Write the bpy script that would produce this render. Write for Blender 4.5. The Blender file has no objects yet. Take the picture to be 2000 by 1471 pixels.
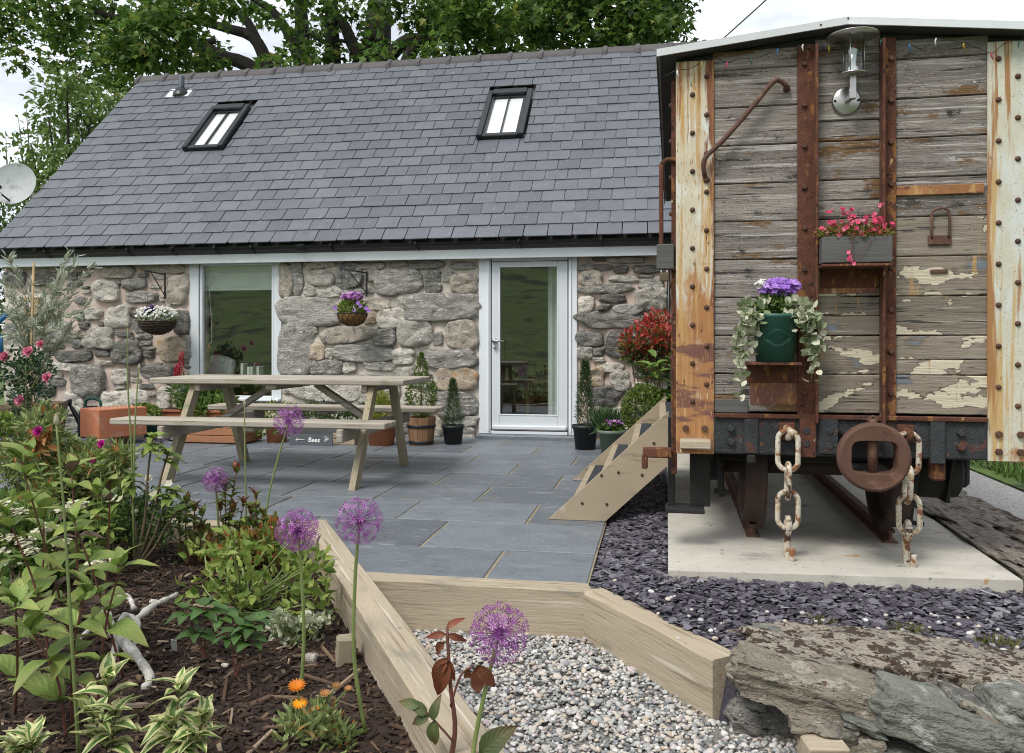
import bpy, math, random
import numpy as np
from mathutils import Vector, Matrix, noise as mnoise

# ------------------------------------------------------------------ camera, sky, sun, exposure
SC = bpy.context.scene
COL = SC.collection
FPX, HZ, EYE = 1600.0, 668.0, 1.08            # focal length in photo pixels, horizon row, eye height
YAW = math.atan(285 / 1600)
CY, SY = math.cos(YAW), math.sin(YAW)
cd = bpy.data.cameras.new('camera'); cam = bpy.data.objects.new('camera', cd); COL.objects.link(cam)
cam.location = (0, 0, EYE); cam.rotation_euler = (math.radians(90), 0, YAW)
cd.sensor_fit = 'HORIZONTAL'; cd.sensor_width = 36; cd.lens = 36 * FPX / 2000
cd.shift_y = -(735.5 - HZ) / 2000; cd.clip_start = .05; cd.clip_end = 1000
SC.camera = cam
SUN_EL, SUN_AZ = math.radians(54), math.radians(-150)   # high, behind and to the left of the camera
w = bpy.data.worlds.new('World'); SC.world = w; w.use_nodes = True
nt = w.node_tree; nt.nodes.clear()
wo = nt.nodes.new('ShaderNodeOutputWorld'); bg = nt.nodes.new('ShaderNodeBackground')
sky = nt.nodes.new('ShaderNodeTexSky'); sky.sky_type = 'NISHITA'; sky.sun_disc = False
sky.sun_elevation = SUN_EL; sky.sun_rotation = math.radians(210); sky.air_density = 1; sky.dust_density = 2
tc = nt.nodes.new('ShaderNodeTexCoord'); mp = nt.nodes.new('ShaderNodeMapping'); mp.inputs['Scale'].default_value = (1, 1, 2.6)
nz = nt.nodes.new('ShaderNodeTexNoise'); nz.inputs['Scale'].default_value = 2.3; nz.inputs['Detail'].default_value = 6
nz.inputs['Roughness'].default_value = .55
rp = nt.nodes.new('ShaderNodeValToRGB')       # overcast cloud deck: grey to white
rp.color_ramp.elements[0].position = .44; rp.color_ramp.elements[0].color = (4.1, 4.4, 4.85, 1)
rp.color_ramp.elements[1].position = .66; rp.color_ramp.elements[1].color = (9.6, 9.7, 9.9, 1)
mx = nt.nodes.new('ShaderNodeMix'); mx.data_type = 'RGBA'; mx.inputs[0].default_value = .93
L = nt.links.new
L(tc.outputs['Generated'], mp.inputs['Vector']); L(mp.outputs[0], nz.inputs['Vector']); L(nz.outputs['Fac'], rp.inputs[0])
L(sky.outputs[0], mx.inputs[6]); L(rp.outputs[0], mx.inputs[7]); L(mx.outputs[2], bg.inputs[0]); L(bg.outputs[0], wo.inputs[0])
bg.inputs[1].default_value = .10
sd = bpy.data.lights.new('sun', 'SUN'); sd.energy = 1.5; sd.angle = math.radians(20); sd.color = (1, .97, .92)
sun = bpy.data.objects.new('sun', sd); COL.objects.link(sun)
sun.rotation_euler = Vector((-math.cos(SUN_EL) * math.sin(SUN_AZ), -math.cos(SUN_EL) * math.cos(SUN_AZ), -math.sin(SUN_EL))).to_track_quat('-Z', 'Y').to_euler()
vs = SC.view_settings; vs.view_transform = 'Standard'; vs.look = 'None'; vs.gamma = 1; vs.exposure = 0.95
vs.use_curve_mapping = False
SC.cycles.max_bounces = 4; SC.cycles.transparent_max_bounces = 8; SC.cycles.diffuse_bounces = 2; SC.cycles.glossy_bounces = 3; SC.cycles.filter_width = 1.05

# ------------------------------------------------------------------ measuring helpers (photo pixel -> point of the place)
def G(px, py, z=0.0):                          # point on a level at height z
    u = (px - 1000) / FPX; d = (EYE - z) * FPX / (py - HZ)
    return Vector((d * (-SY + u * CY), d * (CY + u * SY), z))
def W(px, py, Y):                              # point on an upright plane at depth Y
    u = (px - 1000) / FPX; t = Y / (CY + u * SY)
    return Vector((t * (-SY + u * CY), Y, EYE - (py - HZ) / FPX * t))
def PXM(px, Y):                                # metres per photo pixel at depth Y
    u = (px - 1000) / FPX
    return Y / (CY + u * SY) / FPX
RNG = random.Random(7)
NR = np.random.default_rng(11)
def rn(a, b): return RNG.uniform(a, b)

# ------------------------------------------------------------------ materials
MATS = {}
def node(nt, t, **kw):
    n = nt.nodes.new(t)
    for k, v in kw.items(): setattr(n, k, v)
    return n
def pmat(name, base, rough=.8, var=.2, scale=6, stretch=(1, 1, 1), bump=.3, bscale=40, bdist=.01, rnd=.12, metal=0,
         layers=(), ramp=None, spec=.4, trans=0, attr=None, detail=3, coat=0):
    """procedural material: base colour with noise variation, optional colour ramp on attribute 'rnd',
    and layers [(colour, scale, threshold, softness, stretch)] of stains, lichen, rust or paint."""
    m = bpy.data.materials.new(name); m.use_nodes = True; MATS[name] = m
    nt = m.node_tree; nt.nodes.clear(); L = nt.links.new
    out = node(nt, 'ShaderNodeOutputMaterial'); b = node(nt, 'ShaderNodeBsdfPrincipled')
    b.inputs['Roughness'].default_value = rough; b.inputs['Metallic'].default_value = metal
    b.inputs['Specular IOR Level'].default_value = spec
    tc = node(nt, 'ShaderNodeTexCoord'); oi = node(nt, 'ShaderNodeObjectInfo')
    mul = node(nt, 'ShaderNodeVectorMath', operation='SCALE'); mul.inputs[0].default_value = (37, 17, 29)
    L(oi.outputs['Random'], mul.inputs['Scale'])
    add = node(nt, 'ShaderNodeVectorMath', operation='ADD'); L(tc.outputs['Object'], add.inputs[0]); L(mul.outputs[0], add.inputs[1])
    def nse(sc, st, det=detail, ro=.6):
        mp = node(nt, 'ShaderNodeMapping'); mp.inputs['Scale'].default_value = st; L(add.outputs[0], mp.inputs['Vector'])
        n = node(nt, 'ShaderNodeTexNoise'); n.inputs['Scale'].default_value = sc; n.inputs['Detail'].default_value = det
        n.inputs['Roughness'].default_value = ro; L(mp.outputs[0], n.inputs['Vector']); return n
    n1 = nse(scale, stretch)
    if ramp:
        cr = node(nt, 'ShaderNodeValToRGB'); el = cr.color_ramp.elements
        while len(el) < len(ramp): el.new(.5)
        for e, (p, c) in zip(el, ramp): e.position = p; e.color = (*c, 1)
        if attr:
            at = node(nt, 'ShaderNodeAttribute', attribute_name=attr); L(at.outputs['Fac'], cr.inputs[0])
        else: L(n1.outputs['Fac'], cr.inputs[0])
        col = cr.outputs[0]
    else:
        rgb = node(nt, 'ShaderNodeRGB'); rgb.outputs[0].default_value = (*base, 1); col = rgb.outputs[0]
    # noise variation of value
    mr = node(nt, 'ShaderNodeMapRange'); mr.inputs[1].default_value = .25; mr.inputs[2].default_value = .75
    mr.inputs[3].default_value = 1 - var; mr.inputs[4].default_value = 1 + var; L(n1.outputs['Fac'], mr.inputs[0])
    mo = node(nt, 'ShaderNodeMapRange'); mo.inputs[3].default_value = 1 - rnd; mo.inputs[4].default_value = 1 + rnd; L(oi.outputs['Random'], mo.inputs[0])
    mm = node(nt, 'ShaderNodeMath', operation='MULTIPLY'); L(mr.outputs[0], mm.inputs[0]); L(mo.outputs[0], mm.inputs[1])
    hs = node(nt, 'ShaderNodeVectorMath', operation='SCALE'); L(col, hs.inputs[0]); L(mm.outputs[0], hs.inputs['Scale']); col = hs.outputs[0]
    hfac = None
    for (c, sc, th, so, st, *gr) in layers:
        nn = nse(sc, st, 4, .62); fac = nn.outputs['Fac']
        if gr:                                  # bias along one axis: wear that gathers towards one end of the piece
            ax, v0, v1, amt = gr[0]; sx = node(nt, 'ShaderNodeSeparateXYZ'); L(tc.outputs['Object'], sx.inputs[0])
            g = node(nt, 'ShaderNodeMapRange'); g.inputs[1].default_value = v0; g.inputs[2].default_value = v1; g.inputs[3].default_value = 0; g.inputs[4].default_value = amt
            L(sx.outputs[ax], g.inputs[0]); gs = node(nt, 'ShaderNodeMath', operation='ADD'); L(fac, gs.inputs[0]); L(g.outputs[0], gs.inputs[1]); fac = gs.outputs[0]
        r = node(nt, 'ShaderNodeMapRange', interpolation_type='SMOOTHSTEP'); r.inputs[1].default_value = th; r.inputs[2].default_value = th + so
        L(fac, r.inputs[0])
        mxn = node(nt, 'ShaderNodeMix', data_type='RGBA'); L(r.outputs[0], mxn.inputs[0]); L(col, mxn.inputs[6])
        mxn.inputs[7].default_value = (*c, 1); col = mxn.outputs[2]
    L(col, b.inputs['Base Color'])
    if trans:
        b.inputs['Subsurface Weight'].default_value = 0
        tr = node(nt, 'ShaderNodeBsdfTranslucent'); L(col, tr.inputs[0]); ms = node(nt, 'ShaderNodeMixShader'); ms.inputs[0].default_value = trans
        L(b.outputs[0], ms.inputs[1]); L(tr.outputs[0], ms.inputs[2]); L(ms.outputs[0], out.inputs[0])
    else: L(b.outputs[0], out.inputs[0])
    if bump:
        n2 = nse(bscale, stretch, 3, .7); bp = node(nt, 'ShaderNodeBump'); bp.inputs['Strength'].default_value = bump
        bp.inputs['Distance'].default_value = bdist; L(n2.outputs['Fac'], bp.inputs['Height']); L(bp.outputs[0], b.inputs['Normal'])
    return m
def glass_mat(name, tint=(.9, .95, .9), refl=.10):
    m = bpy.data.materials.new(name); m.use_nodes = True; MATS[name] = m
    nt = m.node_tree; nt.nodes.clear(); L = nt.links.new
    out = node(nt, 'ShaderNodeOutputMaterial'); t = node(nt, 'ShaderNodeBsdfTransparent'); t.inputs[0].default_value = (*tint, 1)
    g = node(nt, 'ShaderNodeBsdfGlossy'); g.inputs['Roughness'].default_value = .01; g.inputs[0].default_value = (1, 1, 1, 1)
    fr = node(nt, 'ShaderNodeLayerWeight'); fr.inputs[0].default_value = .5
    pw = node(nt, 'ShaderNodeMath', operation='POWER'); pw.inputs[1].default_value = 5; L(fr.outputs['Facing'], pw.inputs[0])
    ad = node(nt, 'ShaderNodeMath', operation='MULTIPLY_ADD'); ad.inputs[1].default_value = 1 - refl; ad.inputs[2].default_value = refl; ad.use_clamp = True; L(pw.outputs[0], ad.inputs[0])
    ms = node(nt, 'ShaderNodeMixShader'); L(ad.outputs[0], ms.inputs[0]); L(t.outputs[0], ms.inputs[1]); L(g.outputs[0], ms.inputs[2]); L(ms.outputs[0], out.inputs[0])
    return m
U = (1, 1, 1); GX = (.12, 1, 1); GZ = (1, 1, .12); GY = (1, .12, 1)
pmat('roof_slate', (.105, .112, .135), .55, .16, 5, bump=.25, bscale=30, bdist=.006, rnd=.16, layers=[((.15, .155, .17), 14, .60, .12, (1, .3, 1)), ((.16, .13, .10), 9, .70, .06, U)])
pmat('ridge_tile', (.085, .078, .08), .8, .15, 12, bump=.3, bscale=80, bdist=.004, layers=[((.16, .15, .14), 30, .62, .1, U)])
pmat('black_plastic', (.012, .014, .016), .35, .2, 10, bump=.05, bscale=60)
pmat('black_metal', (.014, .016, .018), .3, .2, 10, bump=.05, bscale=60)
pmat('pale_paint', (0.713, 0.756, 0.772), .5, .04, 3, bump=.06, bscale=60, layers=[((0.540, 0.572, 0.567), 5, .66, .2, (.3, 1, 3))])
pmat('white_paint', (.72, .755, .78), .4, .03, 3, bump=.04, bscale=60, layers=[((.58, .60, .60), 9, .70, .1, U)])
pmat('lead_white', (.66, .66, .65), .6, .05, 5)
glass_mat('glass', (.90, .92, .89), .11)
glass_mat('lamp_glass', (.96, .97, .97), .03)
glass_mat('roof_glass', (.97, .98, .98), .06)
pmat('white_blind', (.86, .86, .85), .8, .02, 5, bump=0)
pmat('dish_grey', (.40, .42, .42), .6, .1, 8, bump=.1, layers=[((.28, .30, .30), 6, .55, .1, U), ((.33, .19, .10), 9, .72, .04, U)])
pmat('mortar_pink', (0.563, 0.453, 0.385), .95, .12, 9, bump=.7, bscale=110, bdist=.006, rnd=.02, layers=[((0.417, 0.341, 0.284), 5, .56, .16, U), ((0.670, 0.570, 0.498), 16, .60, .12, U), ((0.320, 0.271, 0.233), 45, .66, .08, U)])
pmat('mortar_grey', (0.589, 0.527, 0.448), .95, .14, 9, bump=.8, bscale=110, bdist=.008, rnd=.02, layers=[((0.421, 0.386, 0.337), 5, .54, .16, U), ((0.744, 0.681, 0.604), 18, .60, .12, U), ((0.308, 0.287, 0.253), 45, .66, .08, U)])
pmat('stone_dark', (0.198, 0.189, 0.169), .9, .4, 14, stretch=(.6, 1, 1.5), bump=1, bscale=55, bdist=.03, rnd=.38, layers=[((0.350, 0.341, 0.308), 24, .54, .10, (.5, 1, 1.6)), ((0.041, 0.041, 0.043), 34, .60, .06, (.5, 1, 1.8)), ((0.479, 0.460, 0.405), 80, .62, .05, U), ((0.304, 0.258, 0.189), 9, .64, .10, U)])
pmat('stone_schist', (0.330, 0.315, 0.281), .9, .4, 14, stretch=(.6, 1, 1.5), bump=1, bscale=55, bdist=.03, rnd=.38, layers=[((0.583, 0.568, 0.514), 24, .54, .10, (.5, 1, 1.6)), ((0.068, 0.068, 0.072), 34, .60, .06, (.5, 1, 1.8)), ((0.798, 0.767, 0.675), 80, .62, .05, U), ((0.506, 0.430, 0.315), 9, .64, .10, U)])
pmat('stone_light', (0.558, 0.519, 0.448), .92, .3, 14, bump=1, bscale=55, bdist=.03, rnd=.22, layers=[((0.246, 0.240, 0.221), 22, .56, .08, (.6, 1, 1.5)), ((0.831, 0.799, 0.721), 50, .58, .07, U), ((0.493, 0.344, 0.188), 9, .66, .1, U), ((0.072, 0.069, 0.065), 70, .66, .05, U)])
pmat('stone_tan', (0.456, 0.402, 0.328), .92, .3, 13, bump=1, bscale=55, bdist=.03, rnd=.2, layers=[((0.209, 0.207, 0.211), 20, .56, .1, U), ((0.679, 0.636, 0.596), 45, .60, .07, U), ((0.079, 0.078, 0.080), 60, .66, .05, U)])
pmat('stone_ochre', (0.499, 0.408, 0.303), .92, .3, 13, bump=1, bscale=55, bdist=.03, rnd=.15, layers=[((0.523, 0.314, 0.152), 8, .56, .1, U), ((0.231, 0.226, 0.220), 18, .58, .1, U), ((0.669, 0.646, 0.628), 45, .60, .07, U), ((0.073, 0.069, 0.069), 60, .67, .05, U)])
pmat('patio_slate', (0.136, 0.153, 0.171), .45, .14, 5, bump=.8, bscale=22, bdist=.012, rnd=.20, layers=[((0.196, 0.210, 0.223), 5, .53, .16, (.6, 2, 1)), ((0.318, 0.333, 0.346), 40, .66, .06, (.2, 2, 1)), ((0.164, 0.156, 0.139), 4, .61, .14, U), ((0.086, 0.100, 0.114), 9, .64, .1, (.5, 1.5, 1)), ((0.381, 0.390, 0.393), 8, .72, .06, U), ((0.053, 0.057, 0.051), 90, .70, .04, U)])
pmat('patio_joint', (.27, .225, .145), .95, .25, 20, bump=.6, bscale=120, layers=[((.09, .10, .05), 4, .58, .08, U), ((.12, .115, .10), 3, .60, .1, U)])
pmat('sleeper', (0.391, 0.325, 0.233), .85, .14, 6, stretch=(.1, 1, 1), bump=.7, bscale=100, bdist=.004, rnd=.06, layers=[((0.245, 0.190, 0.126), 60, .54, .10, (.03, 1, 1)), ((0.489, 0.440, 0.357), 40, .58, .1, (.03, 1, 1)), ((0.245, 0.220, 0.167), 5, .58, .14, (.5, 1, 1)), ((0.167, 0.100, 0.052), 7, .71, .03, (.7, 1.5, 1.5)), ((0.107, 0.100, 0.084), 16, .66, .08, (.4, 1, 1)), ((0.044, 0.035, 0.026), 30, .70, .015, (.012, 1, 1))])
pmat('table_wood', (0.363, 0.324, 0.265), .82, .16, 6, stretch=(.1, 1, 1), bump=.6, bscale=110, bdist=.003, rnd=.12, layers=[((0.202, 0.167, 0.111), 70, .54, .10, (.03, 1, 1)), ((0.459, 0.423, 0.362), 50, .58, .1, (.03, 1, 1)), ((0.184, 0.184, 0.121), 5, .58, .14, (.5, 1, 1)), ((0.092, 0.063, 0.042), 12, .735, .02, (.8, 1.6, 1.6)), ((0.055, 0.045, 0.037), 40, .70, .015, (.012, 1, 1))])
pmat('table_leg', (0.314, 0.271, 0.185), .82, .14, 6, stretch=(1, 1, .12), bump=.4, bscale=100, bdist=.003, rnd=.08, layers=[((0.199, 0.162, 0.095), 55, .56, .1, (1, 1, .04)), ((0.171, 0.180, 0.104), 5, .60, .14, U), ((0.104, 0.076, 0.048), 14, .74, .02, U)])
pmat('step_wood', (0.353, 0.287, 0.199), .82, .12, 6, stretch=(.25, 1, .35), bump=.4, bscale=80, bdist=.003, rnd=.05, layers=[((0.193, 0.125, 0.068), 7, .71, .03, U), ((0.252, 0.195, 0.123), 50, .58, .1, (.07, 1, .5)), ((0.437, 0.382, 0.305), 5, .60, .14, U), ((0.235, 0.212, 0.161), 4, .64, .12, U)])
pmat('grip', (.035, .038, .046), .9, .2, 50, bump=.5, bscale=300)
pmat('wagon_plank', (0.209, 0.183, 0.162), .92, .36, 22, stretch=(.06, 1, 1), bump=1, bscale=75, bdist=.007, rnd=.2, layers=[((0.389, 0.358, 0.331), 55, .525, .12, (.035, 1, 1)), ((0.151, 0.086, 0.038), 7, .545, .09, (.45, 1, 1.1)), ((0.044, 0.038, 0.035), 60, .585, .05, (.04, 1, 1)), ((0.041, 0.037, 0.035), 11, .60, .12, (.7, 1, 1)), ((0.341, 0.315, 0.293), 130, .61, .05, (.3, 1, 1)), ((0.024, 0.023, 0.022), 160, .62, .04, (.6, 1, 1)), ((0.058, 0.048, 0.038), 7, .688, .012, (.45, 1, 1)), ((0.418, 0.435, 0.422), 7, .700, .010, (.45, 1, 1))])
pmat('painted_plank', (0.220, 0.185, 0.145), .88, .26, 22, stretch=(.08, 1, 1), bump=.9, bscale=75, bdist=.006, rnd=.12, layers=[((0.122, 0.076, 0.042), 9, .56, .10, (.5, 1, 1)), ((0.327, 0.302, 0.266), 60, .57, .1, (.04, 1, 1)), ((0.154, 0.176, 0.196), 9, .60, .05, (.5, 1, 1)), ((0.042, 0.037, 0.034), 70, .60, .05, (.05, 1, 1)), ((0.071, 0.056, 0.042), 6.5, .548, .014, (.45, 1, 1.1)), ((0.543, 0.482, 0.364), 6.5, .560, .008, (.45, 1, 1.1)), ((0.374, 0.237, 0.103), 14, .62, .1, (1.5, 1, .2)), ((0.037, 0.037, 0.038), 150, .65, .04, U)])
pmat('plank_gap', (.02, .018, .016), .95, .1)
pmat('cream_paint', (.56, .50, .37), .75, .12, 9, bump=.3, bscale=90, bdist=.002, rnd=.03, layers=[((.62, .635, .58), 7, .52, .12, (1, 1, .5)), ((.37, .175, .07), 6, .70, .16, (1.2, 1, .5), (2, 1.80, .95, .46)), ((.48, .30, .12), 26, .50, .12, (1, 1, .05)), ((.20, .075, .035), 7, .66, .10, (1.6, 1, .3), (0, -.675, -.605, .26)), ((.30, .135, .05), 22, .555, .08, (1, 1, .06)), ((.17, .075, .055), 6, .70, .09, (.5, 1, 1.8), (2, 1.55, 1.0, .22)), ((.40, .23, .09), 110, .585, .07, (1, 1, .2)), ((.10, .042, .028), 60, .645, .06, (1, 1, .25)), ((.62, .50, .30), 40, .66, .05, (1, 1, .12))])
pmat('green_cream_paint', (.53, .515, .42), .7, .10, 9, bump=.3, bscale=90, bdist=.002, rnd=.03, layers=[((.58, .60, .56), 6, .5, .14, (1, 1, .5)), ((.50, .34, .155), 24, .50, .10, (1, 1, .04)), ((.33, .165, .065), 20, .56, .07, (1, 1, .05)), ((.37, .22, .095), 130, .62, .05, U), ((.36, .18, .075), 9, .68, .1, (1, 1, .5), (2, .95, .54, .24)), ((.16, .07, .04), 50, .67, .05, (1, 1, .3))])
pmat('rust_wash', (.30, .135, .055), .85, .25, 12, bump=.3, bscale=90, layers=[((.45, .27, .11), 12, .53, .12, (1.5, 1, .4)), ((.15, .06, .04), 25, .57, .1, (.5, 1, 1.5))])
pmat('rust', (.105, .040, .024), .9, .35, 22, bump=1, bscale=110, bdist=.005, rnd=.15, layers=[((.24, .105, .035), 18, .56, .08, (1, 1, .4)), ((.030, .016, .014), 26, .60, .06, U), ((.42, .34, .18), 16, .665, .025, (1, 1, .45)), ((.27, .115, .035), 110, .63, .06, U), ((.30, .20, .10), 50, .70, .04, (1, 1, .4))])
pmat('rust_smooth', (.095, .046, .031), .75, .2, 9, bump=.5, bscale=70, bdist=.003, layers=[((.16, .085, .055), 7, .55, .12, U), ((.06, .028, .02), 16, .62, .08, U)])
pmat('rivet_rust', (.085, .042, .027), .8, .2, 20, bump=.5, bscale=100, bdist=.002, rnd=.2)
pmat('black_rust', (.030, .033, .036), .65, .3, 14, bump=1, bscale=80, bdist=.005, rnd=.1, layers=[((.085, .036, .024), 11, .55, .08, U), ((.16, .072, .034), 40, .64, .05, U), ((.062, .068, .075), 24, .62, .08, U)])
pmat('under_black', (.016, .015, .014), .8, .3, 8, bump=.6, bscale=50, layers=[((.05, .025, .017), 6, .6, .1, U)])
pmat('wheel_iron', (.035, .022, .017), .75, .3, 8, bump=.4, bscale=50, layers=[((.075, .03, .018), 5, .55, .15, U)])
pmat('galvanised', (.62, .635, .64), .45, .06, 9, bump=.08, bscale=90, metal=.1, layers=[((.46, .47, .465), 16, .64, .1, U)])
pmat('dark_soffit', (.055, .052, .05), .9, .2, 6)
pmat('stainless', (.50, .49, .475), .33, .06, 10, bump=.05, bscale=200, metal=.9)
pmat('chain_paint', (.55, .50, .41), .75, .14, 40, bump=.9, bscale=130, bdist=.003, rnd=.14, layers=[((.42, .31, .19), 26, .50, .16, U), ((.23, .10, .04), 17, .515, .08, U), ((.07, .03, .02), 14, .575, .07, U), ((.20, .09, .04), 90, .60, .06, U)])
pmat('concrete', (0.475, 0.446, 0.385), .9, .12, 6, bump=.45, bscale=110, bdist=.004, rnd=.02, layers=[((0.314, 0.294, 0.252), 3, .53, .2, U), ((0.589, 0.560, 0.503), 14, .56, .2, (.2, 1, 1)), ((0.399, 0.237, 0.090), 6, .67, .06, (1, 1.4, 1)), ((0.142, 0.133, 0.114), 70, .665, .04, (.4, .5, 1)), ((0.152, 0.147, 0.128), 9, .66, .08, U), ((0.257, 0.266, 0.190), 4, .64, .1, U)])
pmat('mossy_concrete', (.30, .262, .21), .95, .3, 20, bump=1, bscale=90, bdist=.014, rnd=.08, layers=[((.17, .155, .13), 14, .52, .12, U), ((.44, .41, .36), 60, .58, .06, U), ((.055, .038, .024), 20, .515, .05, U), ((.055, .030, .018), 30, .56, .05, U), ((.36, .33, .285), 26, .60, .05, U), ((.03, .025, .02), 70, .635, .05, U), ((.55, .53, .50), 46, .69, .02, U)])
pmat('moss_edge', (.19, .165, .135), .95, .35, 20, bump=1, bscale=90, bdist=.015, layers=[((.07, .042, .024), 12, .53, .06, (1, .4, 1)), ((.33, .30, .26), 40, .58, .06, U), ((.13, .10, .045), 7, .64, .1, U), ((.03, .025, .02), 60, .62, .05, U)])
pmat('wall_rock', (.245, .215, .165), .92, .3, 12, stretch=(.8, 1, 1.7), bump=1, bscale=50, bdist=.025, rnd=.15, layers=[((.36, .335, .275), 14, .53, .12, U), ((.33, .22, .10), 7, .60, .1, U), ((.045, .040, .034), 30, .585, .06, (.35, 1, 2.2)), ((.10, .058, .03), 14, .64, .05, U), ((.10, .098, .088), 5, .62, .1, U), ((.56, .55, .50), 24, .725, .02, U), ((.03, .028, .025), 110, .64, .05, U)])
pmat('green_rock', (.165, .172, .145), .92, .28, 10, stretch=(.8, 1, 1.5), bump=1, bscale=45, bdist=.025, rnd=.12, layers=[((.33, .335, .295), 12, .53, .12, U), ((.065, .066, .058), 26, .59, .07, (.4, 1, 2)), ((.28, .20, .11), 8, .64, .1, U), ((.04, .04, .036), 90, .645, .05, U)])
pmat('terracotta', (.42, .155, .075), .85, .14, 6, bump=.15, bscale=60, rnd=.1, layers=[((.52, .27, .18), 5, .58, .15, U)])
pmat('terracotta_pale', (.52, .33, .23), .85, .12, 6, bump=.15, bscale=60)
pmat('clay_block', (.43, .155, .075), .85, .14, 5, bump=.2, bscale=70, rnd=.06, layers=[((.50, .27, .20), 3.6, .54, .16, U), ((.30, .085, .04), 7, .64, .1, U)])
pmat('pot_black', (.018, .020, .024), .5, .1, 8, bump=.05)
pmat('pot_blue', (.050, .066, .088), .5, .1, 8, bump=.05)
pmat('pot_sage', (.125, .155, .12), .55, .08, 8, bump=.05)
pmat('pot_green', (.022, .085, .062), .45, .12, 8, bump=.05, layers=[((.05, .05, .03), 8, .66, .1, U)])
pmat('barrel_wood', (.24, .135, .07), .85, .25, 5, stretch=(1, 1, .12), bump=.4, bscale=30, rnd=.2, layers=[((.09, .045, .022), 7, .56, .12, (1, 1, .2)), ((.36, .24, .14), 6, .62, .12, (1, 1, .15))])
pmat('barrel_old', (.20, .145, .095), .85, .22, 5, stretch=(1, 1, .15), bump=.4, bscale=30, rnd=.15, layers=[((.10, .055, .032), 5, .55, .14, U)])
pmat('cedar', (.34, .155, .075), .8, .2, 5, stretch=(.12, 1, 1), bump=.3, bscale=30, rnd=.15, layers=[((.20, .08, .04), 8, .58, .12, (.1, 1, 1))])
pmat('crate_wood', (.34, .27, .18), .8, .2, 5, stretch=(.12, 1, 1), bump=.3, bscale=30)
pmat('sign_slate', (.075, .086, .096), .7, .12, 6, bump=.2, bscale=40)
pmat('chalk', (.72, .73, .72), .9, .1, 40)
pmat('trough_wood', (.10, .098, .095), .9, .3, 6, stretch=(.1, 1, 1), bump=.8, bscale=26, bdist=.006, layers=[((.20, .195, .19), 10, .58, .12, (.06, 1, 1))])
pmat('wicker', (.055, .038, .028), .85, .3, 20, bump=.5, bscale=80)
pmat('coir', (.22, .115, .035), .95, .3, 20, bump=.9, bscale=90, bdist=.008)
pmat('soil', (.030, .021, .015), .95, .35, 12, bump=1, bscale=60, bdist=.012, layers=[((.075, .052, .036), 20, .6, .1, U)])
pmat('bed_soil', (0.039, 0.023, 0.015), .95, .35, 9, bump=1, bscale=70, bdist=.02, layers=[((0.092, 0.052, 0.030), 18, .58, .1, U)])
pmat('gravel_base', (.29, .28, .26), .95, .35, 60, bump=1, bscale=90, bdist=.02, layers=[((.45, .44, .42), 80, .58, .05, U), ((.13, .13, .13), 70, .60, .06, U)])
pmat('drive_gravel', (.36, .35, .335), .95, .2, 30, bump=1, bscale=45, bdist=.03, layers=[((.56, .55, .53), 60, .57, .05, U), ((.19, .185, .18), 55, .58, .05, U)])
pmat('slate_base', (.060, .055, .068), .9, .35, 40, bump=1, bscale=70, bdist=.02)
pmat('grass_ground', (.075, .12, .028), .95, .3, .8, bump=.6, bscale=12, bdist=.05, layers=[((.11, .15, .04), .25, .5, .2, U), ((.05, .085, .02), 2.5, .58, .15, U), ((.022, .036, .012), .35, .54, .06, U), ((.03, .045, .015), 1.1, .60, .06, U)])
pmat('pebble', (0.000, 0.000, 0.000), .7, .10, 30, bump=.1, bscale=60, rnd=0, attr='rnd', ramp=[(0, (0.135, 0.144, 0.149)), (.2, (0.279, 0.288, 0.284)), (.38, (0.423, 0.414, 0.387)), (.55, (0.513, 0.459, 0.387)), (.66, (0.396, 0.324, 0.252)), (.74, (0.324, 0.342, 0.342)), (.84, (0.648, 0.630, 0.594)), (.93, (0.360, 0.288, 0.279)), (1, (0.576, 0.567, 0.549))])
pmat('slate_chip', (0.000, 0.000, 0.000), .5, .12, 30, bump=.1, bscale=60, rnd=0, attr='rnd', ramp=[(0, (0.042, 0.036, 0.048)), (.4, (0.079, 0.069, 0.089)), (.7, (0.113, 0.103, 0.126)), (.9, (0.160, 0.153, 0.171)), (1, (0.235, 0.231, 0.239))])
pmat('mulch', (0.000, 0.000, 0.000), .9, .2, 30, bump=.3, bscale=80, rnd=0, attr='rnd', ramp=[(0, (0.016, 0.009, 0.007)), (.5, (0.044, 0.025, 0.016)), (.8, (0.086, 0.053, 0.032)), (.95, (0.165, 0.111, 0.068)), (1, (0.366, 0.282, 0.203))])
pmat('driftwood', (.50, .475, .43), .85, .2, 20, stretch=(1, 1, 1), bump=1, bscale=90, bdist=.005, layers=[((.60, .58, .55), 30, .52, .1, U), ((.27, .24, .20), 22, .60, .07, U), ((.09, .08, .07), 60, .66, .05, U)])
pmat('bark', (.024, .021, .017), .95, .4, 5, stretch=(1, 1, .3), bump=1, bscale=14, bdist=.05, layers=[((.05, .048, .038), 4, .6, .1, U)])
pmat('twig', (.10, .075, .045), .85, .2, 20, bump=.2)
pmat('red_stem', (.12, .045, .032), .6, .2, 20, bump=.1)
pmat('green_stem', (.17, .22, .07), .55, .15, 12, bump=.05)
pmat('cane', (.36, .25, .13), .7, .2, 12, bump=.1)
def leafm(name, stops, trans=.25, rough=.5, **k):
    return pmat(name, (0, 0, 0), rough, .12, 14, bump=0, rnd=.06, attr='rnd', ramp=stops, trans=trans, spec=.35, **k)
leafm('sycamore_leaf', [(0, (.024, .052, .008)), (.35, (.062, .130, .020)), (.7, (.115, .205, .034)), (.92, (.17, .26, .05)), (1, (.27, .26, .06))], .45)
leafm('ash_leaf', [(0, (.07, .13, .028)), (.5, (.13, .21, .05)), (1, (.21, .29, .085))], .4)
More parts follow.
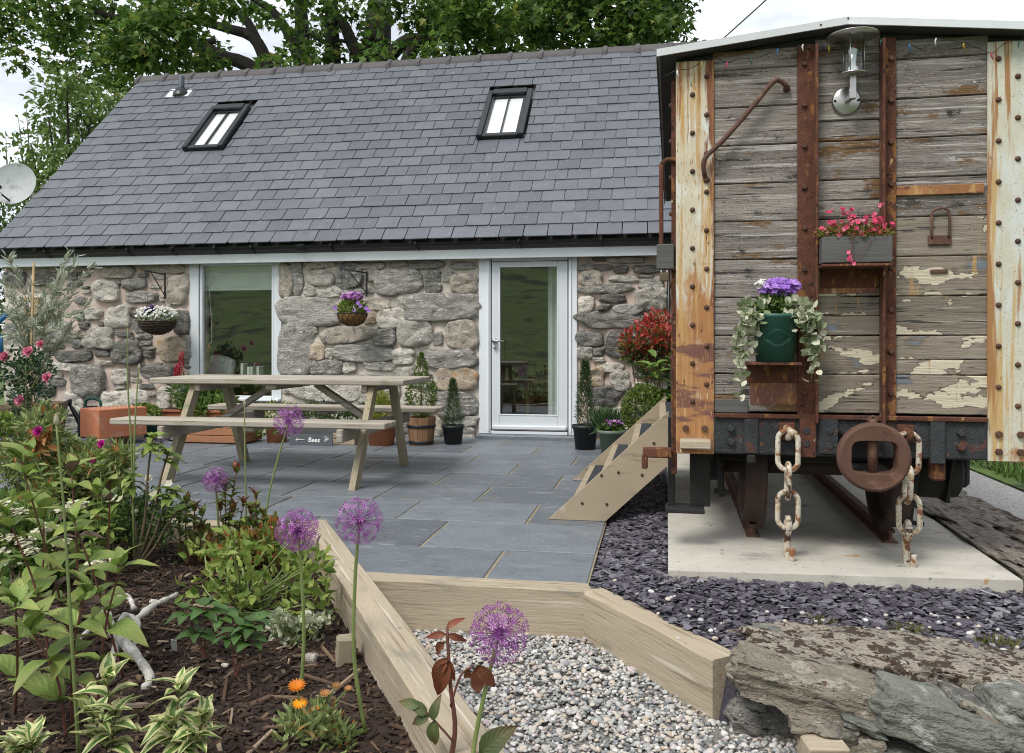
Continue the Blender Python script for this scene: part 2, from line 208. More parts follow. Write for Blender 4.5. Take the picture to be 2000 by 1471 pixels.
leafm('hedge_leaf', [(0, (.03, .065, .015)), (.5, (.065, .125, .028)), (1, (.12, .18, .045))], .25)
leafm('box_leaf', [(0, (.05, .09, .015)), (.5, (.105, .165, .028)), (1, (.20, .255, .05))], .2)
leafm('conifer_leaf', [(0, (.025, .06, .02)), (.6, (.055, .11, .035)), (1, (.10, .16, .05))], .15)
leafm('gold_conifer', [(0, (.12, .16, .02)), (.6, (.26, .29, .03)), (1, (.36, .36, .05))], .2)
leafm('green_leaf', [(0, (.06, .115, .026)), (.5, (.12, .21, .045)), (1, (.21, .31, .075))], .3)
leafm('rose_leaf', [(0, (.018, .045, .022)), (.6, (.035, .085, .035)), (1, (.08, .13, .04))], .2)
leafm('lime_leaf', [(0, (.10, .17, .03)), (.5, (.19, .27, .05)), (1, (.30, .35, .08))], .3)
leafm('grey_leaf', [(0, (.20, .24, .16)), (.5, (.36, .40, .29)), (1, (.58, .61, .50))], .25)
leafm('photinia_red', [(0, (.06, .11, .025)), (.34, (.13, .14, .035)), (.5, (.30, .08, .03)), (.75, (.58, .045, .055)), (1, (.68, .16, .15))], .3)
leafm('azalea_leaf', [(0, (.10, .15, .045)), (.45, (.195, .255, .085)), (.84, (.32, .38, .14)), (.93, (.27, .15, .05)), (1, (.42, .18, .045))], .25)
leafm('bronze_leaf', [(0, (.06, .12, .025)), (.45, (.15, .19, .04)), (.7, (.28, .17, .04)), (1, (.36, .10, .035))], .3)
leafm('saxifrage', [(0, (.07, .12, .02)), (.55, (.17, .20, .03)), (.8, (.28, .12, .03)), (1, (.35, .05, .05))], .2)
leafm('chive', [(0, (.045, .10, .04)), (1, (.11, .18, .07))], .2)
leafm('moss_tuft', [(0, (.08, .06, .02)), (1, (.17, .20, .05))], .2)
leafm('ivy_leaf', [(0, (.18, .24, .12)), (.4, (.30, .36, .20)), (.6, (.56, .57, .42)), (1, (.68, .68, .52))], .25)
def petal(name, c, c2=None, trans=.3): return leafm(name, [(0, tuple(v * .7 for v in c)), (.6, c), (1, c2 or tuple(min(1, v * 1.3) for v in c))], trans)
petal('petal_purple', (.36, .16, .62), (.58, .36, .80)); petal('petal_pink', (.72, .08, .22), (.85, .30, .42)); petal('petal_rose', (.84, .24, .38), (.92, .55, .62))
petal('petal_white', (.74, .74, .68), (.85, .85, .80)); petal('petal_violet', (.06, .02, .12)); petal('petal_magenta', (.70, .03, .40), (.8, .15, .55))
petal('petal_lupin', (.66, .03, .10), (.80, .20, .25)); petal('petal_mauve', (.50, .20, .52), (.72, .48, .72)); petal('petal_allium', (.30, .075, .32), (.52, .24, .54))
petal('petal_orange', (.85, .25, .01), (.95, .45, .02)); petal('petal_cream', (.62, .60, .42), (.74, .72, .58)); petal('petal_blue', (.06, .26, .55))
petal('petal_saxifrage', (.66, .05, .14), (.82, .25, .35)); petal('petal_yellow', (.7, .5, .04)); petal('petal_dry', (.42, .20, .06))
# broad leaves with a paler midrib / margin (leaf space: x across, y along, object coordinates in metres of a unit leaf)
def broadleaf(name, inner, outer=None, edge=.6, vein=(.2, .3, .08), tip=None):
    m = bpy.data.materials.new(name); m.use_nodes = True; MATS[name] = m
    nt = m.node_tree; b = nt.nodes['Principled BSDF']; out = nt.nodes['Material Output']; L = nt.links.new
    b.inputs['Roughness'].default_value = .45; b.inputs['Specular IOR Level'].default_value = .4
    uv = node(nt, 'ShaderNodeAttribute', attribute_name='leafuv'); sp = node(nt, 'ShaderNodeSeparateXYZ'); L(uv.outputs['Vector'], sp.inputs[0])
    oi = node(nt, 'ShaderNodeObjectInfo')
    n = node(nt, 'ShaderNodeTexNoise'); n.inputs['Scale'].default_value = 5; va = node(nt, 'ShaderNodeVectorMath', operation='ADD'); L(uv.outputs['Vector'], va.inputs[0]); L(oi.outputs['Random'], va.inputs[1]); L(va.outputs[0], n.inputs['Vector'])
    ab = node(nt, 'ShaderNodeMath', operation='ABSOLUTE'); L(sp.outputs[0], ab.inputs[0])
    col = node(nt, 'ShaderNodeRGB'); col.outputs[0].default_value = (*inner, 1); c = col.outputs[0]
    if tip:
        mxx = node(nt, 'ShaderNodeMix', data_type='RGBA'); mr = node(nt, 'ShaderNodeMapRange'); mr.inputs[1].default_value = .4; mr.inputs[2].default_value = 1.1
        L(sp.outputs[1], mr.inputs[0]); L(mr.outputs[0], mxx.inputs[0]); L(c, mxx.inputs[6]); mxx.inputs[7].default_value = (*tip, 1); c = mxx.outputs[2]
    if outer:
        ad = node(nt, 'ShaderNodeMath', operation='MULTIPLY_ADD'); ad.inputs[1].default_value = .9; L(n.outputs['Fac'], ad.inputs[0]); L(ab.outputs[0], ad.inputs[2])
        mr = node(nt, 'ShaderNodeMapRange', interpolation_type='SMOOTHSTEP'); mr.inputs[1].default_value = edge + .42; mr.inputs[2].default_value = edge + .5; L(ad.outputs[0], mr.inputs[0])
        mxx = node(nt, 'ShaderNodeMix', data_type='RGBA'); L(mr.outputs[0], mxx.inputs[0]); L(c, mxx.inputs[6]); mxx.inputs[7].default_value = (*outer, 1); c = mxx.outputs[2]
    bn = node(nt, 'ShaderNodeTexNoise'); bn.inputs['Scale'].default_value = 3.2; bn.inputs['Detail'].default_value = 4; vb = node(nt, 'ShaderNodeVectorMath', operation='MULTIPLY_ADD')
    L(uv.outputs['Vector'], vb.inputs[0]); vb.inputs[1].default_value = (.5, 1, 1); L(oi.outputs['Random'], vb.inputs[2]); vs2 = node(nt, 'ShaderNodeVectorMath', operation='SCALE'); vs2.inputs['Scale'].default_value = 9.7; L(oi.outputs['Random'], vb.inputs[2]); L(vb.outputs[0], bn.inputs['Vector'])
    mr = node(nt, 'ShaderNodeMapRange', interpolation_type='SMOOTHSTEP'); mr.inputs[1].default_value = .66; mr.inputs[2].default_value = .72; L(bn.outputs['Fac'], mr.inputs[0])
    mxx = node(nt, 'ShaderNodeMix', data_type='RGBA'); L(mr.outputs[0], mxx.inputs[0]); L(c, mxx.inputs[6]); mxx.inputs[7].default_value = (.17, .11, .04, 1); c = mxx.outputs[2]   # browned patches
    # ribs: |x| + slanted wave
    wv = node(nt, 'ShaderNodeMath', operation='MULTIPLY_ADD'); wv.inputs[1].default_value = -.35; L(ab.outputs[0], wv.inputs[0]); L(sp.outputs[1], wv.inputs[2])
    sn = node(nt, 'ShaderNodeMath', operation='MULTIPLY'); sn.inputs[1].default_value = 44; L(wv.outputs[0], sn.inputs[0])
    si = node(nt, 'ShaderNodeMath', operation='SINE'); L(sn.outputs[0], si.inputs[0])
    bp = node(nt, 'ShaderNodeBump'); bp.inputs['Strength'].default_value = .22; bp.inputs['Distance'].default_value = .003; L(si.outputs[0], bp.inputs['Height']); L(bp.outputs[0], b.inputs['Normal'])
    mr = node(nt, 'ShaderNodeMapRange'); mr.inputs[1].default_value = .05; mr.inputs[2].default_value = .0; L(ab.outputs[0], mr.inputs[0])
    mxx = node(nt, 'ShaderNodeMix', data_type='RGBA'); L(mr.outputs[0], mxx.inputs[0]); L(c, mxx.inputs[6]); mxx.inputs[7].default_value = (*vein, 1); c = mxx.outputs[2]
    mo = node(nt, 'ShaderNodeMapRange'); mo.inputs[3].default_value = .72; mo.inputs[4].default_value = 1.25; L(oi.outputs['Random'], mo.inputs[0])
    sc = node(nt, 'ShaderNodeVectorMath', operation='SCALE'); L(c, sc.inputs[0]); L(mo.outputs[0], sc.inputs['Scale'])
    L(sc.outputs[0], b.inputs['Base Color'])
    tr = node(nt, 'ShaderNodeBsdfTranslucent'); L(sc.outputs[0], tr.inputs[0]); ms = node(nt, 'ShaderNodeMixShader'); ms.inputs[0].default_value = .25
    L(b.outputs[0], ms.inputs[1]); L(tr.outputs[0], ms.inputs[2]); L(ms.outputs[0], out.inputs[0])
broadleaf('dogwood_leaf', (.19, .275, .058), tip=(.26, .265, .075), vein=(.28, .34, .11))
broadleaf('weigela_leaf', (.10, .19, .04), (.62, .62, .30), edge=.42, vein=(.22, .30, .08))
broadleaf('rose_shoot_leaf', (.21, .075, .035), tip=(.25, .05, .035), vein=(.30, .06, .05))
broadleaf('rose_green_leaf', (.085, .115, .04), vein=(.16, .18, .07), tip=(.16, .10, .04))
broadleaf('peony_leaf', (.065, .135, .032), vein=(.13, .19, .07))
broadleaf('laurel_leaf', (.13, .22, .045), vein=(.26, .32, .11))
broadleaf('fresh_leaf', (.18, .27, .052), tip=(.23, .26, .06), vein=(.26, .33, .10))
broadleaf('purple_leaf', (.13, .085, .06), vein=(.17, .12, .07))

# ------------------------------------------------------------------ mesh and object helpers
class MB:
    """collects shapes for ONE mesh"""
    def __init__(self): self.v = []; self.f = []; self.sm = []
    def add(self, vs, fs, smooth=False, mat=None):
        o = len(self.v)
        self.v += [tuple(mat @ Vector(p)) if mat is not None else tuple(p) for p in vs]
        self.f += [tuple(i + o for i in f) for f in fs]; self.sm += [smooth] * len(fs); return self
    def box(self, c, s, bev=.004, rot=None, jit=0, taper=0):
        """chamfered box, centre c, full size s"""
        hx, hy, hz = s[0] / 2, s[1] / 2, s[2] / 2; b = min(bev, hx * .45, hy * .45, hz * .45)
        vs, idx = [], {}
        for ix in (-1, 1):
            for iy in (-1, 1):
                for iz in (-1, 1):
                    j = [rn(-jit, jit) for _ in range(3)]
                    for ax in range(3):
                        p = [ix * hx, iy * hy, iz * hz]
                        for k in range(3):
                            if k != ax: p[k] -= (ix, iy, iz)[k] * b
                        idx[ix, iy, iz, ax] = len(vs); vs.append(tuple(p[k] + j[k] for k in range(3)))
        fs = []
        for ax in range(3):
            a1, a2 = [(1, 2), (2, 0), (0, 1)][ax]
            for sg in (-1, 1):
                q = []
                for (u, v) in ((-1, -1), (1, -1), (1, 1), (-1, 1)):
                    k = [0, 0, 0]; k[ax] = sg; k[a1] = u; k[a2] = v; q.append(idx[k[0], k[1], k[2], ax])
                fs.append(q if sg > 0 else q[::-1])
        for ax in range(3):                      # edges along axis ax
            a1, a2 = [(1, 2), (2, 0), (0, 1)][ax]
            for u in (-1, 1):
                for v in (-1, 1):
                    k0 = [0, 0, 0]; k0[ax] = -1; k0[a1] = u; k0[a2] = v; k1 = list(k0); k1[ax] = 1
                    q = [idx[(*k0, a1)], idx[(*k1, a1)], idx[(*k1, a2)], idx[(*k0, a2)]]
                    fs.append(q if u * v < 0 else q[::-1])
        for ix in (-1, 1):
            for iy in (-1, 1):
                for iz in (-1, 1):
                    t = [idx[ix, iy, iz, a] for a in range(3)]; fs.append(t if ix * iy * iz > 0 else t[::-1])
        M = Matrix.Translation(c) @ (rot.to_4x4() if rot is not None else Matrix())
        return self.add(vs, fs, False, M)
    def bar(self, a, b, wd, ht, bev=.004, up=Vector((0, 0, 1)), ext=0):
        """square bar from a to b; wd across, ht along 'up'"""
        a, b = Vector(a), Vector(b); x = (b - a); ln = x.length; x.normalize(); y = up.cross(x).normalized(); z = x.cross(y)
        R = Matrix((x, y, z)).transposed()
        return self.box((a + b) / 2, (ln + 2 * ext, wd, ht), bev, R)
    def tube(self, pts, r, n=8, cap=True, closed=False):
        pts = [Vector(p) for p in pts]; k = len(pts); rs = r if isinstance(r, (list, tuple)) else [r] * k
        vs, fs = [], []; up = None
        for i, p in enumerate(pts):
            d = (pts[(i + 1) % k] - pts[i - 1]) if closed else (pts[min(i + 1, k - 1)] - pts[max(i - 1, 0)])
            d = d.normalized() if d.length > 1e-9 else Vector((0, 0, 1))
            if up is None: up = d.orthogonal().normalized()
            up = (up - d * up.dot(d)); up = up.normalized() if up.length > 1e-6 else d.orthogonal().normalized()
            s = d.cross(up)
            for j in range(n):
                a = 2 * math.pi * j / n; vs.append(tuple(p + (up * math.cos(a) + s * math.sin(a)) * rs[i]))
        for i in range(k if closed else k - 1):
            i2 = (i + 1) % k
            for j in range(n):
                j2 = (j + 1) % n; fs.append((i * n + j, i * n + j2, i2 * n + j2, i2 * n + j))
        if cap and not closed: fs.append(tuple(range(n))[::-1]); fs.append(tuple((k - 1) * n + j for j in range(n)))
        return self.add(vs, fs, True)
    def lathe(self, c, prof, n=24, axis=None, smooth=True):
        """prof: [(r, h), ...] about the vertical through c (or about 'axis')"""
        vs, fs = [], []
        for (r, h) in prof:
            for j in range(n): a = 2 * math.pi * j / n; vs.append((r * math.cos(a), r * math.sin(a), h))
        for i in range(len(prof) - 1):
            for j in range(n): j2 = (j + 1) % n; fs.append((i * n + j, i * n + j2, (i + 1) * n + j2, (i + 1) * n + j))
        R = Vector((0, 0, 1)).rotation_difference(Vector(axis)).to_matrix().to_4x4() if axis is not None else Matrix()
        return self.add(vs, fs, smooth, Matrix.Translation(c) @ R)
    def prism(self, poly, a, b, smooth=False):
        """poly: 2D points -> a(p), b(p) give the two 3D ends"""
        n = len(poly); vs = [tuple(a(p)) for p in poly] + [tuple(b(p)) for p in poly]
        fs = [tuple(range(n))[::-1], tuple(range(n, 2 * n))] + [(i, (i + 1) % n, n + (i + 1) % n, n + i) for i in range(n)]
        return self.add(vs, fs, smooth)
    def mesh(self, name):
        m = bpy.data.meshes.new(name); m.from_pydata(self.v, [], self.f); m.polygons.foreach_set('use_smooth', self.sm); m.update(); return m
    def build(self, name, mat, parent=None, loc=None):
        return obj(name, self.mesh(name), mat, parent, loc)
def obj(name, mesh, mat, parent=None, loc=None):
    if isinstance(mat, str): mat = MATS[mat]
    if mat is not None and not mesh.materials: mesh.materials.append(mat)
    o = bpy.data.objects.new(name, mesh); COL.objects.link(o)
    if loc is not None: o.location = loc
    if parent is not None: parent_to(o, parent)
    return o
def world_of(p):
    M = Matrix()
    while p is not None:
        M = p.matrix_parent_inverse @ p.matrix_basis @ M if p.parent else p.matrix_basis @ M
        p = p.parent
    return M
def parent_to(o, p, local=False):
    o.parent = p
    o.matrix_parent_inverse = Matrix() if (local or p.get('_local')) else chain_inv(p)
def chain(p):
    B = p.matrix_basis.copy()
    return B if p.parent is None else chain(p.parent) @ p.matrix_parent_inverse @ B
def chain_inv(p): return chain(p).inverted()
def tag(o, label, cat, group=None):
    o['label'] = label; o['category'] = cat
    if group: o['group'] = group
    return o
def thing(name, label, cat, loc=(0, 0, 0), group=None, rz=0, local=False):
    e = bpy.data.objects.new(name, None); COL.objects.link(e); e.location = loc; e.rotation_euler = (0, 0, rz); e.empty_display_size = .1
    if local: e['_local'] = 1
    return tag(e, label, cat, group)
def struct(o): o['kind'] = 'structure'; return o
def stuff(o): o['kind'] = 'stuff'; return o
def np_mesh(name, V, F, rnd=None, smooth=False, uv=None):
    """V (n,3); F (m,k) all with k corners; rnd per vertex"""
    m = bpy.data.meshes.new(name); V = np.asarray(V, np.float32); F = np.asarray(F, np.int32); k = F.shape[1]
    m.vertices.add(len(V)); m.vertices.foreach_set('co', V.ravel())
    m.loops.add(F.size); m.loops.foreach_set('vertex_index', F.ravel())
    m.polygons.add(len(F)); m.polygons.foreach_set('loop_start', np.arange(0, F.size, k, dtype=np.int32))
    m.polygons.foreach_set('use_smooth', np.full(len(F), smooth))
    if rnd is not None: a = m.attributes.new('rnd', 'FLOAT', 'POINT'); a.data.foreach_set('value', np.asarray(rnd, np.float32))
    m.update(calc_edges=True); return m
def unit(a): return a / np.maximum(np.linalg.norm(a, axis=-1, keepdims=True), 1e-9)
def scatter(tv, tf, P, D, S, name, mat, parent=None, rnd=None, smooth=False, roll=None, nrm=None):
    """copies of a template (x across, y along, z normal) at P, pointing along D, size S"""
    tv = np.asarray(tv, float); tf = np.asarray(tf); n = len(P); P = np.asarray(P, float); D = unit(np.asarray(D, float)); S = np.broadcast_to(np.asarray(S, float), (n,))
    A = nrm if nrm is not None else NR.normal(size=(n, 3)); X = unit(np.cross(D, A)); Z = np.cross(X, D)
    V = P[:, None] + S[:, None, None] * (tv[None, :, 0:1] * X[:, None] + tv[None, :, 1:2] * D[:, None] + tv[None, :, 2:3] * Z[:, None])
    Fx = (tf[None] + (np.arange(n) * len(tv))[:, None, None]).reshape(-1, tf.shape[1])
    if rnd is None: rnd = NR.random(n)
    return obj(name, np_mesh(name, V.reshape(-1, 3), Fx, np.repeat(rnd, len(tv)), smooth), mat, parent)
# leaf templates: quads
def leaf_t(w=.5, fold=.12, droop=.15):
    v = [(0, 0, 0), (-w * .42, .28, fold), (0, .33, 0), (w * .42, .28, fold), (-w * .40, .66, fold * .7 - droop * .5), (0, .68, -droop * .5), (w * .40, .66, fold * .7 - droop * .5), (0, 1, -droop)]
    f = [(0, 2, 1, 1), (0, 3, 2, 2), (1, 2, 5, 4), (2, 3, 6, 5), (4, 5, 7, 7), (5, 6, 7, 7)]
    return v, [(a, b, c) for a, b, c, d in f[:2]] + [(1, 2, 5), (1, 5, 4), (2, 3, 6), (2, 6, 5), (4, 5, 7), (5, 6, 7)]
LEAF = leaf_t(.55); LEAF_N = leaf_t(.25, .05, .2); LEAF_R = leaf_t(.95, .1, .1); NEEDLE = ([(-.06, 0, 0), (.06, 0, 0), (.04, .6, .05), (-.04, .6, .05), (0, 1, 0)], [(0, 1, 2), (0, 2, 3), (3, 2, 4)])
MAPLE = ([(0, 0, 0), (-.30, -.02, .02), (-.28, .20, .03), (-.56, .34, -.06), (-.22, .50, .04), (0, .98, -.12), (.22, .50, .04), (.56, .34, -.06), (.28, .20, .03), (.30, -.02, .02), (0, .35, 0)],
         [(10, 0, 1), (10, 1, 2), (10, 2, 3), (10, 3, 4), (10, 4, 5), (10, 5, 6), (10, 6, 7), (10, 7, 8), (10, 8, 9), (10, 9, 0)])
PETAL5 = None
def flower_t(k=5, w=.5, cup=.25):
    v = [(0, 0, 0)]; f = []
    for i in range(k):
        a = 2 * math.pi * i / k; c, s = math.cos(a), math.sin(a); o = len(v)
        for (u, t, z) in ((-w * .5, .55, cup * .5), (0, 1, cup), (w * .5, .55, cup * .5)): v.append((c * u - s * t, z, s * u + c * t))
        f += [(0, o, o + 1), (0, o + 1, o + 2)]
    return v, f
FL5 = flower_t(5, .8); FL4 = flower_t(4, .9); FL6 = flower_t(6, .35, .5); FL12 = flower_t(13, .34, .25)
def ell(c, r, n, shell=.45, up=0.0):
    """n points in an ellipsoid (biased to its shell) with outward directions"""
    d = unit(NR.normal(size=(n, 3))); rad = shell + (1 - shell) * NR.random(n) ** .6
    P = np.array(c) + d * np.array(r) * rad[:, None]
    D = d * .8 + NR.normal(size=(n, 3)) * .5; D[:, 2] += up
    return P, D
def clumps(cs, per, rr, shell=.3, up=.1):
    Ps, Ds = [], []
    for c in cs:
        P, D = ell(c, rr, per, shell, up); Ps.append(P); Ds.append(D)
    return np.concatenate(Ps), np.concatenate(Ds)
# single large leaf mesh (a part of its own), unit length along +Y, gently arched
def big_leaf(name, mat, w=.5, droop=.3, fold=.08, n=7, tipw=1.6):
    vs, uv, fs = [], [], []
    for i in range(n + 1):
        t = i / n; ww = w * .5 * (math.sin(math.pi * min(1, t ** .8)) ** .8 if 0 < t < 1 else .02) * (1 - .25 * t)
        z = -droop * t * t + .12 * math.sin(t * 3)
        for s in (-1, -.5, 0, .5, 1): vs.append((s * ww, t, z + fold * abs(s) * (1 - t * .5) + .015 * math.sin(t * 17 + s * 3) * abs(s))); uv.append((s, t, 0))
    for i in range(n):
        for j in range(4): a = i * 5 + j; fs.append((a, a + 1, a + 6, a + 5))
    m = bpy.data.meshes.new(name); m.from_pydata(vs, [], fs); a = m.attributes.new('leafuv', 'FLOAT_VECTOR', 'POINT')
    a.data.foreach_set('vector', np.array(uv, np.float32).ravel()); m.polygons.foreach_set('use_smooth', [True] * len(fs)); m.materials.append(MATS[mat]); return m
def put_leaf(mesh, p, d, size, parent, up=None, name='leaf'):
    d = Vector(d).normalized(); up = Vector(up) if up is not None else Vector((rn(-.3, .3), rn(-.3, .3), 1))
    x = d.cross(up); x = x.normalized() if x.length > 1e-4 else Vector((1, 0, 0)); z = x.cross(d)
    o = bpy.data.objects.new(name, mesh); COL.objects.link(o)
    M = Matrix((x, d, z)).transposed().to_4x4(); M = Matrix.Translation(p) @ M @ Matrix.Diagonal((size, size, size, 1))
    o.matrix_basis = M; parent_to(o, parent); return o
# rocks and wall stones
def fbm(p, o=4): return mnoise.fractal(p, 1.0, 2.0, o)
def stone_mesh(wd, ht, dp, seed, n=32, sq=3.6, rough=.22):
    """irregular faced stone, outline in x-z, bulging towards -y"""
    rs = random.Random(seed); off = Vector((seed * 3.17 % 97, seed * 1.7 % 53, seed * .77 % 31)); tilt = (rs.uniform(-.35, .35), rs.uniform(-.35, .35))
    k = rs.randint(4, 7); ph = rs.uniform(0, 6.28); cor = [(ph + 2 * math.pi * (i + rs.uniform(-.25, .25)) / k, rs.uniform(.84, 1.16)) for i in range(k)]
    out = []
    for j in range(n):
        a = 2 * math.pi * j / n; c, s = math.cos(a), math.sin(a)
        se = (abs(c) ** sq + abs(s) ** sq) ** (-1 / sq)
        # polygonal radius between corner angles
        best = 1.0
        aa = [((x - a + math.pi) % (2 * math.pi) - math.pi, r) for x, r in cor]; aa.sort(); lo = [q for q in aa if q[0] <= 0]; hi = [q for q in aa if q[0] > 0]
        q0 = lo[-1] if lo else aa[-1]; q1 = hi[0] if hi else aa[0]; d0, d1 = abs(q0[0]), abs(q1[0]); t = d0 / (d0 + d1 + 1e-6); best = q0[1] * (1 - t) + q1[1] * t
        r = se * best * (1 + rough * .6 * fbm(Vector((c * 1.5, s * 1.5, 0)) + off, 3))
        out.append((c * r * wd / 2, s * r * ht / 2))
    vs, fs = [], []; rings = [(1.02, -.35), (1.0, .42), (.965, .74), (.89, .92), (.74, .99), (.52, 1.0), (.28, 1.02)]
    for (sc, y) in rings:
        for (x, z) in out:
            X, Z = x * sc, z * sc; nn = fbm(Vector((X * 8, Z * 15, 2)) + off, 5); mm = fbm(Vector((X * 3, Z * 3, 7)) + off, 2)
            yy = dp * y if y < 0 else dp * (y + (nn * .50 + mm * .38 + tilt[0] * X / wd * 2 * sc + tilt[1] * Z / ht * 2 * sc) * min(1, y * 1.2))
            vs.append((X + nn * .012, -yy, Z + nn * .008))
    vs.append((0, -dp * 1.05, 0)); c = len(vs) - 1
    for i in range(len(rings) - 1):
        for j in range(n): j2 = (j + 1) % n; fs.append((i * n + j, i * n + j2, (i + 1) * n + j2, (i + 1) * n + j))
    b = (len(rings) - 1) * n
    for j in range(n): fs.append((b + j, b + (j + 1) % n, c))
    m = bpy.data.meshes.new('stone'); m.from_pydata(vs, [], fs); m.polygons.foreach_set('use_smooth', [True] * len(fs)); m.update(); return m
def rock_mesh(sx, sy, sz, seed, n=9, e=.55, rough=.12, strata=.0):
    """rounded block with rough faces; full size sx, sy, sz"""
    off = Vector((seed * 2.31 % 71, seed * 1.13 % 43, seed * .57 % 29)); vs, fs, key = [], [], {}
    def P(p):
        k = tuple(round(c * 1000) for c in p)
        if k in key: return key[k]
        v = Vector(p); q = v.normalized(); v = v.lerp(q * 1.15, e)
        nn = fbm(Vector((v.x * sx, v.y * sy, v.z * sz)) * 6 + off, 4); lo = fbm(v * 1.1 + off, 2); st = math.sin((v.z * sz * 70 + lo * 3)) * strata
        cr = abs(mnoise.noise(Vector((v.x * sx * 7, v.y * sy * 7, v.z * sz * 16)) + off)); v = v * (1 + rough * nn * 1.1 + rough * 1.1 * lo - .045 * max(0, 1 - cr * 7)); v.x += st * abs(q.x); v.y += st * abs(q.y)
        key[k] = len(vs); vs.append((v.x * sx / 2, v.y * sy / 2, v.z * sz / 2)); return key[k]
    for ax in range(3):
        for sg in (-1, 1):
            for i in range(n):
                for j in range(n):
                    q = []
                    for (a, b) in ((i, j), (i + 1, j), (i + 1, j + 1), (i, j + 1)):
                        k = [0, 0, 0]; k[ax] = sg; k[(ax + 1) % 3] = -1 + 2 * a / n; k[(ax + 2) % 3] = -1 + 2 * b / n; q.append(P(k))
                    fs.append(q if sg > 0 else q[::-1])
    m = bpy.data.meshes.new('stone'); m.from_pydata(vs, [], fs); m.polygons.foreach_set('use_smooth', [True] * len(fs)); m.update(); return m
def curve(pts, n=24):
    """Catmull-Rom through points"""
    pts = [Vector(p) for p in pts]; P = [pts[0] * 2 - pts[1]] + pts + [pts[-1] * 2 - pts[-2]]; out = []
    segs = len(pts) - 1
    for i in range(n + 1):
        t = i / n * segs; k = min(int(t), segs - 1); t -= k; p0, p1, p2, p3 = P[k:k + 4]
        out.append(.5 * ((2 * p1) + (p2 - p0) * t + (2 * p0 - 5 * p1 + 4 * p2 - p3) * t * t + (3 * p1 - p0 - 3 * p2 + p3) * t ** 3))
    return out
def inpoly(x, y, poly):
    r = np.zeros(len(x), bool); n = len(poly)
    for i in range(n):
        x1, y1 = poly[i]; x2, y2 = poly[(i + 1) % n]; c = ((y1 > y) != (y2 > y)) & (x < (x2 - x1) * (y - y1) / (y2 - y1 + 1e-12) + x1); r ^= c
    return r

# ================================================================== THE SETTING
def height(x, y):
    h = -.32
    if y < -10: t = min(1, (-10 - y) / 85); h += 15 * t * t * (3 - 2 * t) + 1.5 * fbm(Vector((x * .03, y * .03, 0)), 3) * min(1, (-10 - y) / 20)
    if x > 3.6: t = min(1, (x - 3.6) / 6); h += t * 1.2
    if y > 24: h += min(3, (y - 24) * .05)
    return h
xs = [-300, -200, -140, -100, -75, -55, -40, -30, -22, -16, -12, -9, -6, -3, 0, 1.5, 3, 3.6, 4.2, 5, 6, 8, 10, 14, 20, 28, 40, 55, 75, 100, 140, 200, 300]
ys = [-300, -220, -160, -130, -110, -95, -85, -75, -66, -58, -50, -43, -37, -31, -26, -21, -17, -14, -12, -10, -7, -4, 0, 4, 8, 12, 18, 26, 40, 60, 90, 140, 220, 320]
mb = MB(); mb.add([(x, y, height(x, y)) for y in ys for x in xs], [(j * len(xs) + i, j * len(xs) + i + 1, (j + 1) * len(xs) + i + 1, (j + 1) * len(xs) + i) for j in range(len(ys) - 1) for i in range(len(xs) - 1)], True)
struct(mb.build('ground', 'grass_ground'))
def sheet(name, poly, z, mat, thick=.25):
    return struct(MB().prism(poly, lambda p: (p[0], p[1], z - thick), lambda p: (p[0], p[1], z)).build(name, mat))
sheet('gravel_path', [(-1.5, -8), (1.6, -8), (1.6, 2.9), (-.2, 3.62), (-1.4, 3.66)], -.215, 'gravel_base', .08)
def chipz(x, y):
    c = lambda v: max(0.0, min(1.0, v))
    return -.020 + .048 * c((y - 3.0) / .6) * c((x + .28) / .22) - .022 * c(x / 1.4) * c((y - 3.0) / .6)
gx = [-.302 + .045 * i for i in range(53)]; gy = [2.80 + .045 * i for i in range(40)] + [4.7, 5.2, 6, 7, 8, 9.05]; V = []
for y in gy:
    for x in gx:
        ins = (x - .23) * .80 + (y - 2.90) * .59 > 0 or x > .45
        V.append((x, y, chipz(x, y) - .010 if ins and (y > 2.84 or x > .3) else -.27))
struct(MB().add(V, [(j * 53 + i, j * 53 + i + 1, (j + 1) * 53 + i + 1, (j + 1) * 53 + i) for j in range(len(gy) - 1) for i in range(52)], True).build('slate_chip_bed', 'slate_base'))
sheet('gravel_drive', [(1.95, 3.0), (2.72, 4.2), (2.80, 24), (1.9, 24)], -.06, 'drive_gravel', .22)
sheet('grass_bank', [(2.74, 4.2), (14, 4.2), (14, 24), (2.82, 24)], -.05, 'grass_ground', .24)
sheet('wall_bed', [(-9.5, 6.4), (-5.3, 6.4), (-4.85, 7.15), (-4.85, 9.12), (-9.5, 9.12)], -.008, 'slate_base', .2)
struct(MB().prism([(.045, 3.716), (1.536, 3.831), (1.62, 8.9), (.10, 8.9)], lambda p: (p[0], p[1], -.2), lambda p: (p[0], p[1], .06)).build('concrete_slab', 'concrete'))
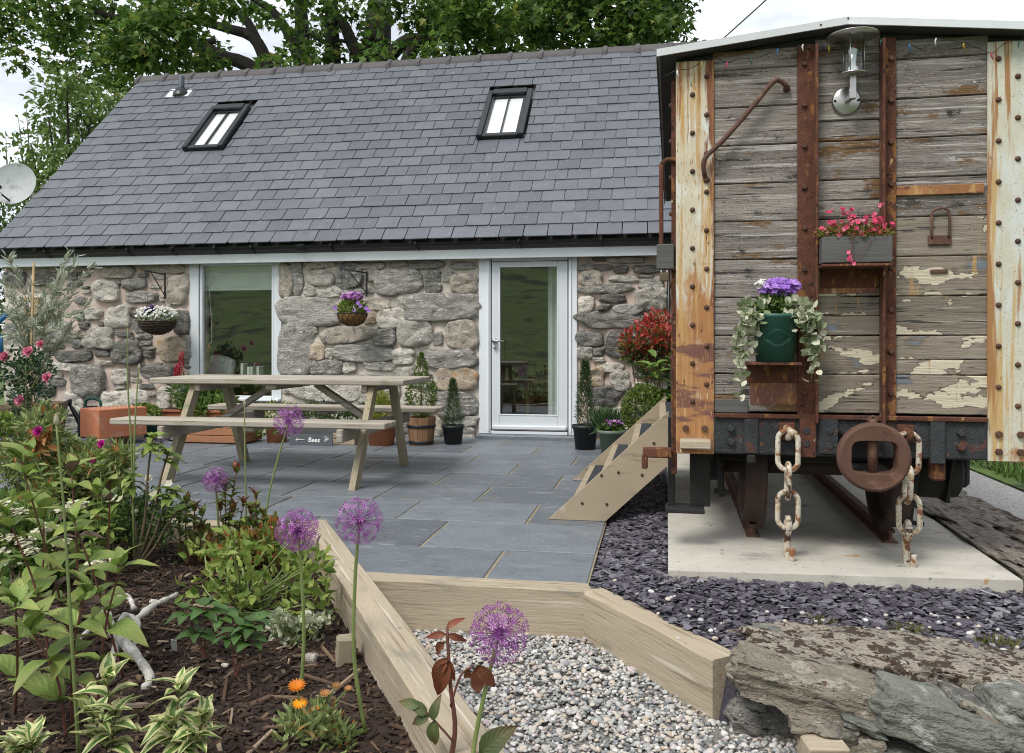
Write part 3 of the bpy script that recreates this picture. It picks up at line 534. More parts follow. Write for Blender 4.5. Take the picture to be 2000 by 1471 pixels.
# patio: joints (bed sheet) and every paving slab
patio = struct(MB().prism([(-9, 5.0), (-2.95, 5.0), (-2.95, 4.42), (-1.93, 4.42), (-1.38, 3.62), (-.305, 3.62), (-.305, 9.1), (-9, 9.1)], lambda p: (p[0], p[1], -.28), lambda p: (p[0], p[1], -.006)).build('patio', 'patio_joint'))
YB = [3.655, 4.18, 4.81, 5.39, 5.99, 6.60, 7.18, 7.74, 8.34, 9.06]
KN = [[G(967, 1100)], [G(863, 1030)], [G(1042, 1003)], [G(944, 965)], [G(1092, 941), G(867, 934)], [G(1006, 915)], [G(1126, 897), G(933, 892)], [G(1050, 878)], [G(985, 864)]]
def diag(y): return -1.95 + (4.5 - y) * .617
for r in range(9):
    y0, y1 = YB[r], YB[r + 1]; ks = sorted(k.x for k in KN[r]); left = -2.9 if r == 1 else (-1.9 if r == 0 else -8.6)
    edges = [-.305]; x = ks[-1]
    while x > left: 
        edges.append(x)
        if len(ks) > 1 and x == ks[-1]: x = ks[0]
        else: x -= rn(.58, .98)
    edges.append(left)
    for a, b in zip(edges[1:], edges[:-1]):
        if b - a < .05: continue
        g = .0075; yy0 = y0
        if r == 1 and b <= -1.85: yy0 = 4.46
        if r == 1 and a < -1.85 < b: yy0 = 4.40
        j = [rn(-.003, .003) for _ in range(8)]
        if r == 0 and a < -1.3: p = [(diag(y0) + .03, y0 + g), (b - g, y0 + g), (b - g, y1 - g), (diag(y1) + .03, y1 - g)]
        elif r == 1 and a < -1.85 < b: p = [(diag(y0) + .03, y0 + g), (b - g, y0 + g), (b - g, y1 - g), (a + g, y1 - g), (a + g, 4.47), (-1.9, 4.47)]
        else: p = [(a + g + j[0], yy0 + g + j[1]), (b - g + j[2], yy0 + g + j[3]), (b - g + j[4], y1 - g + j[5]), (a + g + j[6], y1 - g + j[7])]
        cx = sum(q[0] for q in p) / len(p); cy = sum(q[1] for q in p) / len(p); zt = rn(-.0015, .0025); e = .004
        mb = MB(); n = len(p); sh = [(q[0] + (cx - q[0]) / max(abs(cx - q[0]), .01) * e, q[1] + (cy - q[1]) / max(abs(cy - q[1]), .01) * e) for q in p]
        mb.add([(q[0] - cx, q[1] - cy, -.03) for q in p] + [(q[0] - cx, q[1] - cy, zt - .003) for q in p] + [(q[0] - cx, q[1] - cy, zt) for q in sh],
               [(i, (i + 1) % n, n + (i + 1) % n, n + i) for i in range(n)] + [(n + i, n + (i + 1) % n, 2 * n + (i + 1) % n, 2 * n + i) for i in range(n)] + [tuple(range(2 * n, 3 * n))])
        mb.build('paving_slab', 'patio_slate', patio, (cx, cy, 0))
# raised bed soil
bp = [(-4.6, 1.0), (-.62, 1.0), (-.50, 2.02), (-1.98, 4.40), (-4.6, 4.40)]
nx, ny = 70, 60; V = []; 
def soilz(x, y): return -.125 + .028 * fbm(Vector((x * 2.2, y * 2.2, 3)), 4) + .05 * max(0, -1.9 - x) * .5
gx = np.linspace(-4.6, -.45, nx); gy = np.linspace(1.0, 4.40, ny)
mb = MB(); ids = {}
X, Y = np.meshgrid(gx, gy); ins = np.zeros_like(X, bool)
for j in range(ny):
    for i in range(nx):
        xm = diag(gy[j]) - .01 if gy[j] > 2.0 else -.5
        V.append((min(gx[i], xm), gy[j], soilz(gx[i], gy[j])))
mb.add(V, [(j * nx + i, j * nx + i + 1, (j + 1) * nx + i + 1, (j + 1) * nx + i) for j in range(ny - 1) for i in range(nx - 1)], True)
struct(mb.build('flower_bed', 'bed_soil'))

# timber sleepers that edge patio and beds
def sleeper(name, label, a, b, wd, z0, z1, jit=.004, group='timber sleepers edging patio and beds', mitre=(0, 0)):
    a, b = Vector((a[0], a[1], 0)), Vector((b[0], b[1], 0)); d = (b - a); ln = d.length; ang = math.atan2(d.y, d.x)
    mb = MB(); h = wd / 2; nseg = 12; prof = [(-h, z0), (h, z0), (h, z1 - .006), (h - .006, z1), (-h + .006, z1), (-h, z1 - .006)]; vs = []; fs = []; k = len(prof)
    for i in range(nseg + 1):
        t = i / nseg
        for q, (y, z) in enumerate(prof):
            x = -ln / 2 + ln * t + (mitre[0] * y if i == 0 else mitre[1] * y if i == nseg else 0)
            w = .0035 * mnoise.noise(Vector((t * 5, q, a.x * 9))); vs.append((x, y + w, z + w * .8 - (z0 + z1) / 2))
    for i in range(nseg):
        for q in range(k): q2 = (q + 1) % k; fs.append((i * k + q, (i + 1) * k + q, (i + 1) * k + q2, i * k + q2))
    fs += [tuple(range(k)), tuple(nseg * k + q for q in range(k))[::-1]]
    mb.add(vs, fs); o = mb.build(name, 'sleeper'); o.location = ((a.x + b.x) / 2, (a.y + b.y) / 2, (z0 + z1) / 2); o.rotation_euler.z = ang
    return tag(o, label, 'sleeper', group)
sleeper('timber_sleeper', 'pale timber sleeper along the front edge of the slate patio', (-1.42, 3.60), (-.292, 3.60), .115, -.27, .004, mitre=(0, -.3))
sleeper('timber_sleeper', 'short angled timber sleeper between grey gravel and purple slate chips', (-.286, 3.598), (.23, 2.90), .115, -.27, -.002, mitre=(.3, 0))
sleeper('timber_sleeper', 'long diagonal timber sleeper between the mulch bed and the gravel path', (-1.98, 4.52), (-.10, 1.47), .135, -.27, .035)
sleeper('timber_sleeper', 'timber sleeper at the far end of the mulch bed, behind the flowers', (-4.2, 4.435), (-2.02, 4.435), .11, -.25, .02)
p0, p1 = G(120, 893), G(318, 843)
sleeper('timber_edging', 'low timber edging under the orange clay block beside the patio', (p0.x, p0.y), (p1.x, p1.y + .1), .09, -.1, .085, group=None)

# ================================================================== THE COTTAGE
YW = 9.10; XL, XR = -8.15, 1.05; YE, ZE = 8.84, 2.215; YR = 11.90; ZR = ZE + YR - YE
cot = thing('stone_cottage', 'low stone cottage with dark slate roof behind the picnic table', 'cottage', (-3.5, 9.1, 0))
def wx(px): return W(px, 650, YW).x
def wz(px, py): return W(px, py, YW).z
WX0, WX1, WZ0 = wx(375), wx(546), wz(460, 778); DX0, DX1 = wx(937), wx(1127)
def wallgrid(x0, x1, z0, z1, seed, amp):
    nx = max(2, int((x1 - x0) / .035)); nz_ = max(2, int((z1 - z0) / .035)); vs = []; fs = []
    for j in range(nz_ + 1):
        for i in range(nx + 1):
            x = x0 + (x1 - x0) * i / nx; z = z0 + (z1 - z0) * j / nz_
            vs.append((x, YW + amp * fbm(Vector((x * 5 + seed, z * 6, 0)), 4) - .005, z))
    for j in range(nz_):
        for i in range(nx): a = j * (nx + 1) + i; fs.append((a, a + 1, a + nx + 2, a + nx + 1))
    mb = MB(); mb.add(vs, fs, True)
    mb.box(((x0 + x1) / 2, YW + .20, (z0 + z1) / 2), (x1 - x0, .36, z1 - z0), .002)   # the wall's thickness
    return mb
walls = [wallgrid(XL, WX0, -.1, 2.12, 0, .02).build('wall', 'mortar_pink', cot), wallgrid(WX1, DX0, -.1, 2.12, 40, .022).build('wall', 'mortar_grey', cot),
         wallgrid(DX1, XR, -.1, 2.12, 80, .02).build('wall', 'mortar_pink', cot), wallgrid(WX0, WX1, -.1, WZ0, 20, .02).build('wall', 'mortar_grey', cot)]
mb = MB()
for x in (XL + .15, XR - .15):
    mb.prism([(YW + .38, -.1), (2 * YR - YW, -.1), (2 * YR - YW, 2.0), (YR, ZR - .32), (YW + .38, 2.05)], lambda p: (x - .14, p[0], p[1]), lambda p: (x + .14, p[0], p[1]))
mb.box((-3.55, 2 * YR - YW - .15, 1.0), (9.1, .28, 2.1))
mb.build('wall', 'mortar_grey', cot)
MB().box((-3.55, YR, .01), (8.8, 5.1, .06)).build('floor', 'cedar', cot)
MB().box((-3.55, YR - .1, 2.32), (8.8, 5.2, .05)).build('ceiling', 'dark_soffit', cot)
MB().box((-3.55, 12.0, 1.1), (8.7, .1, 2.3)).build('inner_wall', 'crate_wood', cot)
S4 = .2719; S5 = .2855; S6 = .2991
stones = [  # (section, cx, cy, w, h, kind) in crop pixels of each stretch of wall
 *[(0, *t) for t in [(330, 240, 240, 95, 'd'), (80, 240, 190, 120, 'd'), (200, 430, 440, 155, 'l'), (370, 620, 290, 190, 'd'), (545, 640, 90, 60, 't'), (560, 705, 80, 60, 'd'), (855, 185, 255, 120, 't'), (1170, 160, 330, 80, 't'), (780, 330, 225, 165, 'l'), (980, 280, 195, 80, 'd'), (1032, 213, 84, 34, 'd'), (850, 268, 84, 24, 'd'), (1040, 370, 240, 80, 'd'), (1285, 325, 175, 225, 't'), (855, 510, 200, 155, 'l'), (680, 490, 135, 95, 'l'), (590, 395, 90, 46, 'd'), (720, 665, 240, 150, 'l'), (900, 636, 145, 42, 'd'), (1040, 655, 135, 42, 'd'), (1010, 575, 110, 110, 'd'), (1315, 555, 115, 160, 'd'), (920, 770, 245, 170, 'd'), (1055, 702, 95, 36, 'd'), (1080, 785, 75, 56, 'd'), (1080, 740, 95, 30, 'd'), (1240, 742, 215, 180, 'o'), (1352, 725, 64, 190, 'd'), (540, 798, 310, 85, 'd'), (742, 770, 108, 52, 'd'), (765, 842, 125, 34, 'l'), (500, 870, 270, 56, 'l'), (640, 970, 305, 245, 'd'), (872, 940, 145, 118, 'l'), (1140, 910, 290, 105, 'd'), (425, 982, 118, 52, 'd'), (432, 934, 66, 40, 'l'), (900, 1110, 400, 165, 'l'), (1060, 1012, 128, 40, 'd'), (1185, 1095, 110, 175, 'l'), (545, 1135, 170, 165, 'l'), (1092, 1066, 66, 30, 'd'), (620, 210, 80, 36, 'd'), (185, 575, 110, 70, 't'), (200, 795, 180, 80, 'l'), (260, 905, 150, 130, 'd'), (100, 700, 210, 90, 'l'), (60, 600, 120, 90, 'd'), (90, 900, 150, 160, 'l'), (330, 1040, 170, 90, 'd'), (140, 1060, 180, 120, 'l'), (300, 1170, 200, 130, 'l'), (770, 1260, 320, 110, 'd'), (1050, 1270, 260, 110, 'l'), (1290, 1260, 190, 120, 'd'), (520, 1280, 190, 100, 'd'), (1300, 1020, 110, 110, 'd'), (620, 580, 90, 60, 'd'), (540, 220, 70, 60, 'd'), (470, 160, 130, 40, 'd')]],
 *[(1, *t) for t in [(195, 235, 100, 235, 't'), (285, 225, 92, 225, 'd'), (440, 135, 230, 46, 't'), (445, 220, 200, 118, 'l'), (645, 205, 175, 165, 'd'), (800, 205, 95, 78, 'l'), (790, 135, 160, 46, 't'), (985, 255, 295, 165, 'd'), (1165, 130, 205, 62, 'd'), (980, 125, 140, 42, 't'), (1215, 250, 118, 142, 'd'), (1312, 215, 84, 56, 'd'), (1425, 262, 175, 140, 't'), (1415, 138, 195, 42, 'd'), (505, 312, 160, 78, 'l'), (372, 310, 84, 78, 'l'), (690, 312, 220, 40, 'd'), (352, 445, 420, 190, 'd'), (825, 400, 190, 88, 't'), (992, 395, 136, 76, 'l'), (1282, 425, 490, 182, 'd'), (935, 500, 195, 118, 'l'), (785, 490, 96, 86, 'o'), (1402, 605, 225, 186, 't'), (1102, 605, 246, 188, 'l'), (882, 620, 156, 126, 'd'), (1247, 640, 62, 86, 'd'), (618, 612, 360, 112, 't'), (392, 580, 86, 56, 'l'), (260, 708, 245, 345, 'd'), (730, 732, 385, 118, 'd'), (425, 722, 108, 116, 'o'), (505, 742, 66, 66, 'l'), (1005, 755, 146, 116, 'l'), (1302, 768, 425, 138, 'd'), (495, 842, 225, 112, 'd'), (645, 828, 108, 66, 'l'), (850, 826, 216, 60, 'l'), (372, 812, 86, 66, 'l'), (1380, 915, 280, 150, 'o'), (1010, 862, 136, 66, 'l'), (480, 985, 480, 165, 'l'), (860, 985, 270, 130, 'l'), (1362, 1082, 290, 155, 'd'), (1385, 1195, 250, 86, 'd'), (720, 1100, 320, 100, 'l'), (1110, 1080, 220, 140, 'l'), (300, 1180, 300, 150, 'd'), (650, 1215, 300, 110, 'l'), (960, 1225, 270, 120, 'd'), (1450, 1290, 95, 110, 'l'), (1200, 1240, 160, 120, 't'), (790, 905, 250, 50, 'd'), (1150, 950, 130, 70, 'd'), (560, 905, 120, 50, 'd')]],
 *[(2, *t) for t in [(868, 145, 216, 46, 'd'), (1047, 155, 86, 46, 'd'), (1230, 152, 210, 58, 'd'), (1080, 95, 220, 36, 't'), (848, 212, 158, 96, 't'), (1242, 246, 170, 66, 'd'), (945, 280, 350, 66, 'd'), (1250, 345, 245, 168, 'l'), (1062, 215, 190, 44, 'l'), (986, 342, 176, 60, 'd'), (822, 385, 96, 104, 'l'), (936, 405, 84, 40, 'd'), (1092, 415, 178, 66, 'd'), (986, 487, 430, 116, 'd'), (850, 606, 186, 100, 'd'), (1022, 655, 168, 170, 'd'), (1006, 580, 88, 36, 'd'), (812, 702, 106, 78, 'l'), (902, 690, 84, 60, 'd'), (902, 742, 76, 34, 'l'), (868, 862, 150, 128, 'o'), (982, 795, 166, 62, 'l'), (1042, 885, 128, 136, 'l'), (932, 985, 240, 128, 'd'), (872, 1085, 98, 104, 't'), (990, 1105, 150, 90, 'l'), (1250, 800, 250, 150, 'd'), (1240, 560, 250, 90, 'd'), (1180, 700, 140, 100, 'd'), (1200, 950, 180, 120, 'l'), (1150, 1100, 160, 100, 'd'), (1330, 1000, 120, 160, 'd'), (880, 1190, 200, 80, 'd'), (1100, 1200, 200, 80, 'l')]]]
MT = {'m': 'stone_schist', 'd': 'stone_dark', 'l': 'stone_light', 't': 'stone_tan', 'o': 'stone_ochre'}
occ = []; sid = 1
def put_stone(sec, x, z, w_, h_, kind, dp):
    global sid
    sid += 1; o = obj('stone', stone_mesh(w_, h_, dp, sid * 7.3), MT[kind], walls[sec], (x, YW - .002, z)); o.rotation_euler = (0, rn(-.07, .07), 0); occ.append((sec, x, z, w_, h_)); return o
org = [(0, 480, S4), (500, 480, S5), (900, 480, S6)]
for (sec, cx, cy, w_, h_, kind) in stones:
    ox, oy, s = org[sec]; px, py = ox + cx * s, oy + cy * s; p = W(px, py, YW); k = PXM(px, YW) * s
    f_ = (1.02, 1.09, 1.02)[sec]; ww, hh = w_ * k * f_, h_ * k * f_
    x0, x1 = [(XL, WX0), (WX1, DX0), (DX1, XR)][sec]
    x = min(max(p.x, x0 + ww * .5 - .01), x1 - ww * .5 + .012)
    put_stone(sec, x, p.z, ww, hh, 'm' if kind == 'd' and (sec == 1 or rn(0, 1) < .25) else kind, min(.085, .035 + .12 * min(ww, hh)) * (.85 if sec == 1 else 1))
for sec, (x0, x1), tries, mx_ in ((0, (XL, WX0), 500, 70), (1, (WX1, DX0), 500, 75), (2, (DX1, XR), 500, 45)):   # pinnings in the joints
    c = 0
    for _ in range(tries):
        w_ = rn(.06, .22); h_ = rn(.03, .08); x = rn(x0 + w_ / 2, x1 - w_ / 2); z = rn(.02, 2.03)
        if any(s == sec and abs(x - a) < (w_ + e) * .46 and abs(z - b) < (h_ + f) * .46 for (s, a, b, e, f) in occ): continue
        put_stone(sec, x, z, w_, h_, RNG.choice('ddml' if sec != 1 else 'mllt'), rn(.02, .04)); c += 1
        if c > mx_: break
for k in range(5): put_stone(3, WX0 + .12 + k * .23, rn(.1, .34), .22, rn(.12, .2), RNG.choice('dl'), .05)
# roof: sarking, slates, ridge tiles
R45 = Matrix(((1, 0, 0), (0, math.sqrt(.5), -math.sqrt(.5)), (0, math.sqrt(.5), math.sqrt(.5))))
mb = MB()
th = .10
mb.prism([(YE + .06, ZE - .02), (YR, ZR - .06), (2 * YR - YE, ZE - .06), (2 * YR - YE, ZE - .2), (YR, ZR - .3), (YE + .15, ZE - .16)], lambda p: (XL + .03, p[0], p[1]), lambda p: (XR - .02, p[0], p[1]))
roof = mb.build('roof', 'ridge_tile', cot)
MB().prism([(YR, ZR + .03), (2 * YR - YE, ZE + .03), (2 * YR - YE, ZE), (YR, ZR)], lambda p: (XL, p[0], p[1]), lambda p: (XR, p[0], p[1])).build('rear_slating', 'roof_slate', roof)
RS = [(0, (.092, .098, .114)), (.5, (.106, .113, .130)), (.9, (.119, .126, .145)), (1, (.130, .134, .147))]
pmat('slate', (0, 0, 0), .5, .10, 6, bump=.5, bscale=45, bdist=.005, rnd=.07, attr='rnd', ramp=RS, layers=[((.19, .20, .22), 30, .62, .12, (1, .2, 1)), ((.25, .25, .255), 26, .72, .04, (2, .35, 1)), ((.17, .145, .12), 14, .72, .06, U), ((.075, .08, .095), 9, .62, .15, U)])
SLW, GA, NC = .268, math.sqrt(2) * (YR - YE) / 20.3, 20
def slate_geom(wd, ln, rs):
    c = [rs.choice((0, 0, 0, 0, 0, 0, 0, .012, .02)) for _ in range(2)]; g = .0048; t = .012
    pol = [(-wd / 2 + g + c[0], 0), (wd / 2 - g - c[1], rs.uniform(-.003, .003)), (wd / 2 - g, c[1] + .002), (wd / 2 - g, ln), (-wd / 2 + g, ln), (-wd / 2 + g, c[0] + .002)]
    v = [(x, y, 0) for x, y in pol] + [(x, y, t) for x, y in pol]; n = 6
    return v, [tuple(range(n))[::-1], tuple(range(n, 2 * n))] + [(i, (i + 1) % n, n + (i + 1) % n, n + i) for i in range(n)]
rsl = random.Random(3); variants = []
for k in range(8):
    v, f = slate_geom(SLW, .43, rsl); m = MB().add(v, f).mesh('slate'); a = m.attributes.new('rnd', 'FLOAT', 'POINT'); a.data.foreach_set('value', [rsl.random()] * len(v)); m.materials.append(MATS['slate']); variants.append(m)
def roofpt(px, py):
    u = (px - 1000) / FPX; v = -(py - HZ) / FPX; A = CY + u * SY; t = (EYE - ZE + YE) / (A - v); return Vector((t * (-SY + u * CY), t * A, EYE + v * t))
def up_s(p): return (p.y - YE) * math.sqrt(2)      # distance up the slope
lights = []
for (c4) in (((418, 218), (492, 217), (364, 298), (436, 299)), ((953, 190), (1039, 187), (936, 276), (1025, 276))):
    q = [roofpt(*p) for p in c4]; xm = sum(p.x for p in q) / 4; s0 = (up_s(q[2]) + up_s(q[3])) / 2; s1 = (up_s(q[0]) + up_s(q[1])) / 2; lights.append((xm, s0, s1, (abs(q[1].x - q[0].x) + abs(q[3].x - q[2].x)) / 2))
far = MB(); farr = []
tilt = Matrix.Rotation(math.radians(-2.9), 3, 'X'); cnt = 0
for r in range(NC):
    x = XL - (SLW / 2 if r % 2 else 0); s = r * GA - .02
    while x < XR:
        x0, x1 = max(x, XL - rn(0, .006)), min(x + SLW, XR); x += SLW
        wd = x1 - x0
        if wd < .05: continue
        cx = (x0 + x1) / 2; ln = .43 if r < NC - 2 else GA * (NC - r) + .1
        segs = [(x0, x1)]
        for (lx, s0, s1, lw) in lights:
            if s + GA > s0 - .10 and s < s1 + .02:
                ns = []
                for (a, b) in segs:
                    l, h = lx - lw / 2 - .02, lx + lw / 2 + .02
                    if b <= l or a >= h: ns.append((a, b))
                    else:
                        if a < l - .03: ns.append((a, l))
                        if b > h + .03: ns.append((h, b))
                segs = ns
        for (a, b) in segs:
            cx = (a + b) / 2; wd = b - a; whole = abs(wd - SLW) < .002
            loc = Vector((cx, YE, ZE)) + R45 @ Vector((0, s + rn(-.003, .003), .034 + rn(-.002, .004)))
            rz = Matrix.Rotation(rn(-.008, .008), 3, 'Z'); Rm = R45 @ tilt @ rz @ Matrix.Rotation(rn(-.006, .006), 3, 'Y')
            near = r < 8 and ln == .43
            if near and cnt < 299:
                cnt += 1
                if whole: m = RNG.choice(variants)
                else:
                    v, f = slate_geom(wd, ln, rsl); m = MB().add(v, f).mesh('slate'); at = m.attributes.new('rnd', 'FLOAT', 'POINT'); at.data.foreach_set('value', [rsl.random()] * len(v)); m.materials.append(MATS['slate'])
                o = bpy.data.objects.new('slate', m); COL.objects.link(o); o.matrix_basis = Matrix.Translation(loc) @ Rm.to_4x4(); parent_to(o, roof)
            else:
                v, f = slate_geom(wd, ln, rsl); far.add(v, f, False, Matrix.Translation(loc) @ Rm.to_4x4()); farr += [rsl.random()] * len(v)
m = far.mesh('slating'); a = m.attributes.new('rnd', 'FLOAT', 'POINT'); a.data.foreach_set('value', farr)
stuff(obj('slating', m, 'slate', roof))
nt_ = 20; tl = (XR - XL + .06) / nt_
rm = MB()
def ridge_sec(x, k, g=0): return [(x, YR + (-.135 - g), ZR - .085 - g * .3), (x, YR - .125 - g, ZR - .045 + g), (x, YR - .04, ZR + .055 + g), (x, YR + .04, ZR + .055 + g), (x, YR + .125 + g, ZR - .045 + g), (x, YR + .135 + g, ZR - .085 - g * .3)]
for k in range(nt_):
    mb = MB(); x0 = XL - .04 + k * tl
    st = [(0, .012), (.035, .022), (.06, .022), (.075, 0), (tl - .004, 0)]
    vs = []
    for (dx, g) in st: vs += [(p[0] - x0 - tl / 2, p[1] - YR, p[2] - ZR) for p in ridge_sec(x0 + dx, 0, g)]
    fs = [(i * 6 + j, i * 6 + j + 1, (i + 1) * 6 + j + 1, (i + 1) * 6 + j) for i in range(len(st) - 1) for j in range(5)] + [tuple(range(6))[::-1], tuple((len(st) - 1) * 6 + j for j in range(6))]
    mb.add(vs, fs); o = mb.build('ridge_tile', 'ridge_tile', roof, (x0 + tl / 2, YR, ZR + rn(-.004, .004)))
# roof windows
for i, (lx, s0, s1, lw) in enumerate(lights):
    base = Vector((lx, YE, ZE)) + R45 @ Vector((0, (s0 + s1) / 2, .02)); ln = s1 - s0
    e = thing('roof_window', 'x', 'window'); del e['label']; del e['category']; e.location = base; e.rotation_euler = R45.to_euler(); M0 = e.matrix_basis.copy(); parent_to(e, cot)
    e['_local'] = 1
    fr = MB(); hw, hl = lw / 2, ln / 2
    for s in (-1, 1): fr.box((s * (hw - .035), 0, .045), (.07, ln, .09), .008)
    fr.box((0, hl - .06, .055), (lw - .142, .12, .10), .008); fr.box((0, -hl + .03, .035), (lw - .142, .06, .07), .008)
    fr.build('frame', 'black_metal', e)
    sa = MB()
    for s in (-1, 1): sa.box((s * (hw - .088), -.03, .03), (.034, ln - .185, .06), .004)
    sa.box((0, hl - .135, .03), (lw - .21, .026, .055), .004); sa.box((0, -hl + .075, .03), (lw - .21, .026, .055), .004)
    sa.build('sash', 'black_metal', e)
    MB().box((0, -.03, .034), (.016, ln - .22, .05), .003).build('glazing_bar', 'black_metal', e)
    for s in (-1, 1):
        MB().box((s * (lw / 4 - .028), -.03, .030), (lw / 2 - .075, ln - .24, .004), .0005).build('pane', 'roof_glass', e)
    MB().box((0, -.03, .020), (lw - .16, ln - .20, .006), .001).build('blind', 'white_blind', e)
    MB().box((0, -hl - .055, .004), (lw + .05, .12, .006), .001).build('flashing', 'black_metal', e)
# vent pipe
p = roofpt(352, 187); e = thing('vent_pipe', 'x', 'x'); del e['label']; del e['category']; e.location = p; parent_to(e, cot)
def roof_local(p, x, s, n): return Vector(p) + R45 @ Vector((x, s, n))
mb = MB(); q = [roof_local(p, a, b, .036) for a, b in ((-.19, -.10), (.19, -.10), (.19, .14), (-.19, .14))]; q2 = [v + Vector((0, -.004, .006)) for v in q]
mb.add([tuple(v) for v in q + q2], [(0, 1, 2, 3)[::-1], (4, 5, 6, 7), (0, 1, 5, 4), (1, 2, 6, 5), (2, 3, 7, 6), (3, 0, 4, 7)]).build('flashing', 'lead_white', e)
c = roof_local(p, .03, .02, .045)
MB().lathe(c - Vector((0, 0, .05)), [(.13, -.02), (.12, .04), (.09, .06), (.08, .09), (.055, .10), (.05, .13)], 16).build('collar', 'black_plastic', e)
MB().lathe(c, [(.045, -.05), (.045, .24), (.035, .25), (.03, .25)], 14).build('pipe', 'pot_blue', e)
# fascia, gutter and brackets
MB().box((-3.55, 8.965, 2.095), (XR - XL, .028, .165), .004).build('fascia', 'pale_paint', cot)
MB().box((-3.55, 9.04, 2.03), (XR - XL, .12, .012), .002).build('soffit', 'dark_soffit', cot)
mb = MB(); nn = 9; gy_, gz_, gr = 8.893, 2.192, .046; vs = []; fs = []
for x in (XL - .02, XR):
    for j in range(nn): a = math.pi + math.pi * j / (nn - 1); vs.append((x, gy_ + math.cos(a) * gr, gz_ + math.sin(a) * gr))
    for j in range(nn): a = 2 * math.pi - math.pi * j / (nn - 1); vs.append((x, gy_ + math.cos(a) * (gr - .005), gz_ + math.sin(a) * (gr - .005)))
k = 2 * nn; fs = [(j, (j + 1) % k, k + (j + 1) % k, k + j) for j in range(k)] + [tuple(range(k))[::-1], tuple(range(k, 2 * k))]
gut = mb.add(vs, fs, False).build('gutter', 'black_plastic', cot)
for px in (95, 255, 340, 425, 495, 650, 815, 1015, 1175):
    x = W(px, 490, 8.9).x; mb = MB()
    mb.tube([(x, 8.95, 2.215), (x, 8.945, 2.12), (x, 8.88, 2.125), (x, 8.822, 2.17), (x, 8.822, 2.205)], .011, 6).build('gutter_bracket', 'black_plastic', gut)
mb = MB(); x = W(590, 490, 8.9).x; mb.tube([(x - .05, gy_, gz_ - .006), (x + .05, gy_, gz_ - .006)], .062, 12).build('gutter_joint', 'black_plastic', gut)
x = W(1306, 600, 9.0).x
MB().tube([(x, 9.02, 2.05), (x, 9.02, .0)], .018, 8).build('downpipe', 'black_plastic', cot)
# window
def frame_rect(mb, x0, x1, z0, z1, y, t, d, b=.006):
    mb.box((x0 + t / 2, y, (z0 + z1) / 2), (t, d, z1 - z0), b); mb.box((x1 - t / 2, y, (z0 + z1) / 2), (t, d, z1 - z0), b)
    mb.box(((x0 + x1) / 2, y, z1 - t / 2), (x1 - x0 - 2 * t, d, t), b); mb.box(((x0 + x1) / 2, y, z0 + t / 2), (x1 - x0 - 2 * t, d, t), b)
win = thing('window', 'x', 'x', ((WX0 + WX1) / 2, 9.1, WZ0)); del win['label']; del win['category']; parent_to(win, cot)
zt = 2.035; g0, g1, gz0 = W(397, 600, 9.12).x, W(533, 600, 9.12).x, W(460, 735, 9.12).z; gzl = W(460, 768, 9.12).z
MB().box(((WX0 + g0 - .022) / 2 - .02, 9.105, (WZ0 + zt) / 2), (g0 - WX0 - .015, .05, zt - WZ0), .004).build('reveal_board', 'pale_paint', win)
MB().box(((WX1 + g1 + .022) / 2 + .02, 9.105, (WZ0 + zt) / 2), (WX1 - g1 + .0, .05, zt - WZ0), .004).build('reveal_board', 'pale_paint', win)
mb = MB(); frame_rect(mb, g0 - .028, g1 + .028, WZ0, zt, 9.12, .032, .06); mb.box(((g0 + g1) / 2, 9.121, gz0 - .028), (g1 - g0 - .012, .055, .05), .005); mb.build('frame', 'white_paint', win)
MB().box(((WX0 + WX1) / 2, 9.075, WZ0 - .012), (WX1 - WX0 + .05, .13, .03), .006).build('sill', 'white_paint', win)
MB().box(((g0 + g1) / 2, 9.13, (gz0 + zt) / 2), (g1 - g0, .006, zt - gz0 - .02), .001).build('pane', 'glass', win)
MB().box(((g0 + g1) / 2, 9.13, (gz0 - .05 + WZ0) / 2), (g1 - g0, .006, gz0 - WZ0 - .075), .001).build('pane', 'glass', win)
# door
door = thing('door', 'x', 'x', ((DX0 + DX1) / 2, 9.1, 0)); del door['label']; del door['category']; parent_to(door, cot)
l0, l1 = W(960, 700, 9.1).x, W(1110, 700, 9.1).x; zb = W(1030, 848, 9.1).z; dz1 = 2.035
mb = MB(); mb.box(((DX0 + l0) / 2 - .005, 9.105, (zb + dz1) / 2), (l0 - DX0, .07, dz1 - zb), .006); mb.box(((DX1 + l1) / 2 + .005, 9.105, (zb + dz1) / 2), (DX1 - l1, .07, dz1 - zb), .006)
mb.box(((l0 + l1) / 2, 9.105, dz1 - .022), (l1 - l0 - .012, .07, .044), .005); mb.box(((l0 + l1) / 2, 9.095, zb + .018), (l1 - l0 - .012, .09, .036), .005); mb.build('frame', 'white_paint', door)
MB().box((l0 - .03, 9.064, (zb + dz1) / 2), (.016, .018, dz1 - zb - .06), .004).build('frame_bead', 'white_paint', door)
MB().box((l1 + .03, 9.064, (zb + dz1) / 2), (.016, .018, dz1 - zb - .06), .004).build('frame_bead', 'white_paint', door)
q0, q1, qz0, qz1 = W(976, 700, 9.1).x, W(1090, 700, 9.1).x, W(1030, 811, 9.1).z, W(1030, 520, 9.1).z
mb = MB(); mb.box(((l0 + q0) / 2 + .003, 9.10, (zb + dz1) / 2 - .001), (q0 - l0 - .008, .045, dz1 - zb - .10), .004); mb.box(((l1 + q1) / 2 - .003, 9.10, (zb + dz1) / 2 - .001), (l1 - q1 - .008, .045, dz1 - zb - .10), .004)
mb.box(((q0 + q1) / 2, 9.10, (qz1 + dz1 - .05) / 2), (q1 - q0, .045, dz1 - .05 - qz1), .004); mb.box(((q0 + q1) / 2, 9.10, (qz0 + zb + .045) / 2), (q1 - q0, .045, qz0 - zb - .05), .004)
mb.build('leaf_frame', 'white_paint', door)
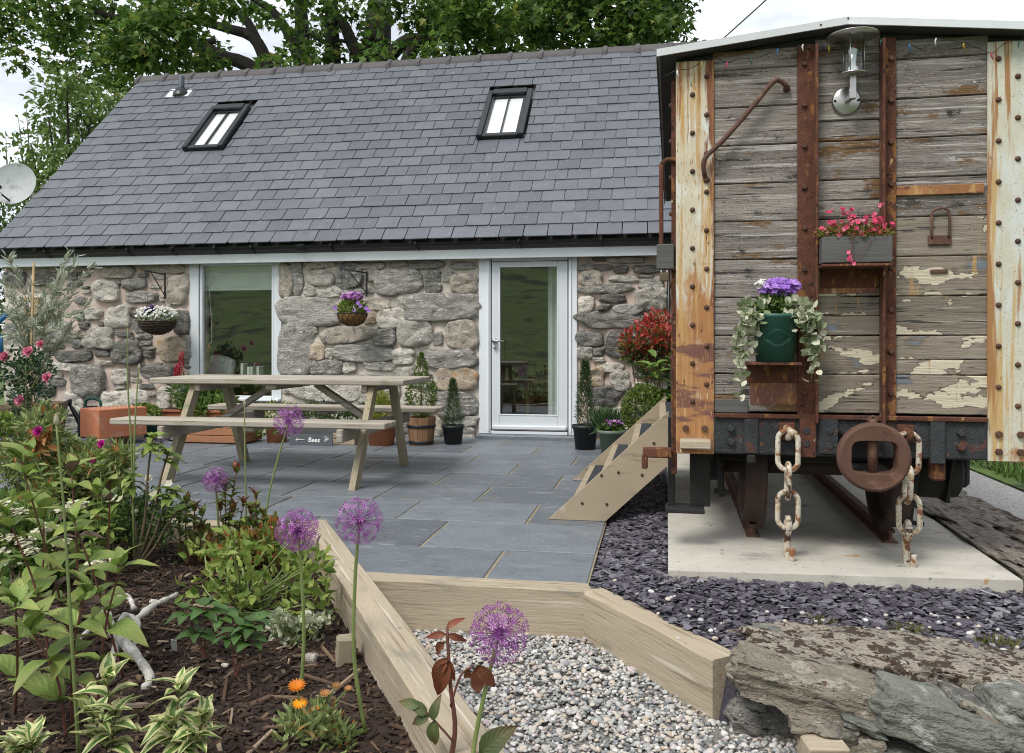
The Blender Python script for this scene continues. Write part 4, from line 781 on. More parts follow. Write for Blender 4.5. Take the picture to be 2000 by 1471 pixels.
mb = MB(); frame_rect(mb, q0 - .004, q1 + .004, qz0 - .004, qz1 + .004, 9.082, .014, .02, .005); mb.build('glazing_bead', 'white_paint', door)
MB().box(((q0 + q1) / 2, 9.10, (qz0 + qz1) / 2), (q1 - q0, .008, qz1 - qz0), .001).build('pane', 'glass', door)
MB().box(((l0 + l1) / 2, 9.06, zb + .075), (l1 - l0 - .03, .05, .05), .012).build('weather_bar', 'white_paint', door)
hp = W(966, 666, 9.07); mb = MB(); mb.lathe(hp + Vector((0, 0, 0)), [(.0, .03), (.028, .028), (.03, .0), (.03, -.02)], 16, axis=(0, -1, 0)); mb.tube([hp + Vector((0, -.02, 0)), hp + Vector((0, -.06, 0)), hp + Vector((.03, -.07, 0)), hp + Vector((.12, -.065, .0))], [.011, .011, .012, .009], 8)
mb.lathe(hp + Vector((0, 0, -.072)), [(.0, .025), (.015, .024), (.016, .0)], 12, axis=(0, -1, 0)); mb.build('handle', 'stainless', door)
MB().box(((DX0 + DX1) / 2 + .0, 9.02, .012), (DX1 - DX0 + .02, .22, .06), .008).build('threshold', 'patio_slate', door)

# ================================================================== THE RAILWAY VAN (local x across, y back from the near end, z up from the rail head)
ZB = .13
wag = thing('railway_van', 'old goods van with rusty iron posts and grey boards on rails', 'railway van', (.866, 4.09, ZB), rz=math.radians(-.95), local=True)
def wp(name, mb, mat, parent=None): return mb.build(name, mat, parent or wag, (0, 0, -ZB) if parent is None else None)
HW, LEN = .775, 4.1
# body behind the boards
wp('body', MB().box((0, LEN / 2 + .06, 1.62), (2 * HW - .05, LEN - .1, 1.72), .01), 'plank_gap')
mb = MB()
for s in (-1, 1): mb.box((s * (HW - .012), LEN / 2, 1.60), (.02, LEN - .06, 1.72), .004)
wp('side_boarding', mb, 'wagon_plank'); 
# end boards: three bays, each board a part
PITCH = .184; Z0 = .742
def roofz(x): return 2.545 - abs(x) * .105
bays = [(-.597, -.212), (-.124, .155), (.226, .615)]
for bi, (x0, x1) in enumerate(bays):
    for k in range(10):
        za = Z0 + k * PITCH + .0016; zb2 = Z0 + (k + 1) * PITCH - .0016
        if k == 9: zb2 = roofz(abs(x0 + x1) / 2) - .012 if bi != 1 else roofz(.10) - .012
        painted = (bi == 1 and k < 5) or (bi == 2 and k < 4) or (bi == 2 and k == 4)
        w2 = (x1 - x0) + .012; xm = (x0 + x1) / 2
        cr = rn(.35, .65) if (bi == 1 and k in (2, 4, 5, 7)) or (bi == 2 and k == 1) or (bi == 0 and k == 0) else None
        def plank(a, b):
            mb = MB(); n = 10; vs = []; j1, j2 = rn(-.003, .003), rn(-.003, .003); yy = rn(-.004, .004); ph = rn(0, 9)
            for i in range(n + 1):
                t = i / n; x = -w2 / 2 + w2 * t; wa = .0022 * mnoise.noise(Vector((t * 6 + ph, k, bi))); wb = .0022 * mnoise.noise(Vector((t * 6 + ph, k + 9, bi)))
                for (y, z) in ((.02, a + wa), (.002, a + wa), (-.003, a + .0045 + wa), (-.003, b - .0045 + wb), (.002, b + wb), (.02, b + wb)): vs.append((x, y + yy + wa, z - (a + b) / 2 + j1 * (t - .5)))
            fs = [(i * 6 + q, (i + 1) * 6 + q, (i + 1) * 6 + q + 1, i * 6 + q + 1) for i in range(n) for q in range(5)]
            mb.add(vs, fs); o = mb.build('board', 'painted_plank' if painted else 'wagon_plank', wag, (xm, 0, (a + b) / 2 - ZB)); return o
        if cr: c = za + (zb2 - za) * cr; plank(za, c - .0015); plank(c + .0015, zb2)
        else: plank(za, zb2)
# gable board under the roof
MB().prism([(-HW, 2.40), (HW, 2.40), (HW, roofz(HW) - .0), (0, roofz(0)), (-HW, roofz(HW) - .0)], lambda p: (p[0], .03, p[1]), lambda p: (p[0], .012, p[1])).build('gable_board', 'dark_soffit', wag, (0, 0, -ZB))
# rivets share two meshes
rv = MB().lathe((0, 0, 0), [(.0001, .011), (.008, .010), (.0125, .004), (.0135, -.004)], 8, axis=(0, -1, 0)).mesh('rivet'); rv.materials.append(MATS['rivet_rust'])
hexm = MB().lathe((0, 0, 0), [(.0001, .016), (.013, .016), (.016, .012), (.016, -.004)], 6, axis=(0, -1, 0), smooth=False).mesh('bolt'); hexm.materials.append(MATS['rivet_rust'])
blk = hexm.copy(); blk.materials.clear(); blk.materials.append(MATS['black_rust'])
def dot(m, x, y, z, parent, name='rivet', s=1):
    o = bpy.data.objects.new(name, m); COL.objects.link(o); o.location = (x, y, z - (ZB if parent is wag else 0)); o.scale = (s, s, s); o.rotation_euler = (0, rn(0, 3), 0)
    parent_to(o, parent, True); return o
for s in (-1, 1):
    x0, x1 = (-.778, -.597) if s < 0 else (.617, .790)
    zb0 = .535
    mb = MB(); mb.box(((x0 + x1) / 2, -.010, (zb0 + 2.45) / 2), (x1 - x0, .012, 2.45 - zb0), .003); mb.box((x0 + .004 if s < 0 else x1 - .004, .045, (zb0 + 2.45) / 2), (.010, .12, 2.45 - zb0 - .01), .003)
    pl = wp('corner_plate', mb, 'cream_paint' if s < 0 else 'green_cream_paint')
    n = 10
    for k in range(n):
        z = 2.37 - k * .187
        if z < .75: break
        dot(rv, x0 + (.145 if s < 0 else .045), -.0165, z, pl); dot(rv, x0 + (.078 if s < 0 else .125), -.0165, z - .085, pl)
    for (dx, dz) in ((.045, .66), (.135, .66), (.045, .58), (.135, .58)): 
        if s > 0 or dz > .6: dot(hexm, x0 + dx, -.0165, dz, pl, 'bolt')
# iron T posts
for s, xa, xb, fl in ((-1, -.212, -.128, -.133), (1, .155, .226, .160)):
    zt = roofz(abs(xa)) - .03
    mb = MB(); mb.box(((xa + xb) / 2, -.014, (.56 + zt) / 2), (xb - xa, .016, zt - .56), .003); mb.box((fl, -.052, (.70 + zt - .02) / 2 + .0), (.012, .062, zt - .72), .003)
    po = wp('post', mb, 'rust')
    xr = (xa + xb) / 2 - (.012 if s < 0 else -.012)
    for k in range(9): dot(hexm, xr, -.022, 2.40 - k * .195, po, 'bolt', .8)
# roof
mb = MB(); ov, fr_ = .865, -.085
for s in (-1, 1):
    mb.prism([(0, roofz(0) + .022), (s * ov, roofz(ov) + .022), (s * ov, roofz(ov) + .034), (0, roofz(0) + .034)], lambda p: (p[0], fr_, p[1]), lambda p: (p[0], LEN + .08, p[1]))
wp('roof_sheet', mb, 'galvanised')
for s in (-1, 1):
    wp('edge_trim', MB().prism([(0, roofz(0) + .037), (s * (ov + .006), roofz(ov) + .037), (s * (ov + .006), roofz(ov) + .002), (0, roofz(0) + .003)], lambda p: (p[0], fr_ - .012, p[1]), lambda p: (p[0], fr_ - .003, p[1])), 'galvanised')
    wp('eave_trim', MB().box((s * (ov + .004), LEN / 2, roofz(ov) + .016), (.008, LEN + .16, .045), .002), 'dark_soffit')
    wp('cant_rail', MB().box((s * (HW - .03), LEN / 2 + .02, 2.42), (.07, LEN, .12), .01), 'dark_soffit')
mb = MB()
for s in (-1, 1): mb.prism([(0, roofz(0) + .018), (s * (ov - .01), roofz(ov) + .018), (s * (ov - .01), roofz(ov) + .008), (0, roofz(0) + .004)], lambda p: (p[0], fr_ + .004, p[1]), lambda p: (p[0], LEN, p[1]))
wp('roof_boarding', mb, 'dark_soffit')
for (x, z) in ((0, roofz(0) + .028), (-.12, roofz(.12) + .02)): dot(rv, x, fr_ - .014, z, wag, 'screw', .35)
# side posts that stand proud of the flank
for y in (.06, 1.15, 2.6, 4.0):
    wp('side_post', MB().box((-HW - .012, y, 1.40), (.028, .06, 1.95), .004), 'rust'); wp('side_post', MB().box((HW + .012, y, 1.50), (.028, .06, 1.85), .004), 'rust')
for k in range(8): dot(rv, -HW - .026, .06, 1.0 + k * .18, wag)
# headstock and running gear
hs_ = wp('headstock', MB().box((.008, .02, .632), (1.215, .09, .185), .008), 'black_rust')
wp('headstock_angle', MB().box((.008, -.028, .725), (1.21, .03, .022), .004), 'rust')
for (x, z) in ((-.52, .665), (-.52, .60), (-.175, .66), (-.175, .60), (-.07, .66), (-.07, .59), (.50, .665), (.50, .60), (.28, .66)): dot(blk, x, -.03, z, hs_, 'bolt', 1.15)
for x in (-.425, .40): wp('strap', MB().box((x, -.031, .63 if x < 0 else .62), (.065, .018, .17 if x < 0 else .20), .004), 'black_rust')
wp('strap_end', MB().box((-.425, -.02, .52), (.04, .05, .04), .006), 'under_black')
wp('bearing_plate', MB().box((-.075, -.033, .635), (.085, .022, .165), .004), 'black_rust'); wp('bearing_plate', MB().box((-.168, -.034, .63), (.075, .02, .19), .004), 'rust')
for s in (-1, 1): wp('sole_bar', MB().box((s * .70, LEN / 2 + .06, .60), (.09, LEN - .1, .16), .008), 'under_black')
wp('floor', MB().box((0, LEN / 2 + .08, .70), (1.45, LEN - .2, .05), .004), 'under_black')
for s in (-1, 1): wp('frame_bar', MB().box((s * .22, LEN / 2 + .08, .60), (.08, LEN - .2, .14), .008), 'under_black')
# wheels and axles
WX_ = -.045
for wy in (.42, 3.3):
    wp('axle', MB().tube([(-.62, wy, .43), (.62, wy, .43)], .045, 12), 'wheel_iron')
    for s in (-1, 1):
        prof = [(.05, -.05), (.09, -.05), (.09, -.02), (.25, -.01), (.26, -.045), (.325, -.045), (.33, -.02), (.302, -.012), (.296, .055), (.26, .055), (.25, .025), (.09, .03), (.09, .06), (.05, .06)]
        wp('wheel', MB().lathe((s * .335 + WX_, wy, .43), prof, 40, axis=(s, 0, 0)), 'wheel_iron')
        wp('axle_box', MB().box((s * .60, wy, .44), (.13, .16, .18), .02), 'under_black')
        wp('w_iron', MB().prism([(-.24, .56), (.24, .56), (.12, .28), (-.12, .28)], lambda p: (s * .545 - .008, wy + p[0], p[1]), lambda p: (s * .545 + .008, wy + p[0], p[1])), 'under_black')
        mb = MB()
        for k in range(5): mb.box((s * .60, wy, .545 + k * .013), (.07, .34 + k * .10, .011), .002)
        wp('leaf_spring', mb, 'under_black')
wp('brake_cylinder', MB().lathe((.50, .42, .42), [(.001, -.13), (.10, -.13), (.13, -.11), (.135, .0), (.13, .11), (.10, .13), (.001, .13)], 24, axis=(1, 0, 0)), 'under_black')
wp('brake_lever', MB().tube([(.375, .15, .56), (.36, .22, .36), (.345, .25, .17)], .022, 8), 'under_black'); wp('pull_rod', MB().tube([(.345, .25, .19), (.42, .25, .18)], .012, 8), 'under_black')
wp('drop_bracket', MB().box((.415, .03, .50), (.06, .07, .13), .01), 'rust')
wp('shade_fill_plate', MB().box((0, .82, .45), (1.28, .06, .20), .01), 'under_black'); wp('cross_beam', MB().box((0, .34, .50), (1.2, .07, .08), .01), 'under_black')  # full-width plate added to fill in the dark shade among the brake gear
# step irons under the near corner
for (x, z0) in ((-.80, .255), (-.66, .255)): wp('step_hanger', MB().box((x, .12, (z0 + .70) / 2), (.036 if x < -.7 else .10, .025, .70 - z0), .004), 'under_black')
wp('foot_step', MB().box((-.735, .10, .245), (.19, .16, .022), .004), 'under_black')
wp('drop_lever', MB().tube([(-.56, .18, .55), (-.555, .16, .36), (-.55, .15, .30)], .016, 8), 'under_black'); wp('drop_bolt', MB().tube([(-.59, .15, .33), (-.51, .15, .32)], .014, 6), 'under_black')
mb = MB(); mb.box((-.87, .0, .535), (.14, .04, .05), .006); mb.box((-.93, -.005, .49), (.03, .03, .07), .005); wp('door_stop', mb, 'rust')
wp('toe_board', MB().box((-.688, -.065, .59), (.145, .10, .042), .006), 'sleeper')
wp('batten', MB().box((-.83, .02, 1.50), (.085, .05, .125), .005), 'trough_wood')
# hand rails
def wpt(px, py, y=0.0):
    p = W(px, py, 4.09 + y); return Vector((p.x - .866, y, p.z))
mb = MB(); a = wpt(1380, 352); b = wpt(1374, 322); c = wpt(1512, 163); d = wpt(1536, 174)
b.y = c.y = -.055; mb.tube(curve([a, Vector((a.x - .012, -.04, a.z + .03)), b + Vector((.006, 0, .022)), b.lerp(c, .3), b.lerp(c, .7), c + Vector((-.02, 0, -.018)), c + Vector((.012, 0, .0)), Vector((d.x, -.03, d.z + .003)), d], 40), .0115, 10)
wp('hand_rail', mb, 'rust_smooth'); dot(rv, a.x, -.02, a.z, wag, 'rivet', 1.3); dot(rv, d.x, -.01, d.z, wag, 'rivet', 1.3)
mb = MB(); t = wpt(1322, 310); u_ = wpt(1322, 523); mb.tube(curve([(-.775, .02, t.z), (-.815, .02, t.z + .005), (-.845, .02, t.z - .015), (-.85, .02, t.z - .06), (-.85, .02, u_.z + .06), (-.845, .02, u_.z + .015), (-.815, .02, u_.z), (-.775, .02, u_.z)], 44), .0115, 10)
wp('side_rail', mb, 'rust')
# catch, plate strip, name plate, shelf brackets
mb = MB(); q = wpt(1833, 470); mb.box(q + Vector((0, -.008, 0)), (.10, .016, .045), .006); mb.tube(curve([q + Vector((-.035, -.015, .01)), q + Vector((-.038, -.02, .07)), q + Vector((-.03, -.02, .135)), q + Vector((.03, -.02, .14)), q + Vector((.04, -.02, .07)), q + Vector((.037, -.015, .01))], 24), .006, 8)
wp('catch', mb, 'rust_smooth')
mb = MB(); q = wpt(1833, 372); mb.box(q + Vector((0, -.010, 0)), (.375, .012, .045), .003); st = wp('iron_strip', mb, 'rust_wash')
q = wpt(1832, 531); wp('hasp', MB().box(q + Vector((0, -.01, 0)), (.075, .012, .018), .004), 'rust_smooth')
q = wpt(1429, 793); wp('number_plate', MB().box(q + Vector((0, -.008, 0)), (.155, .012, .065), .003), 'trough_wood')
q = wpt(1508, 762); wp('pale_panel', MB().box(q + Vector((.012, -.006, .012)), (.225, .006, .165), .001), 'cream_paint')
q = wpt(1654, 566); wp('pale_panel', MB().box(q + Vector((0, -.006, .02)), (.262, .004, .075), .001), 'cream_paint')
q = wpt(1505, 709); mb = MB(); mb.box(q + Vector((0, -.095, 0)), (.235, .20, .012), .002); mb.box(q + Vector((0, -.008, -.05)), (.225, .012, .09), .003); wp('shelf', mb, 'rust')
q = wpt(1658, 524); mb = MB(); mb.box(q + Vector((0, -.085, 0)), (.30, .18, .012), .002); mb.box(q + Vector((0, -.006, -.05)), (.26, .006, .09), .002); wp('shelf', mb, 'rust')
# central coupling
cp = Vector((.062, -.335, .58)); mb = MB()
n = 40; R_, hw_, hh_ = .150, .092, .070; vs = []; fs = []
def rr(a):                                            # rounded rectangle hole
    c, s = math.cos(a), math.sin(a); k = (abs(c / hw_) ** 5 + abs(s / hh_) ** 5) ** (-.2); return c * k, s * k
prof = [('o', R_ - .012, 0), ('o', R_, .012), ('o', R_, .05), ('o', R_ - .02, .075), ('i', 1, .075), ('i', 1, .014), ('i', 1.05, 0)]
for j in range(n):
    a = 2 * math.pi * j / n; hx, hz = rr(a)
    for (k, r, y) in prof: vs.append((cp.x + (math.cos(a) * r if k == 'o' else hx * r), cp.y + y, cp.z + (math.sin(a) * r if k == 'o' else hz * r)))
k = len(prof)
for j in range(n):
    for q in range(k): fs.append((j * k + q, j * k + (q + 1) % k, ((j + 1) % n) * k + (q + 1) % k, ((j + 1) % n) * k + q))
mb.add(vs, fs, False); cpl = wp('coupler_head', mb, 'rust_smooth')
wp('coupler_pin', MB().tube([(cp.x, cp.y + .05, cp.z - .075), (cp.x, cp.y + .05, cp.z + .165)], .021, 12), 'rust_smooth')
mb = MB()
mb.box((cp.x, -.10, cp.z - .078), (.19, .32, .02), .004); mb.box((cp.x, -.10, cp.z + .085), (.19, .30, .02), .004); wp('coupler_pocket', mb, 'under_black')
wp('coupler_shank', MB().box((cp.x, .1, cp.z), (.12, .30, .10), .01), 'under_black'); wp('coupler_ring', MB().tube(curve([(cp.x - .022, cp.y + .04, cp.z + .155), (cp.x, cp.y + .04, cp.z + .175), (cp.x + .022, cp.y + .04, cp.z + .155)], 10), .007, 6), 'rust_smooth')
# staples for the chains
def vanw(p): return Matrix.Translation((.866, 4.09, 0)) @ Matrix.Rotation(math.radians(-.95), 4, 'Z') @ Vector(p)
ch = [(-.263, 'left'), (.262, 'right')]
for (x, _) in ch:
    wp('chain_staple', MB().tube(curve([(x - .002, .0, .668), (x - .002, -.06, .672), (x + .012, -.085, .655), (x + .004, -.06, .63), (x, .0, .63)], 20), .016, 8), 'chain_paint' if x < 0 else 'rust')
    wp('staple_plate', MB().box((x, -.034, .655), (.075, .02, .085), .008), 'rust')
def link_mesh(ln, wd, r, side):
    pts = []
    for i in range(24):
        a = 2 * math.pi * i / 24; c, s = math.cos(a), math.sin(a); y = s * wd / 2; z = c * wd / 2 + (ln / 2 - wd / 2) * (1 if c > 0 else -1 if c < 0 else 0)
        pts.append((y, 0, z) if side else (0, y, z))
    return MB().tube(pts, r, 8, closed=True)
for (x, side) in ch:
    c0 = vanw((x, -.075, .0)); zt = .650; dz = 0 if side == 'left' else -.005
    t = thing('safety_chain', 'rusty white safety chain %s' % ('hanging left of the round coupler' if side == 'left' else 'hanging right of the round coupler'), 'chain', (c0.x, c0.y, .655), 'safety chains on the van end')
    zz = zt
    for i, (ln, sd) in enumerate(((.188, 1), (.160, 0), (.175, 1))):
        o = link_mesh(ln, .092, .0128, sd).build('link', 'chain_paint', t, (c0.x + (.006 if i == 2 and side == 'right' else 0), c0.y - .0, zz - ln / 2 + .014)); o.rotation_euler = (0, rn(-.06, .06), rn(-.3, .1) if sd else rn(-.2, .2)); zz -= ln - .031
    mb = MB(); mb.tube(curve([(c0.x, c0.y - .02, zz + .02), (c0.x, c0.y, zz + .035), (c0.x, c0.y + .02, zz + .01), (c0.x + .0, c0.y + .02, zz - .12), (c0.x + .004, c0.y + .0, zz - .185), (c0.x + .012, c0.y - .035, zz - .16), (c0.x + .014, c0.y - .04, zz - .10)], 30), [.013] * 10 + [.017] * 14 + [.014] * 7, 10)
    mb.tube([(c0.x, c0.y - .02, zz + .02), (c0.x, c0.y - .012, zz - .03), (c0.x, c0.y + .012, zz - .05)], .016, 8)
    mb.build('hook', 'chain_paint', t)
# rails under the wheels
for s in (-1, 1):
    a = vanw((s * .335 - .045, .335, 0)); b = vanw((s * .335 - .045, 4.0, 0)); d = (b - a).normalized(); x = Vector((d.y, -d.x, 0)); prof = [(-.035, .06), (.035, .06), (.035, .068), (.006, .076), (.006, .108), (.020, .114), (.020, .1275), (-.020, .1275), (-.020, .114), (-.006, .108), (-.006, .076), (-.035, .068)]
    o = MB().prism(prof, lambda p: a + x * p[0] + Vector((0, 0, p[1])), lambda p: b + x * p[0] + Vector((0, 0, p[1]))).build('rail', 'rust_smooth')
    tag(o, 'rusty iron rail on the concrete slab, %s' % ('left of the pair' if s < 0 else 'right of the pair'), 'rail', 'rails under the van')
# wall lamp on the van end
lp = vanw(wpt(1652, 199)); t = thing('wall_lamp', 'stainless steel outdoor lamp with clear glass cylinder on the van end', 'lamp', lp)
MB().lathe(lp, [(.0001, .022), (.058, .022), (.066, .016), (.068, 0)], 32, axis=(0, -1, 0)).build('back_plate', 'stainless', t)
for s in (-1, 1): MB().lathe(lp + Vector((s * .053, -.022, -.0)), [(.0001, .008), (.005, .006), (.006, 0)], 8, axis=(0, -1, 0)).build('screw', 'black_metal', t)
ax = lp + Vector((.010, -.095, 0))
mb = MB(); mb.bar(lp + Vector((.002, -.02, .0)), ax + Vector((0, .0, -.0)), .022, .022, .002); mb.bar(ax + Vector((0, 0, -.015)), ax + Vector((0, 0, .095)), .027, .027, .002, up=Vector((0, 1, 0))); mb.build('arm', 'stainless', t)
zb_ = ax.z + .095; MB().lathe((ax.x, ax.y, zb_), [(.0001, 0), (.062, .0), (.064, .004), (.0001, .006)], 32).build('lower_ring', 'stainless', t)
MB().lathe((ax.x, ax.y, zb_), [(.050, .006), (.050, .172), (.047, .172), (.047, .006)], 32).build('glass_cylinder', 'lamp_glass', t)
MB().lathe((ax.x, ax.y, zb_), [(.020, .008), (.022, .03), (.014, .045), (.016, .09), (.021, .115), (.0001, .13)], 20).build('bulb', 'white_paint', t)
for k in range(3):
    a = 2.2 + k * 2.094; MB().tube([(ax.x + .052 * math.cos(a), ax.y + .052 * math.sin(a), zb_), (ax.x + .052 * math.cos(a), ax.y + .052 * math.sin(a), zb_ + .18)], .003, 6).build('rod', 'stainless', t)
MB().lathe((ax.x, ax.y, zb_ + .18), [(.0001, .012), (.04, .010), (.112, .001), (.113, -.002), (.0001, -.001)], 36).build('hood', 'stainless', t)
# padlock on the side rail
pk = vanw((-.835, .0, wpt(1304, 541).z)); t = thing('padlock', 'small brass padlock hanging from the van side rail', 'padlock', pk)
MB().box(pk, (.046, .022, .042), .004).build('body', 'twig', t); MB().tube(curve([pk + Vector((-.014, .005, .02)), pk + Vector((-.012, .01, .045)), pk + Vector((.012, .01, .045)), pk + Vector((.014, .005, .02))], 12), .005, 6).build('shackle', 'stainless', t)
# fairy lights under the eave
t = thing('fairy_lights', 'string of small coloured fairy lights under the van roof edge', 'fairy lights', vanw((0, -.06, 2.45)))
fl = []; 
for i in range(29): x = -.83 + 1.62 * i / 28; fl.append(vanw((x, -.055 - .01 * (i % 2), roofz(abs(x)) - .055 - .018 * math.sin(i * 1.1) - (.03 if i % 5 == 0 else 0))))
MB().tube(curve(fl, 90), .0018, 5).build('wire', 'black_plastic', t)
for i in range(1, 28, 2):
    MB().tube([fl[i], fl[i] + Vector((rn(-.006, .006), 0, -.012)), fl[i] + Vector((rn(-.01, .01), -.004, -.034))], [.004, .004, .0015], 6).build('bulb', ['petal_pink', 'lead_white', 'pot_green', 'petal_yellow', 'petal_blue'][i % 5], t)
# ------------------------------------------------------------------ timber steps to the van door
st = thing('timber_steps', 'pale timber steps with black grip strips up to the van side', 'steps', (-.4, 5.6, 0))
sa = .934
for y in (4.94, 6.36):
    pol = [(-.653, .004), (-.31, .004), (.062, .352), (.062, .668)]
    mb = MB(); mb.prism(pol, lambda p: (p[0], y, p[1]), lambda p: (p[0], y + .042, p[1])); s_ = mb.build('stringer', 'step_wood', st)
    if y < 5:
        for (px, py) in ((1137, 983), (1185, 985), (1175, 929), (1208, 923), (1254, 928), (1277, 866)):
            p = W(px, py, y); o = MB().lathe((p.x, y - .001, p.z), [(.0001, -.001), (.004, -.001), (.0045, .003), (.009, .003), (.0095, -.003)], 10, axis=(0, -1, 0)).build('bolt', 'twig', st)
for k in range(4):
    z = .13 + .165 * k; x0 = -.653 + (z - .0) / sa; 
    tr_ = MB().box((x0 + .115, 5.67, z - .025), (.24, 1.372, .036), .004).build('tread', 'step_wood', st)
    MB().box((x0 + .075, 5.67, z - .0045), (.075, 1.36, .005), .001).build('grip_strip', 'grip', tr_)

# ================================================================== PICNIC TABLE
tb = thing('picnic_table', 'weathered timber picnic table with attached benches on the patio', 'picnic table', (-2.98, 6.35, 0))
TX0, TX1, TY, TZ = -4.05, -1.91, 6.37, .79
def board(name, x0, x1, y0, y1, z0, z1, mat='table_wood', bev=.007):
    return MB().box((0, 0, 0), (x1 - x0, y1 - y0, z1 - z0), bev).build(name, mat, tb, ((x0 + x1) / 2, (y0 + y1) / 2, (z0 + z1) / 2))
for k in range(5): y = TY - .37 + k * .149; j = rn(-.006, .006); board('top_board', TX0 + j, TX1 + j, y, y + .143, TZ - .045, TZ + rn(-.001, .001))
for y0 in (5.57, 6.95):
    for k in range(2): j = rn(-.006, .006); board('seat_board', TX0 - .04 + j, TX1 + j, y0 + k * .129, y0 + k * .129 + .123, .455, .50)
for X in (-3.70, -2.19):
    sx = .05 if X < -3 else -.05
    for (yf, yt, py_) in ((5.70, 6.12, -1), (6.91, 6.58, 1)):
        mb = MB(); pol = [(yf - .055, .002), (yf + .055, .002), (yt + .048, .742), (yt - .048, .742)]
        mb.prism(pol, lambda p: (X - .024, p[0], p[1]), lambda p: (X + .024, p[0], p[1])); lg = mb.build('leg', 'table_leg', tb)
        MB().lathe((X - .026, (yf * .55 + yt * .45), .41), [(.0001, .012), (.010, .012), (.011, 0)], 8, axis=(-1, 0, 0)).build('bolt', 'rivet_rust', lg)
    MB().box((X + sx, 6.35, .405), (.046, 1.62, .095), .006).build('cross_beam', 'table_wood', tb).rotation_euler = (0, 0, 0)
    MB().box((X + sx, 6.37, .715), (.046, .66, .06), .006).build('top_batten', 'table_wood', tb)
    MB().bar((X + sx * 1.6, 6.35, .42), (X + sx * 11.5, 6.35, .735), .07, .046, .005).build('brace', 'table_wood', tb)
board('top_batten', -3.06, -2.97, TY - .33, TY + .33, .70, .744)
for y0 in (5.60, 6.98): board('seat_batten', -3.02, -2.93, y0, y0 + .2, .42, .454)

# ================================================================== POTS AND WALL PLANTS
def pot_profile(r, h, lip=.0, t=.012): return [(.0001, 0), (r * .78, 0), (r * .97, h * .86), (r + lip, h * .86), (r + lip, h), (r + lip - t, h), (r - t - .004, h * .84), (.0001, h * .84)]
def plant(name, label, cat, base, r, h, mat, lip=.008, group=None, n=28):
    t = thing(name, label, cat, base, group)
    MB().lathe(base, pot_profile(r, h, lip), n).build('pot', mat, t)
    MB().lathe(base, [(.0001, h * .90), (r * .6, h * .89), (r * .94, h * .865)], 16).build('soil', 'soil', t)
    return t
def cone_pts(base, r, h, n, z0=0.0, pw=1.0, jit=.15):
    t = NR.random(n) ** .8; a = NR.random(n) * 2 * math.pi; rad = r * (1 - t) ** pw * (.55 + .45 * NR.random(n) ** .5) * (1 + jit * NR.normal(size=n))
    P = np.stack([base[0] + rad * np.cos(a), base[1] + rad * np.sin(a), base[2] + z0 + h * t], 1)
    D = np.stack([np.cos(a), np.sin(a), np.full(n, .9)], 1) + NR.normal(size=(n, 3)) * .4; return P, D
def spray(t, name, P, D, S, tmpl, mat, rnd=None): return scatter(*tmpl, P, D, S, name, mat, t, rnd)
def barrel(t, base, r0, r1, h, n=16, mat='barrel_wood'):
    for k in range(n):
        a0, a1 = 2 * math.pi * k / n + .012, 2 * math.pi * (k + 1) / n - .012; mb = MB(); vs = []
        hh = h * (1 + rn(-.01, .012))
        for (z, f) in ((0, 0), (.5, .55), (1, 1)):
            r = r0 + (r1 - r0) * f
            for (a, q) in ((a0, r), (a1, r), (a1, r - .018), (a0, r - .018)): vs.append((q * math.cos(a), q * math.sin(a), z * hh))
        mb.add(vs, [(0, 1, 5, 4), (4, 5, 9, 8), (2, 3, 7, 6), (6, 7, 11, 10), (8, 9, 10, 11), (3, 0, 4, 7), (7, 4, 8, 11), (1, 2, 6, 5), (5, 6, 10, 9)]); mb.build('stave', mat, t, base)
    for z in (.10, .68): r = r0 + (r1 - r0) * z * 1.08 + .003; MB().lathe(base, [(r, z * h - .016), (r + .003, z * h - .014), (r + .004, z * h + .014), (r + .001, z * h + .016)], 32).build('hoop', 'black_metal', t)
    MB().lathe(base, [(.0001, h * .87), (r1 * .9, h * .87)], 20).build('soil', 'soil', t)
b = G(823, 868); t = thing('barrel_planter', 'charred half barrel with clipped box cone left of the door', 'planter', b); barrel(t, b, .125, .155, .29)
P, D = ell(b + Vector((0, 0, .52)), (.165, .165, .24), 1500, .6, .2); spray(t, 'foliage', P, D, .028, LEAF, 'box_leaf')
P, D = cone_pts(b, .10, .30, 500, .66, .8); spray(t, 'foliage', P, D, .026, LEAF, 'box_leaf')
MB().tube([b + Vector((0, 0, .25)), b + Vector((0, 0, .6))], .012, 6).build('stem', 'twig', t)
b = G(885, 867); t = plant('potted_conifer', 'small upright conifer in black pot left of the white door', 'potted plant', b, .115, .20, 'pot_black', group='conifers in black pots by the door')
P, D = cone_pts(b, .085, .50, 1500, .18, .7, .3); spray(t, 'foliage', P, D, .045, NEEDLE, 'conifer_leaf'); MB().tube([b + Vector((0, 0, .15)), b + Vector((0, 0, .65))], .006, 5).build('stem', 'twig', t)
b = G(1143, 877); t = plant('potted_conifer', 'tall narrow conifer in black pot right of the white door', 'potted plant', b, .128, .245, 'pot_black', group='conifers in black pots by the door')
P, D = cone_pts(b, .080, .66, 2000, .22, .55, .3); spray(t, 'foliage', P, D, .05, NEEDLE, 'conifer_leaf'); MB().tube([b + Vector((.02, 0, .15)), b + Vector((.03, 0, .8))], .005, 5).build('cane', 'cane', t)
b = G(1196, 887); t = plant('flower_pot', 'sage green pot with pink and white flowers behind the steps', 'flower pot', b, .135, .235, 'pot_sage', .014)
P, D = ell(b + Vector((-.01, 0, .25)), (.12, .11, .06), 420, .3, .5); spray(t, 'foliage', P, D, .04, LEAF, 'green_leaf')
P, D = ell(b + Vector((.01, -.02, .30)), (.10, .09, .035), 110, .4, 1); spray(t, 'flowers', P, D * .2 + [0, -.3, 1], .019, FL5, 'petal_mauve')
